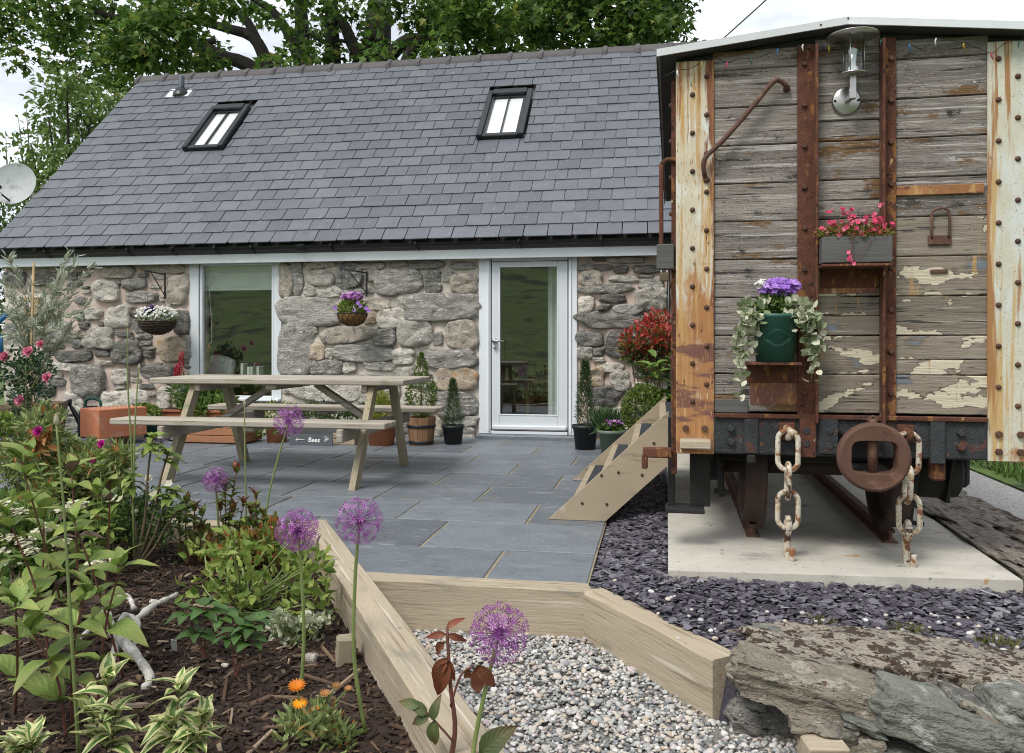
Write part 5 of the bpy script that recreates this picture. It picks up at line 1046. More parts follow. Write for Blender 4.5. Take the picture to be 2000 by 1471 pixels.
P = np.array(b) + np.stack([NR.normal(0, .05, 160) - .06, NR.normal(.05, .03, 160), np.full(160, .22)], 1); D = NR.normal(size=(160, 3)) * .5 + [0, 0, 1.3]; spray(t, 'grass_blades', P, D, .25, NEEDLE, 'chive')
b = Vector((-.30, 7.55, 0)); b = G(1243, 884); t = plant('potted_box', 'round box bush in pale terracotta bowl behind the steps', 'potted plant', b, .15, .20, 'terracotta_pale', .02)
P, D = ell(W(1258, 803, b.y), (.22, .22, .26), 3200, .65, .25); spray(t, 'foliage', P, D, .030, LEAF, 'box_leaf'); MB().tube([b + Vector((0, 0, .15)), W(1258, 803, b.y)], .012, 6).build('stem', 'twig', t)
b = G(1272, 876); b = Vector((W(1275, 700, 8.55).x, 8.55, 0)); t = plant('potted_photinia', 'bushy shrub with bright red young leaves against the wall', 'potted plant', b, .17, .28, 'terracotta', .015)
cs = [W(px, py, 8.55 + rn(-.12, .12)) for px, py in ((1240, 665), (1265, 640), (1285, 628), (1300, 660), (1250, 690), (1280, 690), (1232, 690), (1300, 700), (1265, 715), (1275, 660))]
P, D = clumps(cs, 150, (.12, .11, .11), .3, .5); z = (P[:, 2] - P[:, 2].min()) / np.ptp(P[:, 2]); spray(t, 'foliage', P, D, .075, LEAF_N if False else leaf_t(.36, .08, .2), 'photinia_red', np.clip(z * .7 + NR.normal(0, .25, len(P)) + .12, 0, 1))
mb = MB()
for c in cs: mb.tube(curve([b + Vector((0, 0, .2)), (b + c) / 2 + Vector((rn(-.05, .05), 0, .05)), c], 8), .006, 5)
stuff(mb.build('stems', 'twig', t))
b = Vector((W(1290, 760, 8.2).x, 8.2, 0)); t = plant('potted_laurel', 'glossy long-leaved green plant between red shrub and van', 'potted plant', b, .15, .25, 'pot_black')
lm = big_leaf('leaf', 'laurel_leaf', .34, .35, .06)
for k in range(46):
    a = rn(0, 6.28); q = b + Vector((rn(-.09, .12), rn(-.1, .1), rn(.38, .95))); put_leaf(lm, q, (math.cos(a), math.sin(a) - .3, rn(.1, .8)), rn(.15, .24), t)
for k in range(6): MB().tube([b + Vector((0, 0, .2)), b + Vector((rn(-.1, .12), rn(-.08, .08), rn(.6, .95)))], .006, 5).build('stem', 'green_stem', t)
b = G(745, 869); t = plant('potted_conifer', 'low golden conifer in wide terracotta pot under the bench', 'potted plant', b, .165, .255, 'terracotta', .02)
P, D = ell(b + Vector((0, 0, .38)), (.11, .11, .19), 1500, .4, .8); spray(t, 'foliage', P, D, .05, NEEDLE, 'gold_conifer')
b = G(541, 863); t = plant('potted_plant', 'terracotta pot with pale yellow leaves beside the bees sign', 'potted plant', b, .13, .25, 'terracotta', .012)
P, D = ell(b + Vector((-.02, 0, .33)), (.16, .12, .07), 130, .4, .4); spray(t, 'foliage', P, D, .085, LEAF_N, 'lime_leaf')
# slate sign with chalk lettering
b = G(608, 870); t = thing('slate_sign', 'small slate sign reading Bees with an arrow and a bee', 'sign', b)
tilt_ = Matrix.Rotation(math.radians(-12), 4, 'X'); SM = Matrix.Translation(b + Vector((0, 0, .055))) @ tilt_
o = MB().box((0, 0, 0), (.475, .016, .115), .003).build('slate_board', 'sign_slate', t); o.matrix_basis = SM; parent_to(o, t)
def text(s, size, M, mat, parent, name):
    cu = bpy.data.curves.new(name, 'FONT'); cu.body = s; cu.size = size; cu.align_x = 'CENTER'; cu.align_y = 'CENTER'; cu.extrude = .0008; cu.offset = size * .012
    tmp = bpy.data.objects.new(name, cu); me = bpy.data.meshes.new_from_object(tmp); bpy.data.objects.remove(tmp); bpy.data.curves.remove(cu)
    o = obj(name, me, mat); o.matrix_basis = M; parent_to(o, parent); return o
RX = Matrix.Rotation(math.radians(90), 4, 'X')
text('Bees', .068, SM @ Matrix.Translation((.035, -.0095, .0)) @ RX, 'chalk', t, 'lettering')
mb = MB(); mb.tube([(-.165, -.0095, 0), (-.07, -.0095, .002)], .0035, 6); mb.tube([(-.145, -.0095, .018), (-.168, -.0095, 0), (-.145, -.0095, -.02)], .0035, 6); o = mb.build('arrow', 'chalk', t); o.matrix_basis = SM; parent_to(o, t)
mb = MB()
for (cx, cz, a, l_, w_) in ((.165, .0, .7, .024, .011), (.158, .024, 1.9, .018, .009), (.180, .020, 2.3, .018, .009)):
    mb.tube([(cx + l_ * math.cos(u) * math.cos(a) - w_ * math.sin(u) * math.sin(a), -.0095, cz + l_ * math.cos(u) * math.sin(a) + w_ * math.sin(u) * math.cos(a)) for u in [i * math.pi / 8 for i in range(16)]], .0018, 5, closed=True)
for k in (-.008, .0, .008): mb.tube([(.165 + k - .006, -.0095, k * .8 + .008), (.165 + k + .006, -.0095, k * .8 - .008)], .0018, 5)
o = mb.build('bee_drawing', 'chalk', t); o.matrix_basis = SM; parent_to(o, t)
b = G(672, 869); t = thing('wooden_crate', 'low pale wooden crate right of the bees sign', 'crate', b)
for k in range(2): MB().box(b + Vector((0, 0, .03 + k * .065)), (.24, .02, .055), .003).build('slat', 'crate_wood', t)
for s in (-1, 1): MB().box(b + Vector((s * .11, .11, .06)), (.02, .2, .115), .003).build('end_panel', 'crate_wood', t)
# cedar planter and brown trough left of the window
b = (G(335, 868) + G(487, 866)) / 2; b.y += .0; t = thing('cedar_planter', 'low slatted reddish cedar planter under the window', 'planter', b)
hw = (G(487, 866).x - G(335, 868).x) / 2
for k in range(2):
    MB().box(b + Vector((0, 0, .05 + k * .078)), (2 * hw, .022, .072), .004).build('slat', 'cedar', t)
    for s in (-1, 1): MB().box(b + Vector((s * (hw - .012), .21, .05 + k * .078)), (.022, .39, .072), .004).build('slat', 'cedar', t)
for k in range(11): MB().box(b + Vector((-hw + .06 + k * (2 * hw - .12) / 10, .02, .006)), (.05, .05, .012), .002).build('foot', 'soil', t)
MB().box(b + Vector((0, .2, .07)), (2 * hw - .05, .37, .12), .004).build('soil', 'soil', t)
P, D = ell(b + Vector((.35, .2, .16)), (.5, .16, .10), 260, .3, .6); spray(t, 'foliage', P, D, .05, LEAF, 'green_leaf')
b = Vector((W(392, 800, 8.85).x, 8.85, 0)); t = thing('trough_planter', 'brown plastic trough with leafy green shrub below the window', 'planter', b)
mb = MB(); mb.box(b + Vector((0, 0, .14)), (.92, .26, .28), .02); mb.box(b + Vector((0, 0, .275)), (.98, .31, .03), .01); mb.build('trough', 'terracotta', t)
MB().box(b + Vector((0, 0, .29)), (.88, .22, .012), .002).build('soil', 'soil', t)
cs = [W(px, py, 8.8 + rn(-.1, .1)) for px, py in ((385, 770), (405, 785), (425, 775), (400, 800), (370, 790), (420, 800), (395, 760), (440, 790))]
P, D = clumps(cs, 90, (.11, .1, .09), .3, .5); spray(t, 'foliage', P, D, .085, LEAF, 'green_leaf')
b = G(590, 856); t = thing('herb_trough', 'grey-green leafy herbs in a low trough behind the table', 'planter', Vector((b.x, 8.85, 0)))
b = Vector((W(650, 820, 8.85).x, 8.85, 0)); MB().box(b + Vector((0, 0, .09)), (1.0, .22, .18), .01).build('trough', 'trough_wood', t)
for k in range(9):
    P, D = ell(b + Vector((-.5 + k * .125, rn(-.03, .03), rn(.20, .32))), (.1, .09, rn(.08, .18)), 110, .2, .7); spray(t, 'foliage', P, D, .045, LEAF, 'rose_leaf' if k % 2 else 'hedge_leaf')
b = Vector((W(280, 815, 8.5).x, 8.5, 0)); t = plant('potted_plant', 'yellow variegated trailing plant in a bowl beside the clay block', 'potted plant', b, .19, .22, 'pot_green', .01)
P, D = ell(b + Vector((0, 0, .26)), (.20, .17, .10), 700, .5, .2); spray(t, 'foliage', P, D, .045, LEAF, 'lime_leaf')
# lupin
b = Vector((W(353, 790, 8.75).x, 8.75, 0)); t = thing('lupin', 'red lupin flower spikes beside the window frame', 'lupin', b)
for (px, y0, y1) in ((353, 688, 735), (345, 712, 740)):
    a, c = W(px, y1, 8.75), W(px + 2, y0, 8.75); MB().tube([b, a, c], .005, 5).build('stem', 'green_stem', t)
    n = 240; tt = NR.random(n); ang = NR.random(n) * 6.28; P = np.array(a) + (np.array(c) - np.array(a)) * tt[:, None]; rr_ = .035 * (1 - tt * .85); Dd = np.stack([np.cos(ang), np.sin(ang), np.full(n, .35)], 1); P = P + Dd * rr_[:, None] * .8
    spray(t, 'flower_spike', P, Dd, .022, LEAF_R, 'petal_lupin')
P, D = ell(b + Vector((0, 0, .5)), (.12, .1, .18), 160, .2, .4); spray(t, 'foliage', P, D, .09, LEAF_N, 'green_leaf')
# clay block on the timber edging, watering can behind it
p0, p1, p2 = G(156, 853, .085), G(193, 858, .085), G(262, 846, .085); d1 = (p1 - p0); d2 = (p2 - p1)
e1 = d1.normalized(); e2 = Vector((-e1.y, e1.x, 0)); ln = .52; hh = .30
c0 = (p0 + p1) / 2 + e2 * ln / 2; t = thing('clay_block', 'large orange perforated clay block on the timber edging', 'clay block', c0)
MB().box((0, 0, 0), (d1.length, ln, hh), .006).build('block', 'clay_block', t, None)
o = t.children[0] if t.children else bpy.data.objects[-1]
def place_rot(o, M): o.matrix_basis = M; parent_to(o, o.parent)
MBk = Matrix.Translation(c0 + Vector((0, 0, hh / 2))) @ Matrix((e1, e2, Vector((0, 0, 1)))).transposed().to_4x4(); place_rot(o, MBk)
hm = MB().box((0, 0, 0), (.022, .022, .006), .002).mesh('hole'); hm.materials.append(MATS['terracotta_pale'])
for i in range(4):
    for j in range(11):
        o = bpy.data.objects.new('perforation', hm); COL.objects.link(o); o.parent = t; place_rot(o, MBk @ Matrix.Translation((-d1.length * .36 + i * d1.length * .24, -ln * .43 + j * ln * .086, hh / 2 + .001)))
b = Vector((W(178, 830, 8.35).x, 8.35, .0)); t = thing('watering_can', 'dark green plastic watering can behind the clay block', 'watering can', b)
MB().lathe(b, [(.0001, 0), (.135, 0), (.14, .1), (.125, .27), (.10, .33), (.06, .35), (.05, .34)], 24).build('body', 'pot_black', t)
a = W(133, 787, 8.35); MB().tube(curve([b + Vector((-.10, 0, .08)), b + Vector((-.18, 0, .22)), a + Vector((.05, 0, -.06)), a + Vector((.02, 0, -.02))], 14), [.035 - .0015 * i for i in range(15)], 10).build('spout', 'pot_black', t)
MB().lathe(a + Vector((.02, 0, -.02)), [(.0001, -.01), (.018, -.01), (.05, .035), (.048, .045), (.0001, .05)], 16, axis=(-.6, 0, .8)).build('rose_head', 'pot_black', t)
MB().tube(curve([b + Vector((-.075, 0, .30)), b + Vector((-.07, 0, .40)), b + Vector((-.02, 0, .435)), b + Vector((.07, 0, .43)), b + Vector((.12, 0, .39)), b + Vector((.125, 0, .28))], 22), .017, 10).build('handle', 'pot_green', t)
# old half barrels and blue pots at the left
b = Vector((W(72, 830, 8.1).x, 8.1, 0)); t = thing('barrel_planter', 'weathered half barrel with stained staves behind the pink rose', 'planter', b); barrel(t, b, .26, .31, .40, 18, 'barrel_old')
b = Vector((W(5, 830, 7.8).x, 7.8, 0)); t = thing('barrel_planter', 'weathered half barrel at the left edge of the picture', 'planter', b); barrel(t, b, .24, .29, .38, 18, 'barrel_old')
b = G(42, 880); t = plant('rose_bush', 'pink rose bush in blue plastic pot in front of the half barrel', 'rose bush', b, .14, .20, 'pot_blue', .02)
cs = [W(px, py, b.y + rn(-.15, .15)) for px, py in ((40, 790), (55, 760), (35, 735), (70, 740), (50, 710), (20, 760), (80, 770), (60, 690), (85, 720), (30, 700), (45, 815), (15, 720))]
P, D = clumps(cs, 75, (.12, .12, .11), .2, .2); spray(t, 'foliage', P, D, .048, LEAF, 'rose_leaf')
for c in cs: MB().tube(curve([b + Vector((0, 0, .15)), (b + c) / 2 + Vector((rn(-.06, .06), rn(-.05, .05), .1)), c], 8), .005, 5).build('stem', 'green_stem', t)
def rose_bloom(c, r, mat, parent, name='bloom', face=(.2, -1, .35)):
    Ps, Ds, Ss = [], [], []
    F_ = Vector(face).normalized()
    for k in range(26):
        q = k / 26; a = k * 2.4; tl_ = .15 + 1.15 * q; x = F_.orthogonal().normalized(); y = F_.cross(x)
        d = F_ * math.cos(tl_) + (x * math.cos(a) + y * math.sin(a)) * math.sin(tl_); Ps.append(c); Ds.append(d); Ss.append(r * (.75 + .3 * q))
    return scatter(*leaf_t(1.0, .28, -.1), np.array(Ps), np.array(Ds), np.array(Ss), name, mat, parent, NR.random(26), nrm=np.tile(np.array(F_), (26, 1)) + NR.normal(size=(26, 3)) * .1)
for (px, py, r) in ((10, 698, .066), (57, 688, .066), (80, 673, .048), (93, 738, .060), (40, 783, .066)): rose_bloom(W(px, py, b.y - .12), r, 'petal_rose', t)
b = G(2, 895); t = plant('flower_pot', 'plain blue plastic pot cut by the left picture edge', 'flower pot', b, .14, .20, 'pot_blue', .02)
P, D = ell(b + Vector((0, 0, .3)), (.15, .15, .12), 260, .2, .3); spray(t, 'foliage', P, D, .06, LEAF, 'lime_leaf')
# silver-leaved willow with its cane
b = Vector((W(62, 840, 7.9).x, 7.9, .0)); t = thing('silver_shrub', 'airy silver-leaved shrub tied to a cane against the wall', 'shrub', b)
tips = [(15, 500), (5, 545), (25, 560), (135, 492), (150, 500), (185, 515), (120, 530), (100, 560), (130, 590), (150, 620), (160, 655), (95, 600), (120, 640), (70, 640), (30, 620), (20, 660), (45, 590), (150, 560), (175, 590), (110, 680), (60, 545), (10, 600)]
Ps, Ds = [], []
for (px, py) in tips:
    Y_ = 7.9 + rn(-.3, .25); c = W(px, py, Y_); m0 = b + Vector((0, 0, rn(.5, 1.3))); cv = curve([b + Vector((0, 0, .1)), m0, m0.lerp(c, .55) + Vector((0, 0, .08)), c], 14)
    MB().tube(cv, [.006 - .00032 * i for i in range(15)], 5).build('branch', 'cane', t)
    for q in range(66):
        k = rn(.45, 1); i = min(13, int(k * 14)); p = cv[i].lerp(cv[i + 1], rn(0, 1)); d = (cv[i + 1] - cv[i]).normalized(); Ps.append(p + Vector((rn(-.02, .02), rn(-.02, .02), rn(-.02, .02)))); Ds.append(d * .7 + Vector((rn(-1, 1), rn(-1, 1), rn(-.6, 1))) * .8)
spray(t, 'foliage', np.array(Ps), np.array(Ds), .098, leaf_t(.20, .04, .2), 'grey_leaf')
c = thing('bamboo_cane', 'tall bamboo cane standing beside the silver shrub', 'cane', b + Vector((.02, -.1, 0))); MB().tube([W(60, 800, 7.8), W(61, 690, 7.8), W(66, 512, 7.75)], .011, 8).build('pole', 'cane', c)
for k in (.3, .6, .85): p = W(60, 800, 7.8).lerp(W(66, 512, 7.75), k); MB().tube([p, p + Vector((0, 0, .012))], .0125, 8).build('node', 'cane', c)
# box and cable on the wall
b = W(65, 598, 9.0); t = thing('wall_box', 'small square wooden box fixed high on the left wall', 'wall box', b); MB().box(b, (.20, .10, .215), .006).build('box', 'cane', t); MB().box(b + Vector((-.03, -.053, .0)), (.09, .008, .09), .003).build('front_panel', 'lead_white', t); MB().box(b + Vector((-.035, -.06, -.01)), (.04, .008, .05), .003).build('red_mark', 'petal_lupin', t)
b = W(4, 650, 8.6); t = thing('blue_tube', 'bright blue plastic tubes leaning at the far left of the wall', 'tube', Vector((b.x, 8.6, 0)))
for (a, c) in (((-14, 640), (14, 614)), ((2, 690), (0, 655))): MB().tube([W(*a, 8.6), W(*c, 8.6)], .028, 10).build('tube', 'petal_blue', t)
MB().tube([Vector((b.x - .25, 8.6, 0)), W(-14, 690, 8.6)], .024, 10).build('tube', 'petal_blue', t)
# hanging baskets and brackets
def bracket(px, py0, py1, arm, label):
    a, c = W(px, py0, 9.03), W(px, py1, 9.03); t = thing('basket_bracket', label, 'bracket', c, 'brackets for the hanging baskets')
    MB().box((a + c) / 2, (.022, .012, abs(a.z - c.z)), .003).build('back_bar', 'black_metal', t)
    e = a + Vector((arm, -.26, .012)); MB().tube([a + Vector((0, 0, -.02)), e], .007, 6).build('arm', 'black_metal', t)
    MB().tube([c + Vector((0, 0, .04)), a + Vector((arm * .75, -.20, .0))], .006, 6).build('strut', 'black_metal', t); MB().tube(curve([e, e + Vector((0, -.02, .015)), e + Vector((0, -.03, -.005)), e + Vector((0, -.02, -.02))], 10), .005, 6).build('hook', 'black_metal', t); return e + Vector((0, -.02, -.02))
def basket(px, py, r, h, hook, label, lin, wire):
    c = W(px, py, hook.y); t = thing('hanging_basket', label, 'hanging basket', c - Vector((0, 0, h)), 'hanging baskets on the cottage wall')
    prof = [(.0001, -h)] + [(r * math.sin(a), -h * math.cos(a)) for a in [i * math.pi / 2 / 8 for i in range(1, 9)]] + [(r * .9, .0), (.0001, -.015)]
    MB().lathe(c, prof, 24).build('liner', lin, t)
    for k in range(3): a = 2 * math.pi * k / 3 + .5; MB().tube([c + Vector((r * math.cos(a), r * math.sin(a), 0)), hook], .0025, 5).build('hanger', 'black_metal', t)
    if wire == 'wire':
        for k in range(14):
            a = 2 * math.pi * k / 14
            for s in (-1, 1):
                pts = [c + Vector(((r + .004) * math.sin(e) * math.cos(a + s * (math.pi / 2 - e) * .5), (r + .004) * math.sin(e) * math.sin(a + s * (math.pi / 2 - e) * .5), -(h + .004) * math.cos(e))) for e in [i * math.pi / 2 / 8 for i in range(1, 9)]]
                MB().tube(pts, .003, 5).build('wire', 'black_metal', t)
        MB().tube([c + Vector(((r + .004) * math.cos(a), (r + .004) * math.sin(a), 0)) for a in [2 * math.pi * i / 28 for i in range(28)]], .005, 6, closed=True).build('rim', 'black_metal', t)
    else:
        for i in range(13):
            e = math.pi / 2 * (i + 1) / 13; mb = MB(); mb.tube([c + Vector(((r * math.sin(e) + .006 + .005 * math.sin(k * 2.0 + i * 1.6)) * math.cos(2 * math.pi * k / 40), (r * math.sin(e) + .006 + .005 * math.sin(k * 2.0 + i * 1.6)) * math.sin(2 * math.pi * k / 40), -h * math.cos(e) + rn(-.004, .004))) for k in range(40)], .0085, 5, closed=True); mb.build('woven_ring', 'wicker', t)
    return t, c
hk = bracket(322, 534, 584, -.07, 'black iron bracket above the white flowered basket')
t, c = basket(307, 628, .20, .15, hk, 'wicker hanging basket with white and dark violet flowers', 'wicker', 'wicker')
P, D = ell(c + Vector((0, 0, .03)), (.22, .20, .09), 800, .4, .5); spray(t, 'foliage', P, D, .045, LEAF_N, 'green_leaf')
P, D = ell(c + Vector((0, -.02, .09)), (.245, .20, .10), 330, .6, .4); P[:, 2] = np.maximum(P[:, 2], c.z + .0); spray(t, 'white_flowers', P, D * .4 + [0, -.7, .5], .017, FL5, 'petal_white')
P, D = ell(c + Vector((-.02, -.1, .13)), (.07, .06, .05), 36, .4, .3); spray(t, 'violet_flowers', P, D * .3 + [0, -1, .4], .036, FL5, 'petal_violet')
hk = bracket(716, 530, 579, -.20, 'black iron bracket above the purple flowered basket')
t, c = basket(688, 612, .165, .145, hk, 'wire and coir hanging basket with purple flowers', 'coir', 'wire')
P, D = ell(c + Vector((0, 0, .05)), (.16, .15, .10), 700, .4, .6); spray(t, 'foliage', P, D, .04, LEAF, 'lime_leaf')
P, D = ell(c + Vector((0, -.02, .185)), (.12, .12, .05), 150, .5, .6); spray(t, 'flowers', P, D * .3 + [0, -.6, .8], .026, FL12, 'petal_mauve')
P = np.array([W(px, py, hk.y - .12) for px, py in ((655, 601), (692, 606), (704, 598), (715, 602), (720, 607), (699, 592))]); stuff(spray(t, 'violet_flowers', P, np.tile([.1, -1, .3], (6, 1)), .028, FL12, 'petal_purple'))
# things seen through the panes
b = W(1080, 800, 9.42); t = tag(MB().add(*(lambda q: ([(x, 9.36 + .025 * math.sin(i * 1.7), z) for i, x in enumerate(q) for z in (.1, 2.0)], [(2 * i, 2 * i + 2, 2 * i + 3, 2 * i + 1) for i in range(len(q) - 1)]))([W(1070, 700, 9.36).x + k * .018 for k in range(14)]), True).build('curtain', 'white_paint'), 'pale curtain hanging inside the glazed door', 'curtain')
t = thing('roman_blind', 'pale fabric blind half raised inside the window', 'blind', W(465, 560, 9.25))
for k, (y0, y1) in enumerate(((508, 533), (533, 560), (560, 567))): a, c = W(398, y0, 9.22), W(536, y1, 9.22); MB().box(((a.x + c.x) / 2, 9.22 - .012 * k, (a.z + c.z) / 2), (c.x - a.x + .1, .012, abs(a.z - c.z)), .004).build('fold', 'pale_paint', t)
MB().tube(curve([W(403, 567, 9.2), W(404, 620, 9.2), W(404, 667, 9.2), W(410, 672, 9.2), W(414, 655, 9.2), W(409, 567, 9.2)], 30), .004, 5).build('cord', 'lead_white', t); MB().tube([W(405, 670, 9.2), W(410, 683, 9.2)], .02, 8).build('cord_weight', 'terracotta', t)
t = thing('books', 'row of pale books on the sill inside the window', 'books', W(490, 735, 9.4)); x = W(474, 730, 9.4).x
for k in range(6): h = rn(.10, .16); MB().box((x + .02, 9.4, gz0 + h / 2), (.034, .12, h), .003).build('book', ['lead_white', 'trough_wood', 'pale_paint'][k % 3], t); x += .042
o = obj('cushion', rock_mesh(.34, .12, .34, 5, 6, .35, .05), 'chalk', None, W(432, 722, 9.5)); o.rotation_euler = (0, .2, 0); tag(o, 'cream cushion propped inside the window', 'cushion')
t = thing('wooden_stool', 'pale wooden stool standing inside the door', 'stool', W(1058, 790, 10.2)); c = W(1062, 742, 10.2); MB().box(c, (.42, .36, .05), .006).build('seat', 'cane', t)
for sx in (-1, 1):
    for sy in (-1, 1): MB().box((c.x + sx * .18, c.y + sy * .14, c.z / 2), (.05, .05, c.z - .05), .004).build('leg', 'cane', t)
# satellite dish
dc = W(30, 362, 9.6); t = thing('satellite_dish', 'grey satellite dish on a pole beyond the left gable', 'satellite dish', (dc.x + .1, 9.9, 0)); F_ = Vector((.25, -1, .25)).normalized()
prof = [(.0001, .0)] + [(.29 * i / 8, .06 * (i / 8) ** 2) for i in range(1, 9)] + [(.293, .062), (.29, .052), (.15, .004), (.0001, -.01)]
MB().lathe(dc, prof, 40, axis=F_).build('reflector', 'dish_grey', t)
a = dc + Vector((-.06, -.30, -.08)); MB().tube([dc + Vector((.02, -.05, -.26)), a + Vector((0, .05, -.03))], .012, 6).build('arm', 'black_metal', t); MB().tube([a, a + Vector((.01, .10, .02))], [.035, .028], 10).build('receiver', 'black_plastic', t); MB().tube(curve([a, a + Vector((.0, -.01, -.10)), a + Vector((.06, .02, -.13)), a + Vector((.07, .06, -.05))], 14), .007, 6).build('cable', 'lead_white', t)
MB().tube([dc + Vector((0, .06, 0)), dc + Vector((.06, .22, -.06)), (dc.x + .06, 9.82, 0)], .022, 8).build('pole', 'galvanised', t)
# overhead cable
a, c = W(1385, 100, 13), W(1620, -120, 13); o = MB().tube(curve([a, a.lerp(c, .5) - Vector((0, 0, .03)), c], 20), .011, 6).build('overhead_cable', 'black_plastic'); tag(o, 'thin overhead cable slanting up into the sky above the van', 'cable')

# ================================================================== FLOWERS ON THE VAN
q = vanw(wpt(1508, 707)); b = q + Vector((0, -.10, .004)); t = thing('flower_pot', 'green embossed pot with purple flowers and variegated trailing ivy on the van', 'flower pot', b)
MB().lathe(b, [(.0001, 0), (.085, 0), (.102, .20), (.108, .205), (.110, .222), (.098, .222), (.095, .20), (.0001, .19)], 36).build('pot', 'pot_green', t)
mb = MB(); pts = []
for i in range(48):
    u = 2 * math.pi * i / 48; r = 1 + .10 * math.cos(4 * u) ; x = .055 * r * math.cos(u); z = .036 * r * math.sin(u); R_ = .0955 + (.108 - z) * -.0 ; ang = x / .096; pts.append(b + Vector((.0965 * math.sin(ang), -.0965 * math.cos(ang) - .002, .11 + z)))
mb.tube(pts, .0022, 5, closed=True); mb.tube([b + (p - b - Vector((0, 0, .11))) * Vector((1, 1, 1)).x * 1 + Vector((0, 0, .11)) if False else p.lerp(b + Vector((0, -.097, .11)), .18) + Vector((0, -.004, 0)) for p in pts], .0015, 5, closed=True); mb.build('embossed_crest', 'pot_green', t)
P, D = ell(b + Vector((0, 0, .27)), (.075, .07, .07), 500, .3, .6); spray(t, 'foliage', P, D, .032, LEAF, 'green_leaf')
P, D = ell(b + Vector((.02, -.02, .345)), (.095, .07, .038), 210, .4, .6); spray(t, 'flowers', P, D * .4 + [0, -.8, .5], .017, FL5, 'petal_purple')
P, D = ell(b + Vector((-.06, -.03, .36)), (.03, .03, .02), 14, .4, .6); spray(t, 'white_flowers', P, D * .4 + [0, -.8, .5], .015, FL5, 'petal_white')
Ps, Ds, Ss = [], [], []
P, D = ell(b + Vector((-.085, -.03, .245)), (.075, .07, .045), 75, .3, .2); Ps += list(P); Ds += list(D); P, D = ell(b + Vector((.095, -.03, .24)), (.075, .07, .05), 90, .3, .2); Ps += list(P); Ds += list(D)
for (px, py) in ((1445, 745), (1450, 770), (1462, 690), (1440, 700), (1478, 650), (1590, 720), (1580, 700), (1600, 690), (1570, 660), (1585, 745), (1560, 640), (1592, 640), (1450, 660), (1575, 690)):
    e_ = W(px, py, b.y - .06); s_ = b + Vector((.09 if px > 1508 else -.09, -.05, .22)); cv = curve([s_, Vector((e_.x * .6 + s_.x * .4, s_.y - .05, s_.z - .01)), Vector((e_.x, e_.y, s_.z * .5 + e_.z * .5)), e_], 12); MB().tube(cv, .002, 4).build('trailing_stem', 'green_stem', t)
    for k in range(4, 13):
        for _ in range(2): Ps.append(cv[k] + Vector((rn(-.012, .012), rn(-.015, .005), rn(-.01, .01)))); Ds.append((rn(-1, 1), rn(-.9, .1), rn(-.4, .6)))
rv_ = NR.random(len(Ps)); spray(t, 'ivy_leaves', np.array(Ps), np.array(Ds), .034 + .010 * NR.random(len(Ps)), LEAF_R, 'ivy_leaf', rv_)
q = vanw(wpt(1659, 521)); b = q + Vector((0, -.085, .004)); t = thing('flower_trough', 'small grey wooden trough with red saxifrage on the van end', 'flower trough', b)
for s in (-1, 1): MB().box(b + Vector((0, s * .065, .06)), (.30, .018, .12), .004).build('side_board', 'trough_wood', t); MB().box(b + Vector((s * .142, 0, .06)), (.016, .11, .118), .003).build('end_board', 'trough_wood', t)
MB().box(b + Vector((0, 0, .05)), (.27, .11, .09), .003).build('soil', 'soil', t)
P, D = ell(b + Vector((0, -.01, .135)), (.175, .085, .045), 1300, .3, .5); spray(t, 'foliage', P, D, .024, LEAF_N, 'saxifrage')
P, D = ell(b + Vector((.01, -.03, .165)), (.16, .07, .05), 46, .3, .5); spray(t, 'flowers', P, D * .4 + [0, -.8, .4], .014, FL5, 'petal_saxifrage')
Ps = []
for k in range(17):
    a_ = b + Vector((rn(-.13, .14), rn(-.05, .02), .14)); c_ = b + Vector((rn(-.15, .17), rn(-.06, 0), rn(.18, .265))); 
    if k > 13: c_ = b + Vector((rn(-.05, .02), -.09, rn(.0, .06)))
    MB().tube(curve([a_, (a_ + c_) / 2 + Vector((0, -.03, .02)), c_], 6), .0014, 4).build('flower_stem', 'red_stem', t); Ps += [c_ + Vector((rn(-.012, .012), rn(-.01, .01), rn(-.01, .01))) for _ in range(3)]
stuff(spray(t, 'buds', np.array(Ps), NR.normal(size=(len(Ps), 3)) * .4 + [0, -.8, .4], .011, FL5, 'petal_saxifrage'))

# ================================================================== LOOSE GROUND COVER (nobody could count it)
def ico(sub=1):
    import bmesh
    bm = bmesh.new(); bmesh.ops.create_icosphere(bm, subdivisions=sub, radius=.5); v = [tuple(x.co) for x in bm.verts]; f = [tuple(x.index for x in q.verts) for q in bm.faces]; bm.free(); return np.array(v), np.array(f)
IV, IF = ico(2)
def region(poly, n, holes=()):
    P = np.array(poly); lo, hi = P.min(0), P.max(0); x = NR.uniform(lo[0], hi[0], n); y = NR.uniform(lo[1], hi[1], n); k = inpoly(x, y, poly)
    for h in holes: k &= ~inpoly(x, y, h)
    return x[k], y[k]
gp = [(-.55, 1.75), (1.0, 1.75), (1.0, 2.7), (.42, 2.82), (.22, 2.86), (-.31, 3.54), (-1.34, 3.54)]
VV, FF, RR = [], [], []; off = 0
x, y = region(gp, 21500); n = len(x)
keep = x > np.array([diag(q) for q in y]) + .05; x, y = x[keep], y[keep]; n = len(x)
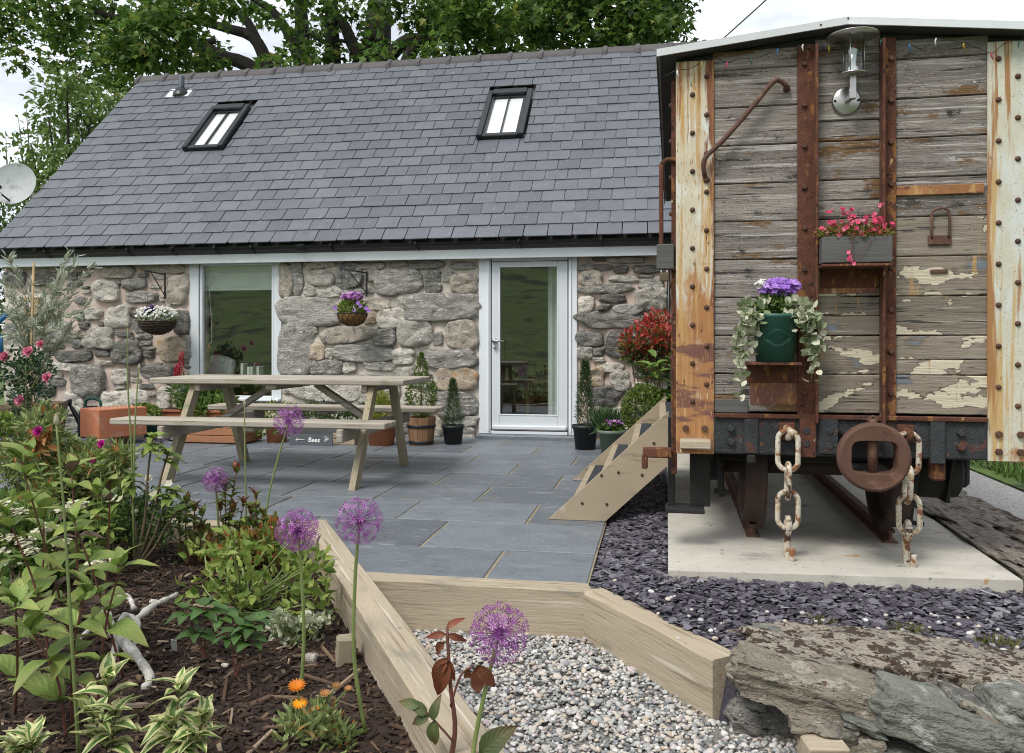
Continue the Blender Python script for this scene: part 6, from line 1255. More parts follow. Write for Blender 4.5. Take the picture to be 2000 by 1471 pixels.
for k in range(6):
    sel = slice(k, n, 6); m = len(x[sel]); tv = IV * np.array([1, rn(.62, .9), rn(.4, .62)]); tv = tv * (1 + .22 * np.sin(IV[:, [1, 2, 0]] * rn(3, 7) + rn(0, 6))) 
    s = .0172 * np.exp(NR.normal(0, .34, m)); a = NR.random(m) * 6.28; b_ = NR.normal(0, .35, m); c_ = NR.normal(0, .35, m)
    X = np.stack([np.cos(a), np.sin(a), b_], 1); X = unit(X); Zt = unit(np.stack([-b_ * np.cos(a), c_, np.ones(m)], 1)); Yv = unit(np.cross(Zt, X)); Zt = np.cross(X, Yv)
    P = np.stack([x[sel], y[sel], -.213 + NR.random(m) * .014 + .01 * np.sin(x[sel] * 4) * np.cos(y[sel] * 3)], 1)
    V = P[:, None] + s[:, None, None] * (tv[None, :, 0:1] * X[:, None] + tv[None, :, 1:2] * Yv[:, None] + tv[None, :, 2:3] * Zt[:, None])
    VV.append(V.reshape(-1, 3)); FF.append((IF[None] + (off + np.arange(m) * len(IV))[:, None, None]).reshape(-1, 3)); off += m * len(IV); RR.append(np.repeat(NR.random(m), len(IV)))
o = stuff(obj('gravel', np_mesh('gravel', np.concatenate(VV), np.concatenate(FF), np.concatenate(RR), True), 'pebble')); tag(o, 'rounded grey, cream and pink pebbles filling the gravel path', 'gravel')
sp_ = [(-.295, 3.62), (-.245, 3.62), (.27, 2.92), (.42, 2.97), (1.9, 2.97), (2.0, 3.9), (1.56, 3.83), (.045, 3.716), (.045, 9.0), (-.295, 9.0)]
def chips(poly, n, tv, tf, size, zf, flat, name, mat, label, cat, rpow=1.0):
    x, y = region(poly, n); m = len(x); a = NR.random(m) * 6.28; D = np.stack([np.cos(a), np.sin(a), NR.normal(0, flat, m)], 1); A = np.stack([NR.normal(0, flat, m), NR.normal(0, flat, m), np.ones(m)], 1)
    z = np.array([zf(p, q) for p, q in zip(x, y)]) + NR.random(m) * .014
    o = scatter(tv, tf, np.stack([x, y, z], 1), D, size * np.exp(NR.normal(0, .35, m)), name, mat, None, NR.random(m) ** rpow, nrm=A); stuff(o); return tag(o, label, cat)
CH = [(-.28, -.5), (.32, -.42), (.5, .1), (.12, .5), (-.42, .28)]
ctv = np.array([(p[0], p[1], -.035) for p in CH] + [(p[0] * .96, p[1] * .96, .035) for p in CH]); ctf = np.array([(5, 6, 7), (5, 7, 8), (5, 8, 9)] + [t for i in range(5) for t in ((i, (i + 1) % 5, 5 + (i + 1) % 5), (i, 5 + (i + 1) % 5, 5 + i))])
chips(sp_, 48000, ctv, ctf, .0235, chipz, .22, 'slate_chips', 'slate_chip', 'purple-grey slate chips around the concrete slab', 'slate chips')
chips([(-6.6, 6.6), (-5.1, 6.6), (-5.05, 8.9), (-6.9, 8.9)], 2600, ctv, ctf, .05, lambda p, q: -.012, .25, 'slate_chips', 'slate_chip', 'slate chips under the pots at the left wall', 'slate chips')
x, y = region([(.1, 2.98), (1.8, 2.98), (1.6, 3.5), (.3, 3.4), (-.2, 3.7)], 190); m = len(x); sz = np.minimum(.027, .019 * np.exp(NR.normal(0, .3, m)))
o = scatter(IV * [1, .8, .6], IF, np.stack([x, y, np.array([chipz(p, q) + .012 for p, q in zip(x, y)])], 1), NR.normal(size=(m, 3)) * [1, 1, .2], sz, 'white_pebbles', 'pebble', None, .34 + .58 * NR.random(m), True, nrm=np.tile([0, 0, 1.], (m, 1))); tag(stuff(o), 'scattered white pebbles lying among the purple slate chips', 'pebbles')
mtv = np.array([(-.14, -.5, -.03), (.12, -.46, -.03), (.16, .42, -.03), (-.10, .5, -.03), (-.12, -.46, .04), (.10, -.42, .03), (.13, .40, .04), (-.08, .46, .03)]); mtf = np.array([(4, 5, 6), (4, 6, 7), (0, 1, 5), (0, 5, 4), (1, 2, 6), (1, 6, 5), (2, 3, 7), (2, 7, 6), (3, 0, 4), (3, 4, 7)])
bedp = [(-4.4, 1.2), (-.60, 1.2), (-.53, 2.05), (-1.99, 4.38), (-4.4, 4.38)]
chips(bedp, 34000, mtv, mtf, .030, lambda p, q: soilz(p, q) - .002, .3, 'bark_mulch', 'mulch', 'dark bark mulch covering the flower bed', 'mulch', 1.7)
chips(bedp, 420, mtv * [.30, 1, .6], mtf, .10, lambda p, q: soilz(p, q) + .006, .12, 'straw_bits', 'mulch', 'pale dry twigs and straw lying on the mulch', 'twigs', .12)

# ================================================================== DRY STONE WALL, EDGING, FENCE
dw = thing('dry_stone_wall', 'low dry stone wall with mossy concrete cap at bottom right', 'stone wall', (.9, 2.85, -.2))
def wrock(px, py, w_, h_, dp, Y, mat, seed, ry=0, rz=0, e=.34, rough=.15, strata=.015, n=14):
    c = W(px, py, Y); k = PXM(px, Y); o = obj('stone', rock_mesh(w_ * k * .86, dp, h_ * k * .80, seed, n, e, rough, strata), mat); o.location = c; o.rotation_euler = (0, math.radians(ry), math.radians(rz)); parent_to(o, dw); return o
cap = obj('concrete_cap', rock_mesh(1.60, .46, .18, 77, 34, .36, .11, .0), 'mossy_concrete'); cap.location = (1.09, 2.99, -.075); cap.rotation_euler = (math.radians(-3), math.radians(2), math.radians(-5)); parent_to(cap, dw)
wrock(1578, 1340, 325, 92, .22, 2.74, 'wall_rock', 3, 9, -6, .20, .11, .03, 30); wrock(1862, 1415, 330, 112, .20, 2.64, 'green_rock', 14, 13, -4, .26, .13, .02, 30)
wrock(1600, 1408, 150, 40, .20, 2.68, 'wall_rock', 21, 6, 5); wrock(1676, 1398, 100, 26, .20, 2.68, 'green_rock', 24, 16, 0); wrock(1668, 1436, 90, 54, .20, 2.68, 'wall_rock', 25, 4, 0); wrock(1752, 1470, 160, 56, .2, 2.66, 'green_rock', 26, 8, 0)
wrock(1990, 1382, 120, 64, .20, 2.66, 'green_rock', 27, 6, 0); wrock(1945, 1400, 130, 30, .20, 2.68, 'wall_rock', 28, 16, 0); wrock(1880, 1362, 90, 18, .18, 2.72, 'stone_dark', 29, 20, 0); wrock(1890, 1378, 26, 20, .04, 2.62, 'wall_rock', 30, 0, 0, .8)
wrock(1490, 1392, 150, 100, .2, 2.88, 'stone_dark', 31, 5, 0); wrock(1930, 1490, 240, 60, .2, 2.64, 'wall_rock', 32, 4, 0); wrock(1560, 1450, 130, 60, .2, 2.84, 'wall_rock', 33, 0, 0); wrock(2060, 1450, 160, 120, .25, 2.62, 'wall_rock', 34, 0, 0); wrock(1640, 1440, 260, 110, .2, 2.92, 'stone_dark', 36, 0, 0); wrock(1850, 1420, 300, 150, .2, 2.92, 'stone_dark', 37, 0, 0)
wrock(1498, 1246, 60, 50, .14, 3.12, 'green_rock', 35, 0, 0, .6)
for (px, py) in ((1775, 1238), (1950, 1262), (1600, 1222)):
    P, D = ell(G(px, py, -.01), (.08, .04, .02), 160, .2, 1); o = scatter(*NEEDLE, P, D, .035, 'moss_tuft', 'moss_tuft', dw)
eb = obj('stone_edging', rock_mesh(.46, 5.6, .22, 91, 44, .12, .10), 'moss_edge'); eb.location = (1.80, 6.45, -.03); eb.rotation_euler = (0, 0, math.radians(-.8)); tag(eb, 'low mossy stone edging between concrete slab and gravel drive', 'edging')
o = obj('timber_post', MB().box((0, 0, 0), (.12, .12, .22), .006).mesh('timber_post'), 'sleeper'); c = G(1610, 1462, -.12); o.location = c + Vector((.0, .02, -.09)); o.rotation_euler = (0, 0, .15); tag(o, 'sawn top of a timber post at the bottom edge of the gravel', 'post')
fa, fb = G(1850, 893, -.05), G(2060, 955, -.05); t = thing('wire_fence', 'low rusty wire fence along the gravel drive', 'fence', (fa + fb) / 2)
for k in range(17): p = fa.lerp(fb, k / 16); MB().tube([p, p + Vector((rn(-.01, .01), rn(-.01, .01), .24))], .004, 5).build('rod', 'rust', t)
for z in (.015, .12, .235): MB().tube([fa + Vector((0, 0, z)), fb + Vector((0, 0, z))], .0035, 5).build('wire', 'rust', t)
P = np.stack([NR.uniform(2.84, 5.5, 9000), NR.uniform(5.0, 12, 9000), np.full(9000, -.05)], 1); o = scatter(*NEEDLE, P, NR.normal(size=(9000, 3)) * .4 + [0, 0, 1], .13, 'grass', 'green_leaf'); tag(stuff(o), 'green grass on the bank beyond the drive fence', 'grass')

# ================================================================== TREES
def tree_foliage(cl, per, leaf, tmpl, mat, parent, flat=.55, name='crown', dens=1.0):
    Ps, Ds = [], []
    for (px, py, rx, ry, Y) in cl:
        c = W(px, py, Y); k = PXM(px, Y); m = int(per * dens * (rx * ry) / 2500) + 30
        sub = [np.array(c) + NR.normal(0, .42, 3) * np.array([rx * k, max(rx, ry) * k, ry * k]) for _ in range(max(3, m // 26))]
        for s_ in sub:
            P, D = ell(s_, (.42, .42, .22), 26, .2, -.25); Ps.append(P); Ds.append(D)
    P, D = np.concatenate(Ps), np.concatenate(Ds); n = len(P)
    return scatter(*tmpl, P, D, leaf * (.7 + .5 * NR.random(n)), name, mat, parent, None, nrm=np.array([0, -.25, 1.]) + NR.normal(size=(n, 3)) * flat)
def limb(t, pts, r0, r1, Y=16.6, name='branch'):
    q = []
    for p in pts: q.append(W(p[0], p[1], p[2] if len(p) > 2 else Y))
    cv = curve(q, 18); MB().tube(cv, [r0 + (r1 - r0) * i / 18 for i in range(19)], 9).build(name, 'bark', t)
t1 = thing('sycamore_tree', 'large spreading sycamore with dark limbs behind the cottage roof', 'tree', (W(700, 160, 17.2).x, 17.2, 0))
bx_ = Vector((W(690, 160, 17.2).x, 17.2, 0)); MB().tube(curve([bx_ - Vector((0, 0, .5)), bx_ + Vector((0, 0, 2)), W(700, 210, 17.2), W(728, 130, 17.2), W(738, 60, 17.2), W(745, -60, 17.2), W(760, -260, 17.2)], 26), [.62 - .019 * i for i in range(27)], 14).build('trunk', 'bark', t1)
limb(t1, [(680, 230), (610, 170), (592, 120), (590, 60), (585, 0), (570, -120)], .22, .11); limb(t1, [(690, 220), (655, 150), (650, 90), (648, 20), (655, -90)], .21, .12)
limb(t1, [(650, 200), (560, 175), (530, 150), (512, 100), (490, 70), (440, 55), (380, 38), (300, 10)], .20, .06); limb(t1, [(505, 85), (485, 45), (460, 15), (420, -40)], .11, .06)
limb(t1, [(600, 220), (540, 165), (480, 125), (440, 112), (400, 92), (330, 62), (250, 40), (170, 20)], .20, .05); limb(t1, [(440, 160), (425, 150), (440, 120)], .09, .05); limb(t1, [(590, 130), (560, 60), (530, 20), (480, -10)], .13, .06)
limb(t1, [(720, 140), (690, 90), (672, 50), (640, 10), (600, -60)], .15, .08); limb(t1, [(735, 140), (770, 100), (800, 78), (850, 78), (900, 65), (960, 40)], .17, .07); limb(t1, [(770, 190), (800, 110), (832, 60), (845, 20), (860, -60)], .16, .09)
limb(t1, [(420, 80), (330, 90), (240, 92), (170, 90)], .07, .03); limb(t1, [(900, 65), (1000, 60), (1100, 60)], .09, .04); limb(t1, [(600, 60), (640, 85), (670, 80), (710, 100)], .06, .03)
cl = [(30, 20, 60, 50), (15, 70, 40, 30), (60, 108, 40, 16), (110, 30, 60, 50), (150, 75, 65, 48), (130, 125, 45, 28), (200, 40, 60, 60), (220, 112, 55, 42), (262, 60, 50, 60), (290, 120, 55, 36), (330, 60, 55, 50), (350, 112, 52, 30), (395, 88, 40, 22), (400, 15, 60, 26), (320, 10, 70, 30), (455, 8, 50, 16), (165, 175, 26, 30), (205, 150, 36, 30), (245, 172, 24, 24), (560, 46, 14, 14), (600, -6, 40, 14), (640, 30, 20, 16), (690, 5, 40, 20), (715, 40, 22, 18), (575, 104, 16, 12), (625, 108, 16, 12), (770, 10, 50, 30), (820, 40, 40, 30), (550, 132, 14, 8), (690, 110, 22, 14), (620, 60, 18, 16), (745, 100, 20, 16), (505, 30, 26, 14),
      (870, 15, 70, 46), (930, 35, 70, 46), (985, 78, 55, 38), (905, 96, 44, 20), (1020, 20, 80, 55), (1060, 70, 66, 42), (400, 130, 30, 20), (320, 155, 20, 14)]
tree_foliage([(a, b_, c, d, 15.2 + rn(-1.2, 2.4)) for a, b_, c, d in cl] + [(862, 112, 50, 24, 14.2), (330, 40, 60, 40, 14.4), (250, 100, 50, 40, 14.6), (930, 30, 60, 40, 14.2)], 330, .155, MAPLE, 'sycamore_leaf', t1, .5, 'crown')
tree_foliage([(rn(-150, 1050), rn(-620, -110), 130, 60, rn(14.5, 20)) for _ in range(46)], 60, .24, MAPLE, 'sycamore_leaf', t1, .5, 'upper_crown')
t2 = thing('sycamore_tree', 'dense bright green sycamore crown beside the van roof', 'tree', (W(1250, 160, 17.5).x, 17.5, 0)); bx_ = Vector((W(1250, 160, 17.5).x, 17.5, 0))
MB().tube(curve([bx_ - Vector((0, 0, .5)), bx_ + Vector((0, 0, 3)), W(1230, 60, 17.5), W(1220, -200, 17.5)], 16), [.5 - .02 * i for i in range(17)], 12).build('trunk', 'bark', t2)
for pts in ([(1245, 150), (1180, 90), (1120, 40)], [(1240, 120), (1290, 70), (1330, 40)], [(1235, 60), (1160, 0), (1100, -60)]): limb(t2, pts, .14, .04, 17.4)
tree_foliage([(a, b_, c, d, 15.8 + rn(-.8, 2)) for a, b_, c, d in ((1100, 25, 70, 60), (1120, 88, 50, 25), (1160, 15, 70, 60), (1180, 80, 60, 32), (1230, 25, 70, 60), (1258, 80, 60, 32), (1290, 35, 46, 55), (1316, 72, 30, 32), (1285, 0, 55, 30), (1210, 100, 60, 20))], 400, .155, MAPLE, 'sycamore_leaf', t2, .5)
tree_foliage([(rn(1080, 1270), rn(-420, -40), 90, 80, rn(15.5, 19)) for _ in range(14)], 60, .24, MAPLE, 'sycamore_leaf', t2, .5, 'upper_crown')
t3 = thing('ash_tree', 'slender light green young tree beyond the left gable', 'tree', (W(140, 400, 12.6).x, 12.6, 0)); bx_ = Vector((W(140, 400, 12.6).x, 12.6, 0))
for (px, py) in ((130, 140), (95, 230), (180, 200), (60, 280), (160, 260), (215, 190), (40, 300)):
    c = W(px, py, 12.6 + rn(-.5, .5)); MB().tube(curve([bx_, bx_.lerp(c, .5) + Vector((rn(-.2, .2), 0, .3)), c], 12), [.05 - .0032 * i for i in range(13)], 6).build('branch', 'bark', t3)
for (a, c) in (((57, 290), (50, 200)), ((45, 300), (35, 228)), ((14, 340), (11, 255)), ((150, 240), (152, 140))): MB().tube([W(*a, 12.6), W(*c, 12.6)], [.010, .004], 5).build('twig', 'twig', t3)
tree_foliage([(a, b_, c, d, 12.6 + rn(-.6, .6)) for a, b_, c, d in ((125, 155, 34, 16), (150, 190, 36, 28), (105, 195, 30, 18), (95, 240, 34, 30), (55, 285, 34, 14), (125, 275, 38, 30), (175, 250, 32, 30), (208, 210, 26, 18), (120, 325, 42, 30), (80, 335, 36, 22), (175, 305, 36, 32), (222, 195, 24, 14), (60, 370, 40, 26), (110, 385, 50, 30), (190, 230, 30, 30))], 420, .115, LEAF, 'ash_leaf', t3, .7, 'crown', 1.4)
t4 = thing('hedge', 'leafy green hedge below the satellite dish', 'hedge', (W(25, 480, 11).x, 11, 0))
tree_foliage([(a, b_, c, d, 10.8 + rn(-.4, .4)) for a, b_, c, d in ((15, 440, 40, 30), (50, 405, 30, 25), (5, 480, 40, 30), (-40, 440, 60, 60), (-30, 520, 60, 60), (-20, 620, 60, 60))], 300, .08, LEAF, 'hedge_leaf', t4, .7, 'foliage', 1.6)
MB().tube([(W(25, 480, 11).x, 11, -.3), W(20, 450, 11)], .05, 6).build('stem', 'bark', t4)

# ================================================================== FLOWER BED
def foot(px, py, z=-.12): p = G(px, py, z); p.z = soilz(p.x, p.y); return p
def stem_tube(t, pts, r0, r1, mat='green_stem', name='stem'): cv = curve(pts, 14); MB().tube(cv, [r0 + (r1 - r0) * i / 14 for i in range(15)], 7).build(name, mat, t); return cv
# alliums
fl_t = flower_t(6, .30, .35)
for (hx, hy, rp, bx_, by_, label) in ((565, 822, 33, 515, 1045, 'purple allium globe in front of the far picnic bench'), (421, 938, 27, 432, 1110, 'small pale allium globe low in the middle of the bed'), (582, 1036, 45, 588, 1345, 'purple allium globe at the corner of the diagonal sleeper'), (702, 1017, 50, 714, 1440, 'tallest purple allium globe over the dark patio slabs'), (975, 1238, 63, 968, 1500, 'largest purple allium globe over the grey gravel')):
    b = foot(bx_, by_) if by_ < 1480 else Vector((-.47, 2.02, -.12)); Yh = b.y - .04 if by_ < 1480 else 2.03; h = W(hx, hy, Yh); bend = rn(-.03, .03); R_ = rp * PXM(hx, Yh); t = thing('allium', label, 'allium', b, 'alliums in the flower bed')
    stem_tube(t, [b, b.lerp(h, .35) + Vector((bend, 0, 0)), b.lerp(h, .7) + Vector((bend * .7, 0, 0)), h], .0068, .005)
    n = RNG.randint(95, 150); i = np.arange(n) + .5; ph = np.arccos(1 - 2 * i / n); th_ = math.pi * (1 + 5 ** .5) * i; d = np.stack([np.sin(ph) * np.cos(th_), np.sin(ph) * np.sin(th_), np.cos(ph)], 1) + NR.normal(0, .06, (n, 3)); d = unit(d); rr_ = R_ * (.76 + .24 * NR.random(n) ** .6)
    o = scatter([(-.011, 0, 0), (.011, 0, 0), (.007, 1, 0), (0, 0, .014), (0, 1, .008)], [(0, 1, 2), (0, 2, 4), (3, 4, 2), (0, 3, 4)], np.tile(np.array(h), (n, 1)), d, rr_, 'pedicels', 'petal_allium', t, NR.random(n) * .5); stuff(o)
    fo = scatter(*fl_t, np.array(h) + d * (rr_ * .93)[:, None], d, R_ * .17, 'florets', 'petal_allium', t, .3 + .7 * NR.random(n)); stuff(fo)
    MB().lathe(h, [(.0001, R_ * .14), (R_ * .1, R_ * .08), (R_ * .12, 0), (R_ * .06, -R_ * .12)], 10).build('flower_core', 'petal_allium', t)
# tall thin seed stalks
for (pts, label) in (([(155, 1471), (140, 1250), (125, 1000), (110, 830)], 'tall thin green stalk rising at the front left of the bed'), ([(262, 1120), (258, 900), (250, 760), (249, 640)], 'thin budded stalk rising past the clay block'), ([(482, 1090), (480, 960), (478, 850), (478, 792)], 'thin budded stalk in front of the picnic bench'), ([(262, 1100), (262, 880), (268, 760), (272, 722)], 'thin bent stalk crossing in front of the bench end')):
    b = foot(*pts[0]); t = thing('seed_stalk', label, 'stalk', b); cv = stem_tube(t, [b] + [W(px, py, b.y - .02) for px, py in pts[1:]], .006, .0028); e = cv[-1]
    MB().lathe(e, [(.0001, -.004), (.008, .006), (.007, .018), (.0001, .036)], 8).build('bud', 'petal_cream', t)
# dogwood with large ribbed leaves
lf = [big_leaf('leaf', 'dogwood_leaf', .60, .35, .10), big_leaf('leaf', 'dogwood_leaf', .64, .6, .07), big_leaf('leaf', 'purple_leaf', .45, .5, .1)]
t = thing('dogwood', 'dogwood with large ribbed green leaves and red stems at front left', 'shrub', foot(110, 1330))
def leafy_stem(t, base, tip, meshes, n, size, stemmat='red_stem', r=.005, tipn=3, spread=1.0, up=.35, start=.3):
    mid = base.lerp(tip, .5) + Vector((rn(-.02, .02), rn(-.02, .02), .02)); cv = stem_tube(t, [base, mid, tip], r, r * .55, stemmat)
    for k in range(n):
        q = start + (1 - start) * k / max(1, n - 1); i = min(13, int(q * 14)); p = cv[i]; a = k * 1.57 + rn(-.4, .4)
        for s in (0, math.pi): d = Vector((math.cos(a + s), math.sin(a + s) - .15, up + rn(-.2, .3) + (.4 if q > .9 else 0))); put_leaf(RNG.choice(meshes), p, d * spread, size * rn(.75, 1.1) * (1.15 - .35 * q), t)
    for k in range(tipn): a = rn(0, 6.28); put_leaf(RNG.choice(meshes), cv[-1], (math.cos(a) * .6, math.sin(a) * .6 - .1, 1), size * rn(.5, .8), t)
for (bp_, tp, n) in (((150, 1290), (40, 900), 6), ((150, 1300), (140, 930), 6), ((240, 1320), (145, 1020), 5), ((105, 1340), (15, 1010), 5), ((140, 1420), (165, 1160), 5), ((130, 1440), (60, 1230), 4), ((190, 1380), (235, 1105), 4), ((30, 1400), (30, 1180), 4), ((60, 1250), (85, 1000), 5), ((0, 1300), (-20, 1050), 4), ((200, 1260), (215, 960), 3)):
    b = foot(*bp_); leafy_stem(t, b, W(*tp, b.y - rn(.0, .15)), lf[:2] if rn(0, 1) < .8 else lf, n - 1, .150)
fl_ = [big_leaf('leaf', 'fresh_leaf', .54, .35, .08), big_leaf('leaf', 'fresh_leaf', .58, .5, .06)]
t = thing('leafy_shrub', 'bright green leafy shrub in the middle left of the bed', 'shrub', foot(160, 1120))
for (bp_, tp, n) in (((150, 1110), (60, 880), 5), ((180, 1110), (190, 960), 5), ((120, 1120), (100, 960), 5), ((210, 1130), (215, 1010), 5), ((60, 1120), (50, 930), 5), ((150, 1140), (150, 1000), 5), ((90, 1160), (100, 1050), 4), ((180, 1160), (180, 1060), 4), ((220, 1100), (230, 980), 4), ((190, 1110), (195, 900), 4)):
    b = foot(*bp_); leafy_stem(t, b, W(*tp, b.y), fl_, n, .12, 'green_stem')
# azalea mass with magenta flowers
def bush(name, label, cat, px, py, blobs, per, leaf, tmpl, mat, Y=None, jit=.12, stem='twig', rr=(.10, .10, .07)):
    b = foot(px, py); Y = Y or b.y; t = thing(name, label, cat, b); cs = [W(a, c, Y + rn(-jit, jit)) for a, c in blobs]
    P, D = clumps(cs, per, rr, .25, .5); spray(t, 'foliage', P, D, leaf * (.7 + .5 * NR.random(len(P))), tmpl, mat)
    mb = MB()
    for c in cs: mb.tube(curve([b + Vector((rn(-.05, .05), rn(-.05, .05), 0)), b.lerp(c, .6) + Vector((rn(-.04, .04), 0, -.02)), c], 6), .004, 5)
    stuff(mb.build('stems', stem, t)); return t, Y
t, Y = bush('azalea', 'azalea bush with magenta flowers and a few orange leaves', 'shrub', 90, 1060, [(rn(10, 235), rn(880, 1020)) for _ in range(46)] + [(75, 830), (95, 850), (60, 860), (110, 870), (90, 815), (40, 880), (70, 900), (130, 890), (160, 890), (185, 900)], 110, .055, leaf_t(.34, .07, .15), 'azalea_leaf', 4.25, .22)
for (px, py, r) in ((76, 843, .035), (199, 868, .028), (183, 900, .02), (22, 990, .02), (45, 1033, .016)): rose_bloom(W(px, py, Y - .2), r, 'petal_magenta', t)
P = np.array([W(80 + rn(-12, 12), 862 + rn(-14, 16), Y - .18) for _ in range(34)]); o = spray(t, 'orange_leaves', P, NR.normal(size=(34, 3)) + [0, -.5, .2], .075, LEAF, 'petal_dry'); stuff(o)
t, Y = bush('white_flowered_shrub', 'shrub with creamy white flower clusters at the left edge', 'shrub', 30, 1190, [(rn(-20, 90), rn(1000, 1160)) for _ in range(26)], 55, .06, LEAF, 'green_leaf', 3.5, .15)
for (px, py) in ((10, 985), (35, 1000), (5, 1010), (20, 1050), (45, 1060), (10, 1075), (60, 1075), (30, 1100), (70, 1045), (90, 1030), (15, 1140), (40, 1150), (120, 1060), (205, 1095), (190, 1100), (150, 985), (130, 995)):
    P, D = ell(W(px, py, Y - .16), (.05, .04, .018), 44, .3, 1); stuff(spray(t, 'flower_cluster', P, D * .3 + [0, -.3, 1], .013, FL5, 'petal_cream'))
# potentilla, upright twiggy shrub, chives
t, Y = bush('potentilla', 'small leaved potentilla with pale yellow flowers by the far sleeper', 'shrub', 270, 1085, [(rn(215, 350), rn(965, 1060)) for _ in range(26)], 60, .026, LEAF, 'hedge_leaf', 4.0, .15)
P = np.array([W(px, py, Y - .15) for px, py in ((235, 975), (220, 968), (300, 965), (330, 945), (345, 955), (290, 935), (215, 980), (265, 1000))]); stuff(spray(t, 'flowers', P, np.tile([0, -.6, .8], (len(P), 1)) + NR.normal(size=(len(P), 3)) * .3, .026, FL5, 'petal_cream'))
b = foot(262, 1120); t = thing('upright_shrub', 'upright shrub with leaf rosettes reaching in front of the bench leg', 'shrub', b)
for (tp, n) in (((298, 858), 3), ((330, 880), 2), ((335, 960), 2), ((255, 935), 2), ((345, 1000), 1)):
    tip = W(*tp, b.y); cv = stem_tube(t, [b, b.lerp(tip, .4) + Vector((.02, 0, 0)), b.lerp(tip, .75), tip], .010, .004, 'twig')
    for k in range(n * 6): a = rn(0, 6.28); put_leaf(RNG.choice(fl_), cv[-1 - (k % 3)], (math.cos(a), math.sin(a), rn(-.1, .7)), rn(.07, .11), t)
b = foot(225, 1060); t = thing('chives', 'tuft of chives with small purple flower heads', 'chives', b); P = np.array(b) + np.stack([NR.normal(0, .05, 150), NR.normal(0, .05, 150), np.zeros(150)], 1); stuff(scatter(*NEEDLE, P, NR.normal(size=(150, 3)) * .28 + [0, 0, 1], .24, 'blades', 'chive', t))
for (px, py) in ((246, 932), (247, 950), (237, 961), (222, 972), (232, 1000)): P, D = ell(W(px, py, b.y), (.012, .012, .012), 40, .5, .2); stuff(spray(t, 'flower_head', P, D, .012, LEAF_N, 'petal_mauve')); MB().tube([b, W(px, py, b.y)], .002, 5).build('flower_stem', 'green_stem', t)
# bronze-tipped evergreen plants
for (bp_, tips, label) in (((440, 1110), ((462, 925), (440, 960), (475, 990), (430, 1000), (455, 1000)), 'evergreen with bronze tips in front of the right bench leg'), ((365, 1110), ((365, 985), (380, 1000), (350, 1010), (395, 1010)), 'low bronze-leaved plant left of the small allium'), ((500, 1110), ((500, 975), (490, 1005), (515, 1010)), 'bronze-tipped sprig beside the far sleeper')):
    b = foot(*bp_); t = thing('bronze_plant', label, 'plant', b, 'bronze tipped evergreens')
    bl = [big_leaf('leaf', 'rose_green_leaf', .42, .2, .1), big_leaf('leaf', 'fresh_leaf', .42, .25, .1)]
    bt = [big_leaf('leaf', 'rose_shoot_leaf', .40, .1, .12), big_leaf('leaf', 'fresh_leaf', .42, .2, .1)]
    for tp in tips:
        tip = W(*tp, b.y); cv = stem_tube(t, [b, b.lerp(tip, .6) + Vector((rn(-.02, .02), 0, 0)), tip], .004, .003, 'red_stem')
        for k in range(13): q = rn(.35, .95); i = int(q * 14); a = rn(0, 6.28); put_leaf(RNG.choice(bl), cv[i], (math.cos(a), math.sin(a), rn(.1, .8)), rn(.055, .085), t)
        for k in range(6): a = rn(0, 6.28); put_leaf(RNG.choice(bt), cv[-1], (math.cos(a) * .5, math.sin(a) * .5, 1), rn(.05, .08), t)
# mixed low herbs between the alliums
t, Y = bush('herb_clump', 'lime and green herb clump in the middle of the bed', 'plant', 470, 1190, [(rn(385, 620), rn(1060, 1190)) for _ in range(30)], 17, .055, LEAF, 'lime_leaf', None, .3, 'green_stem')
t, Y = bush('herb_clump', 'darker green herb clump along the far sleeper', 'plant', 470, 1110, [(rn(370, 560), rn(1030, 1100)) for _ in range(26)], 34, .05, LEAF, 'bronze_leaf', None, .15, 'red_stem')
pl = [big_leaf('leaf', 'peony_leaf', .62, .3, .06), big_leaf('leaf', 'peony_leaf', .7, .45, .05)]
for (bp_, tips, label) in (((400, 1290), ((360, 1190), (400, 1185), (385, 1235), (440, 1200)), 'dark green round-leaved plant beside the white plant label'), ((460, 1330), ((470, 1225), (500, 1215), (450, 1240), (490, 1250)), 'dark green rose seedling left of the timber peg')):
    b = foot(*bp_); t = thing('broad_leaved_plant', label, 'plant', b, 'dark broad leaved plants in the bed')
    for tp in tips:
        tip = W(*tp, b.y); cv = stem_tube(t, [b, b.lerp(tip, .6) + Vector((0, 0, .02)), tip], .003, .002, 'red_stem')
        for k in range(6): a = k * 1.2 + rn(-.3, .3); put_leaf(RNG.choice(pl), cv[-1 - k // 3 * 3], (math.cos(a), math.sin(a) - .3, rn(.0, .5)), rn(.06, .09), t)
t, Y = bush('variegated_groundcover', 'low silver variegated creeper beside the diagonal sleeper', 'plant', 575, 1255, [(rn(515, 640), rn(1205, 1250)) for _ in range(18)], 34, .026, LEAF_R, 'ivy_leaf', None, .08, 'green_stem', (.04, .04, .02))
# variegated weigelas at the front
wl = [big_leaf('leaf', 'weigela_leaf', .54, .35, .10), big_leaf('leaf', 'weigela_leaf', .58, .1, .14), big_leaf('leaf', 'weigela_leaf', .50, .7, .08)]
for (bp_, tips, label) in (((215, 1500), ((208, 1330), (225, 1400), (180, 1400)), 'cream variegated shrub in front of the driftwood'), ((350, 1500), ((352, 1350), (400, 1410), (335, 1420), (385, 1450)), 'cream variegated shrub at the bottom centre left'), ((60, 1520), ((62, 1455), (30, 1470)), 'cream variegated shrub cut by the bottom left edge')):
    b = foot(*bp_); t = thing('variegated_shrub', label, 'shrub', b, 'cream variegated shrubs')
    for tp in tips: leafy_stem(t, b, W(*tp, b.y - .04), wl, 4, .105, 'twig', .003, 5, 1, .5, .4)
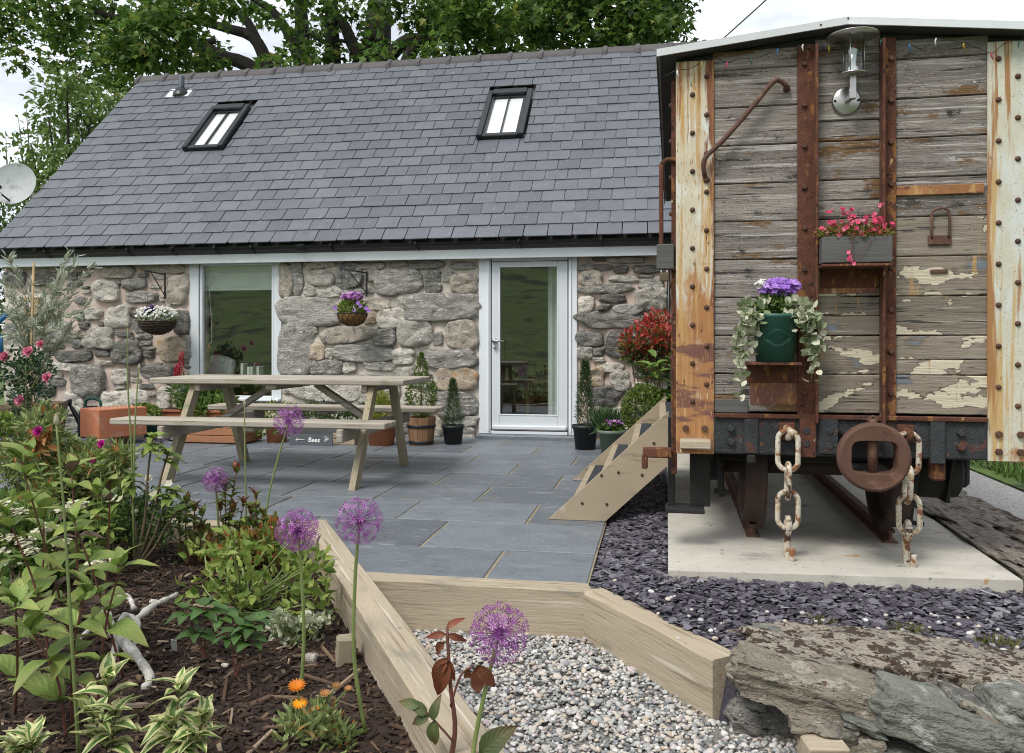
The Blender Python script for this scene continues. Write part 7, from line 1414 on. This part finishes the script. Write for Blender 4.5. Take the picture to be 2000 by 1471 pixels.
# calendula
b = foot(600, 1440); t = thing('calendula', 'orange marigold with two open flowers and faded heads', 'marigold', b)
for (px, py, m_, r) in ((580, 1341, 'petal_orange', .030), (586, 1376, 'petal_orange', .026), (657, 1340, 'petal_dry', .016), (635, 1355, 'petal_dry', .018), (680, 1345, 'petal_dry', .014), (617, 1385, 'petal_orange', .012)):
    h = W(px, py, b.y - .03); stem_tube(t, [b + Vector((rn(-.04, .04), 0, 0)), b.lerp(h, .6), h], .003, .0025)
    for q in range(2): scatter(*flower_t(16, .28, .22 + .2 * q), [h], [(.1, -.35, 1)], r * (1 - .2 * q), 'flower', m_, t)
P, D = clumps([W(rn(560, 690), rn(1395, 1460), b.y + rn(-.08, .08)) for _ in range(22)], 22, (.04, .04, .04), .2, .6); spray(t, 'foliage', P, D, .04, leaf_t(.3, .04, .2), 'azalea_leaf')
# red rose shoot
rl = [big_leaf('leaf', 'rose_shoot_leaf', .42, .5, .10), big_leaf('leaf', 'rose_shoot_leaf', .40, .8, .08)]; rg = [big_leaf('leaf', 'rose_green_leaf', .5, .4, .08)]
b = Vector((-.56, 2.05, -.12)); t = thing('rose_shoot', 'red rose shoot with hanging bronze leaves over the diagonal sleeper', 'rose', b); tip = W(873, 1225, 2.0)
stem_tube(t, [b, W(888, 1440, 2.02), W(880, 1340, 2.0), tip], .008, .004, 'red_stem')
def dirpx(a, c, Y): return W(*c, Y) - W(*a, Y)
for (a, c, s) in (((876, 1285), (835, 1330), .0), ((878, 1290), (850, 1360), .0), ((880, 1290), (885, 1330), 0), ((915, 1305), (910, 1350), 0), ((930, 1300), (935, 1370), 0), ((930, 1298), (968, 1350), 0), ((872, 1255), (835, 1285), 0), ((872, 1240), (835, 1238), 0), ((874, 1240), (908, 1252), 0), ((873, 1228), (885, 1218), 0)):
    d = dirpx(a, c, 2.0); put_leaf(RNG.choice(rl), W(*a, 2.0), d + Vector((0, rn(-.02, .02), 0)), max(.05, d.length * 1.1), t, up=(rn(-.3, .3), -1, .5))
MB().tube(curve([W(880, 1380, 2.0), W(900, 1320, 2.0), W(925, 1300, 2.0)], 8), .003, 5).build('leaf_stalk', 'red_stem', t); MB().tube(curve([W(886, 1450, 2.0), W(860, 1420, 2.0), W(830, 1390, 2.0), W(800, 1375, 2.0)], 8), .003, 5).build('leaf_stalk', 'red_stem', t)
for (a, c) in (((835, 1395), (800, 1370)), ((845, 1405), (850, 1385)), ((840, 1400), (810, 1410)), ((850, 1405), (845, 1455)), ((820, 1380), (790, 1372))): d = dirpx(a, c, 2.0); put_leaf(rg[0], W(*a, 2.0), d, max(.06, d.length * 1.2), t, up=(0, -1, .6))
b = Vector((-.36, 1.95, -.2)); t = thing('broad_leaf', 'single broad green leaf at the bottom edge over the gravel', 'leaf', b); stem_tube(t, [b, W(960, 1500, 1.9), W(945, 1471, 1.9)], .005, .003, 'green_stem'); put_leaf(pl[0] if False else big_leaf('leaf', 'rose_green_leaf', .55, .1, .1), W(940, 1475, 1.9), dirpx((940, 1475), (1012, 1415), 1.9), .115, t, up=(0, -1, .8))
# driftwood, plant label, timber peg, stones
t = thing('driftwood', 'bleached twisted driftwood lying on the mulch', 'driftwood', foot(230, 1260))
def gz(px, py, h=0): p = foot(px, py); p.z += h; return p
for (pts, r) in (([(345, 1188, .07), (305, 1215, .06), (275, 1232, .05), (240, 1255, .04), (215, 1300, .01), (190, 1315, 0)], .020), ([(205, 1212, .05), (212, 1240, .06), (222, 1262, .06), (245, 1280, .05), (275, 1302, .03), (293, 1330, .01), (282, 1345, 0)], .023), ([(262, 1210, .04), (250, 1196, .07), (222, 1200, .07), (200, 1222, .05), (185, 1200, .02)], .019), ([(115, 1255, 0), (150, 1258, .02), (185, 1240, .04), (210, 1232, .05)], .010), ([(225, 1262, .07), (245, 1248, .09), (268, 1252, .07), (262, 1275, .03)], .016)):
    cv = curve([gz(*p) for p in pts], 26); MB().tube(cv, [r * .9 * (.55 + .55 * mnoise.noise(Vector((i * .5, r * 90, 0))) + .38 * math.sin(math.pi * i / 26)) for i in range(27)], 10).build('limb', 'driftwood', t)
b = gz(340, 1275); o = MB().box((0, 0, 0), (.022, .003, .06), .001).build('plant_label', 'lead_white'); o.location = b + Vector((0, 0, .035)); o.rotation_euler = (.5, .15, .2); tag(o, 'small white plant label stuck in the mulch', 'plant label')
b = gz(675, 1290); o = MB().box((0, 0, 0), (.075, .065, .13), .008, jit=.004).build('timber_peg', 'table_leg'); o.location = b + Vector((0, 0, .035)); o.rotation_euler = (.05, .05, .4); tag(o, 'short sawn timber peg beside the diagonal sleeper', 'peg')
for k, (px, py, s_) in enumerate(((607, 1290, .035), (440, 1305, .02), (45, 1430, .03), (300, 1180, .025))): o = obj('loose_stone', rock_mesh(s_ * 1.4, s_, s_, 60 + k, 4, .4, .2), ['pebble', 'stone_light'][1]); o.location = gz(px, py) + Vector((0, 0, s_ * .3)); tag(o, ['white stone on the mulch right of the middle allium stem', 'small stone on the mulch left of the timber peg', 'pale stone on the mulch at the bottom left', 'small stone on the mulch beyond the driftwood'][k], 'stone', 'loose stones on the mulch')
for o in list(bpy.data.objects):
    if '_local' in o: del o['_local']
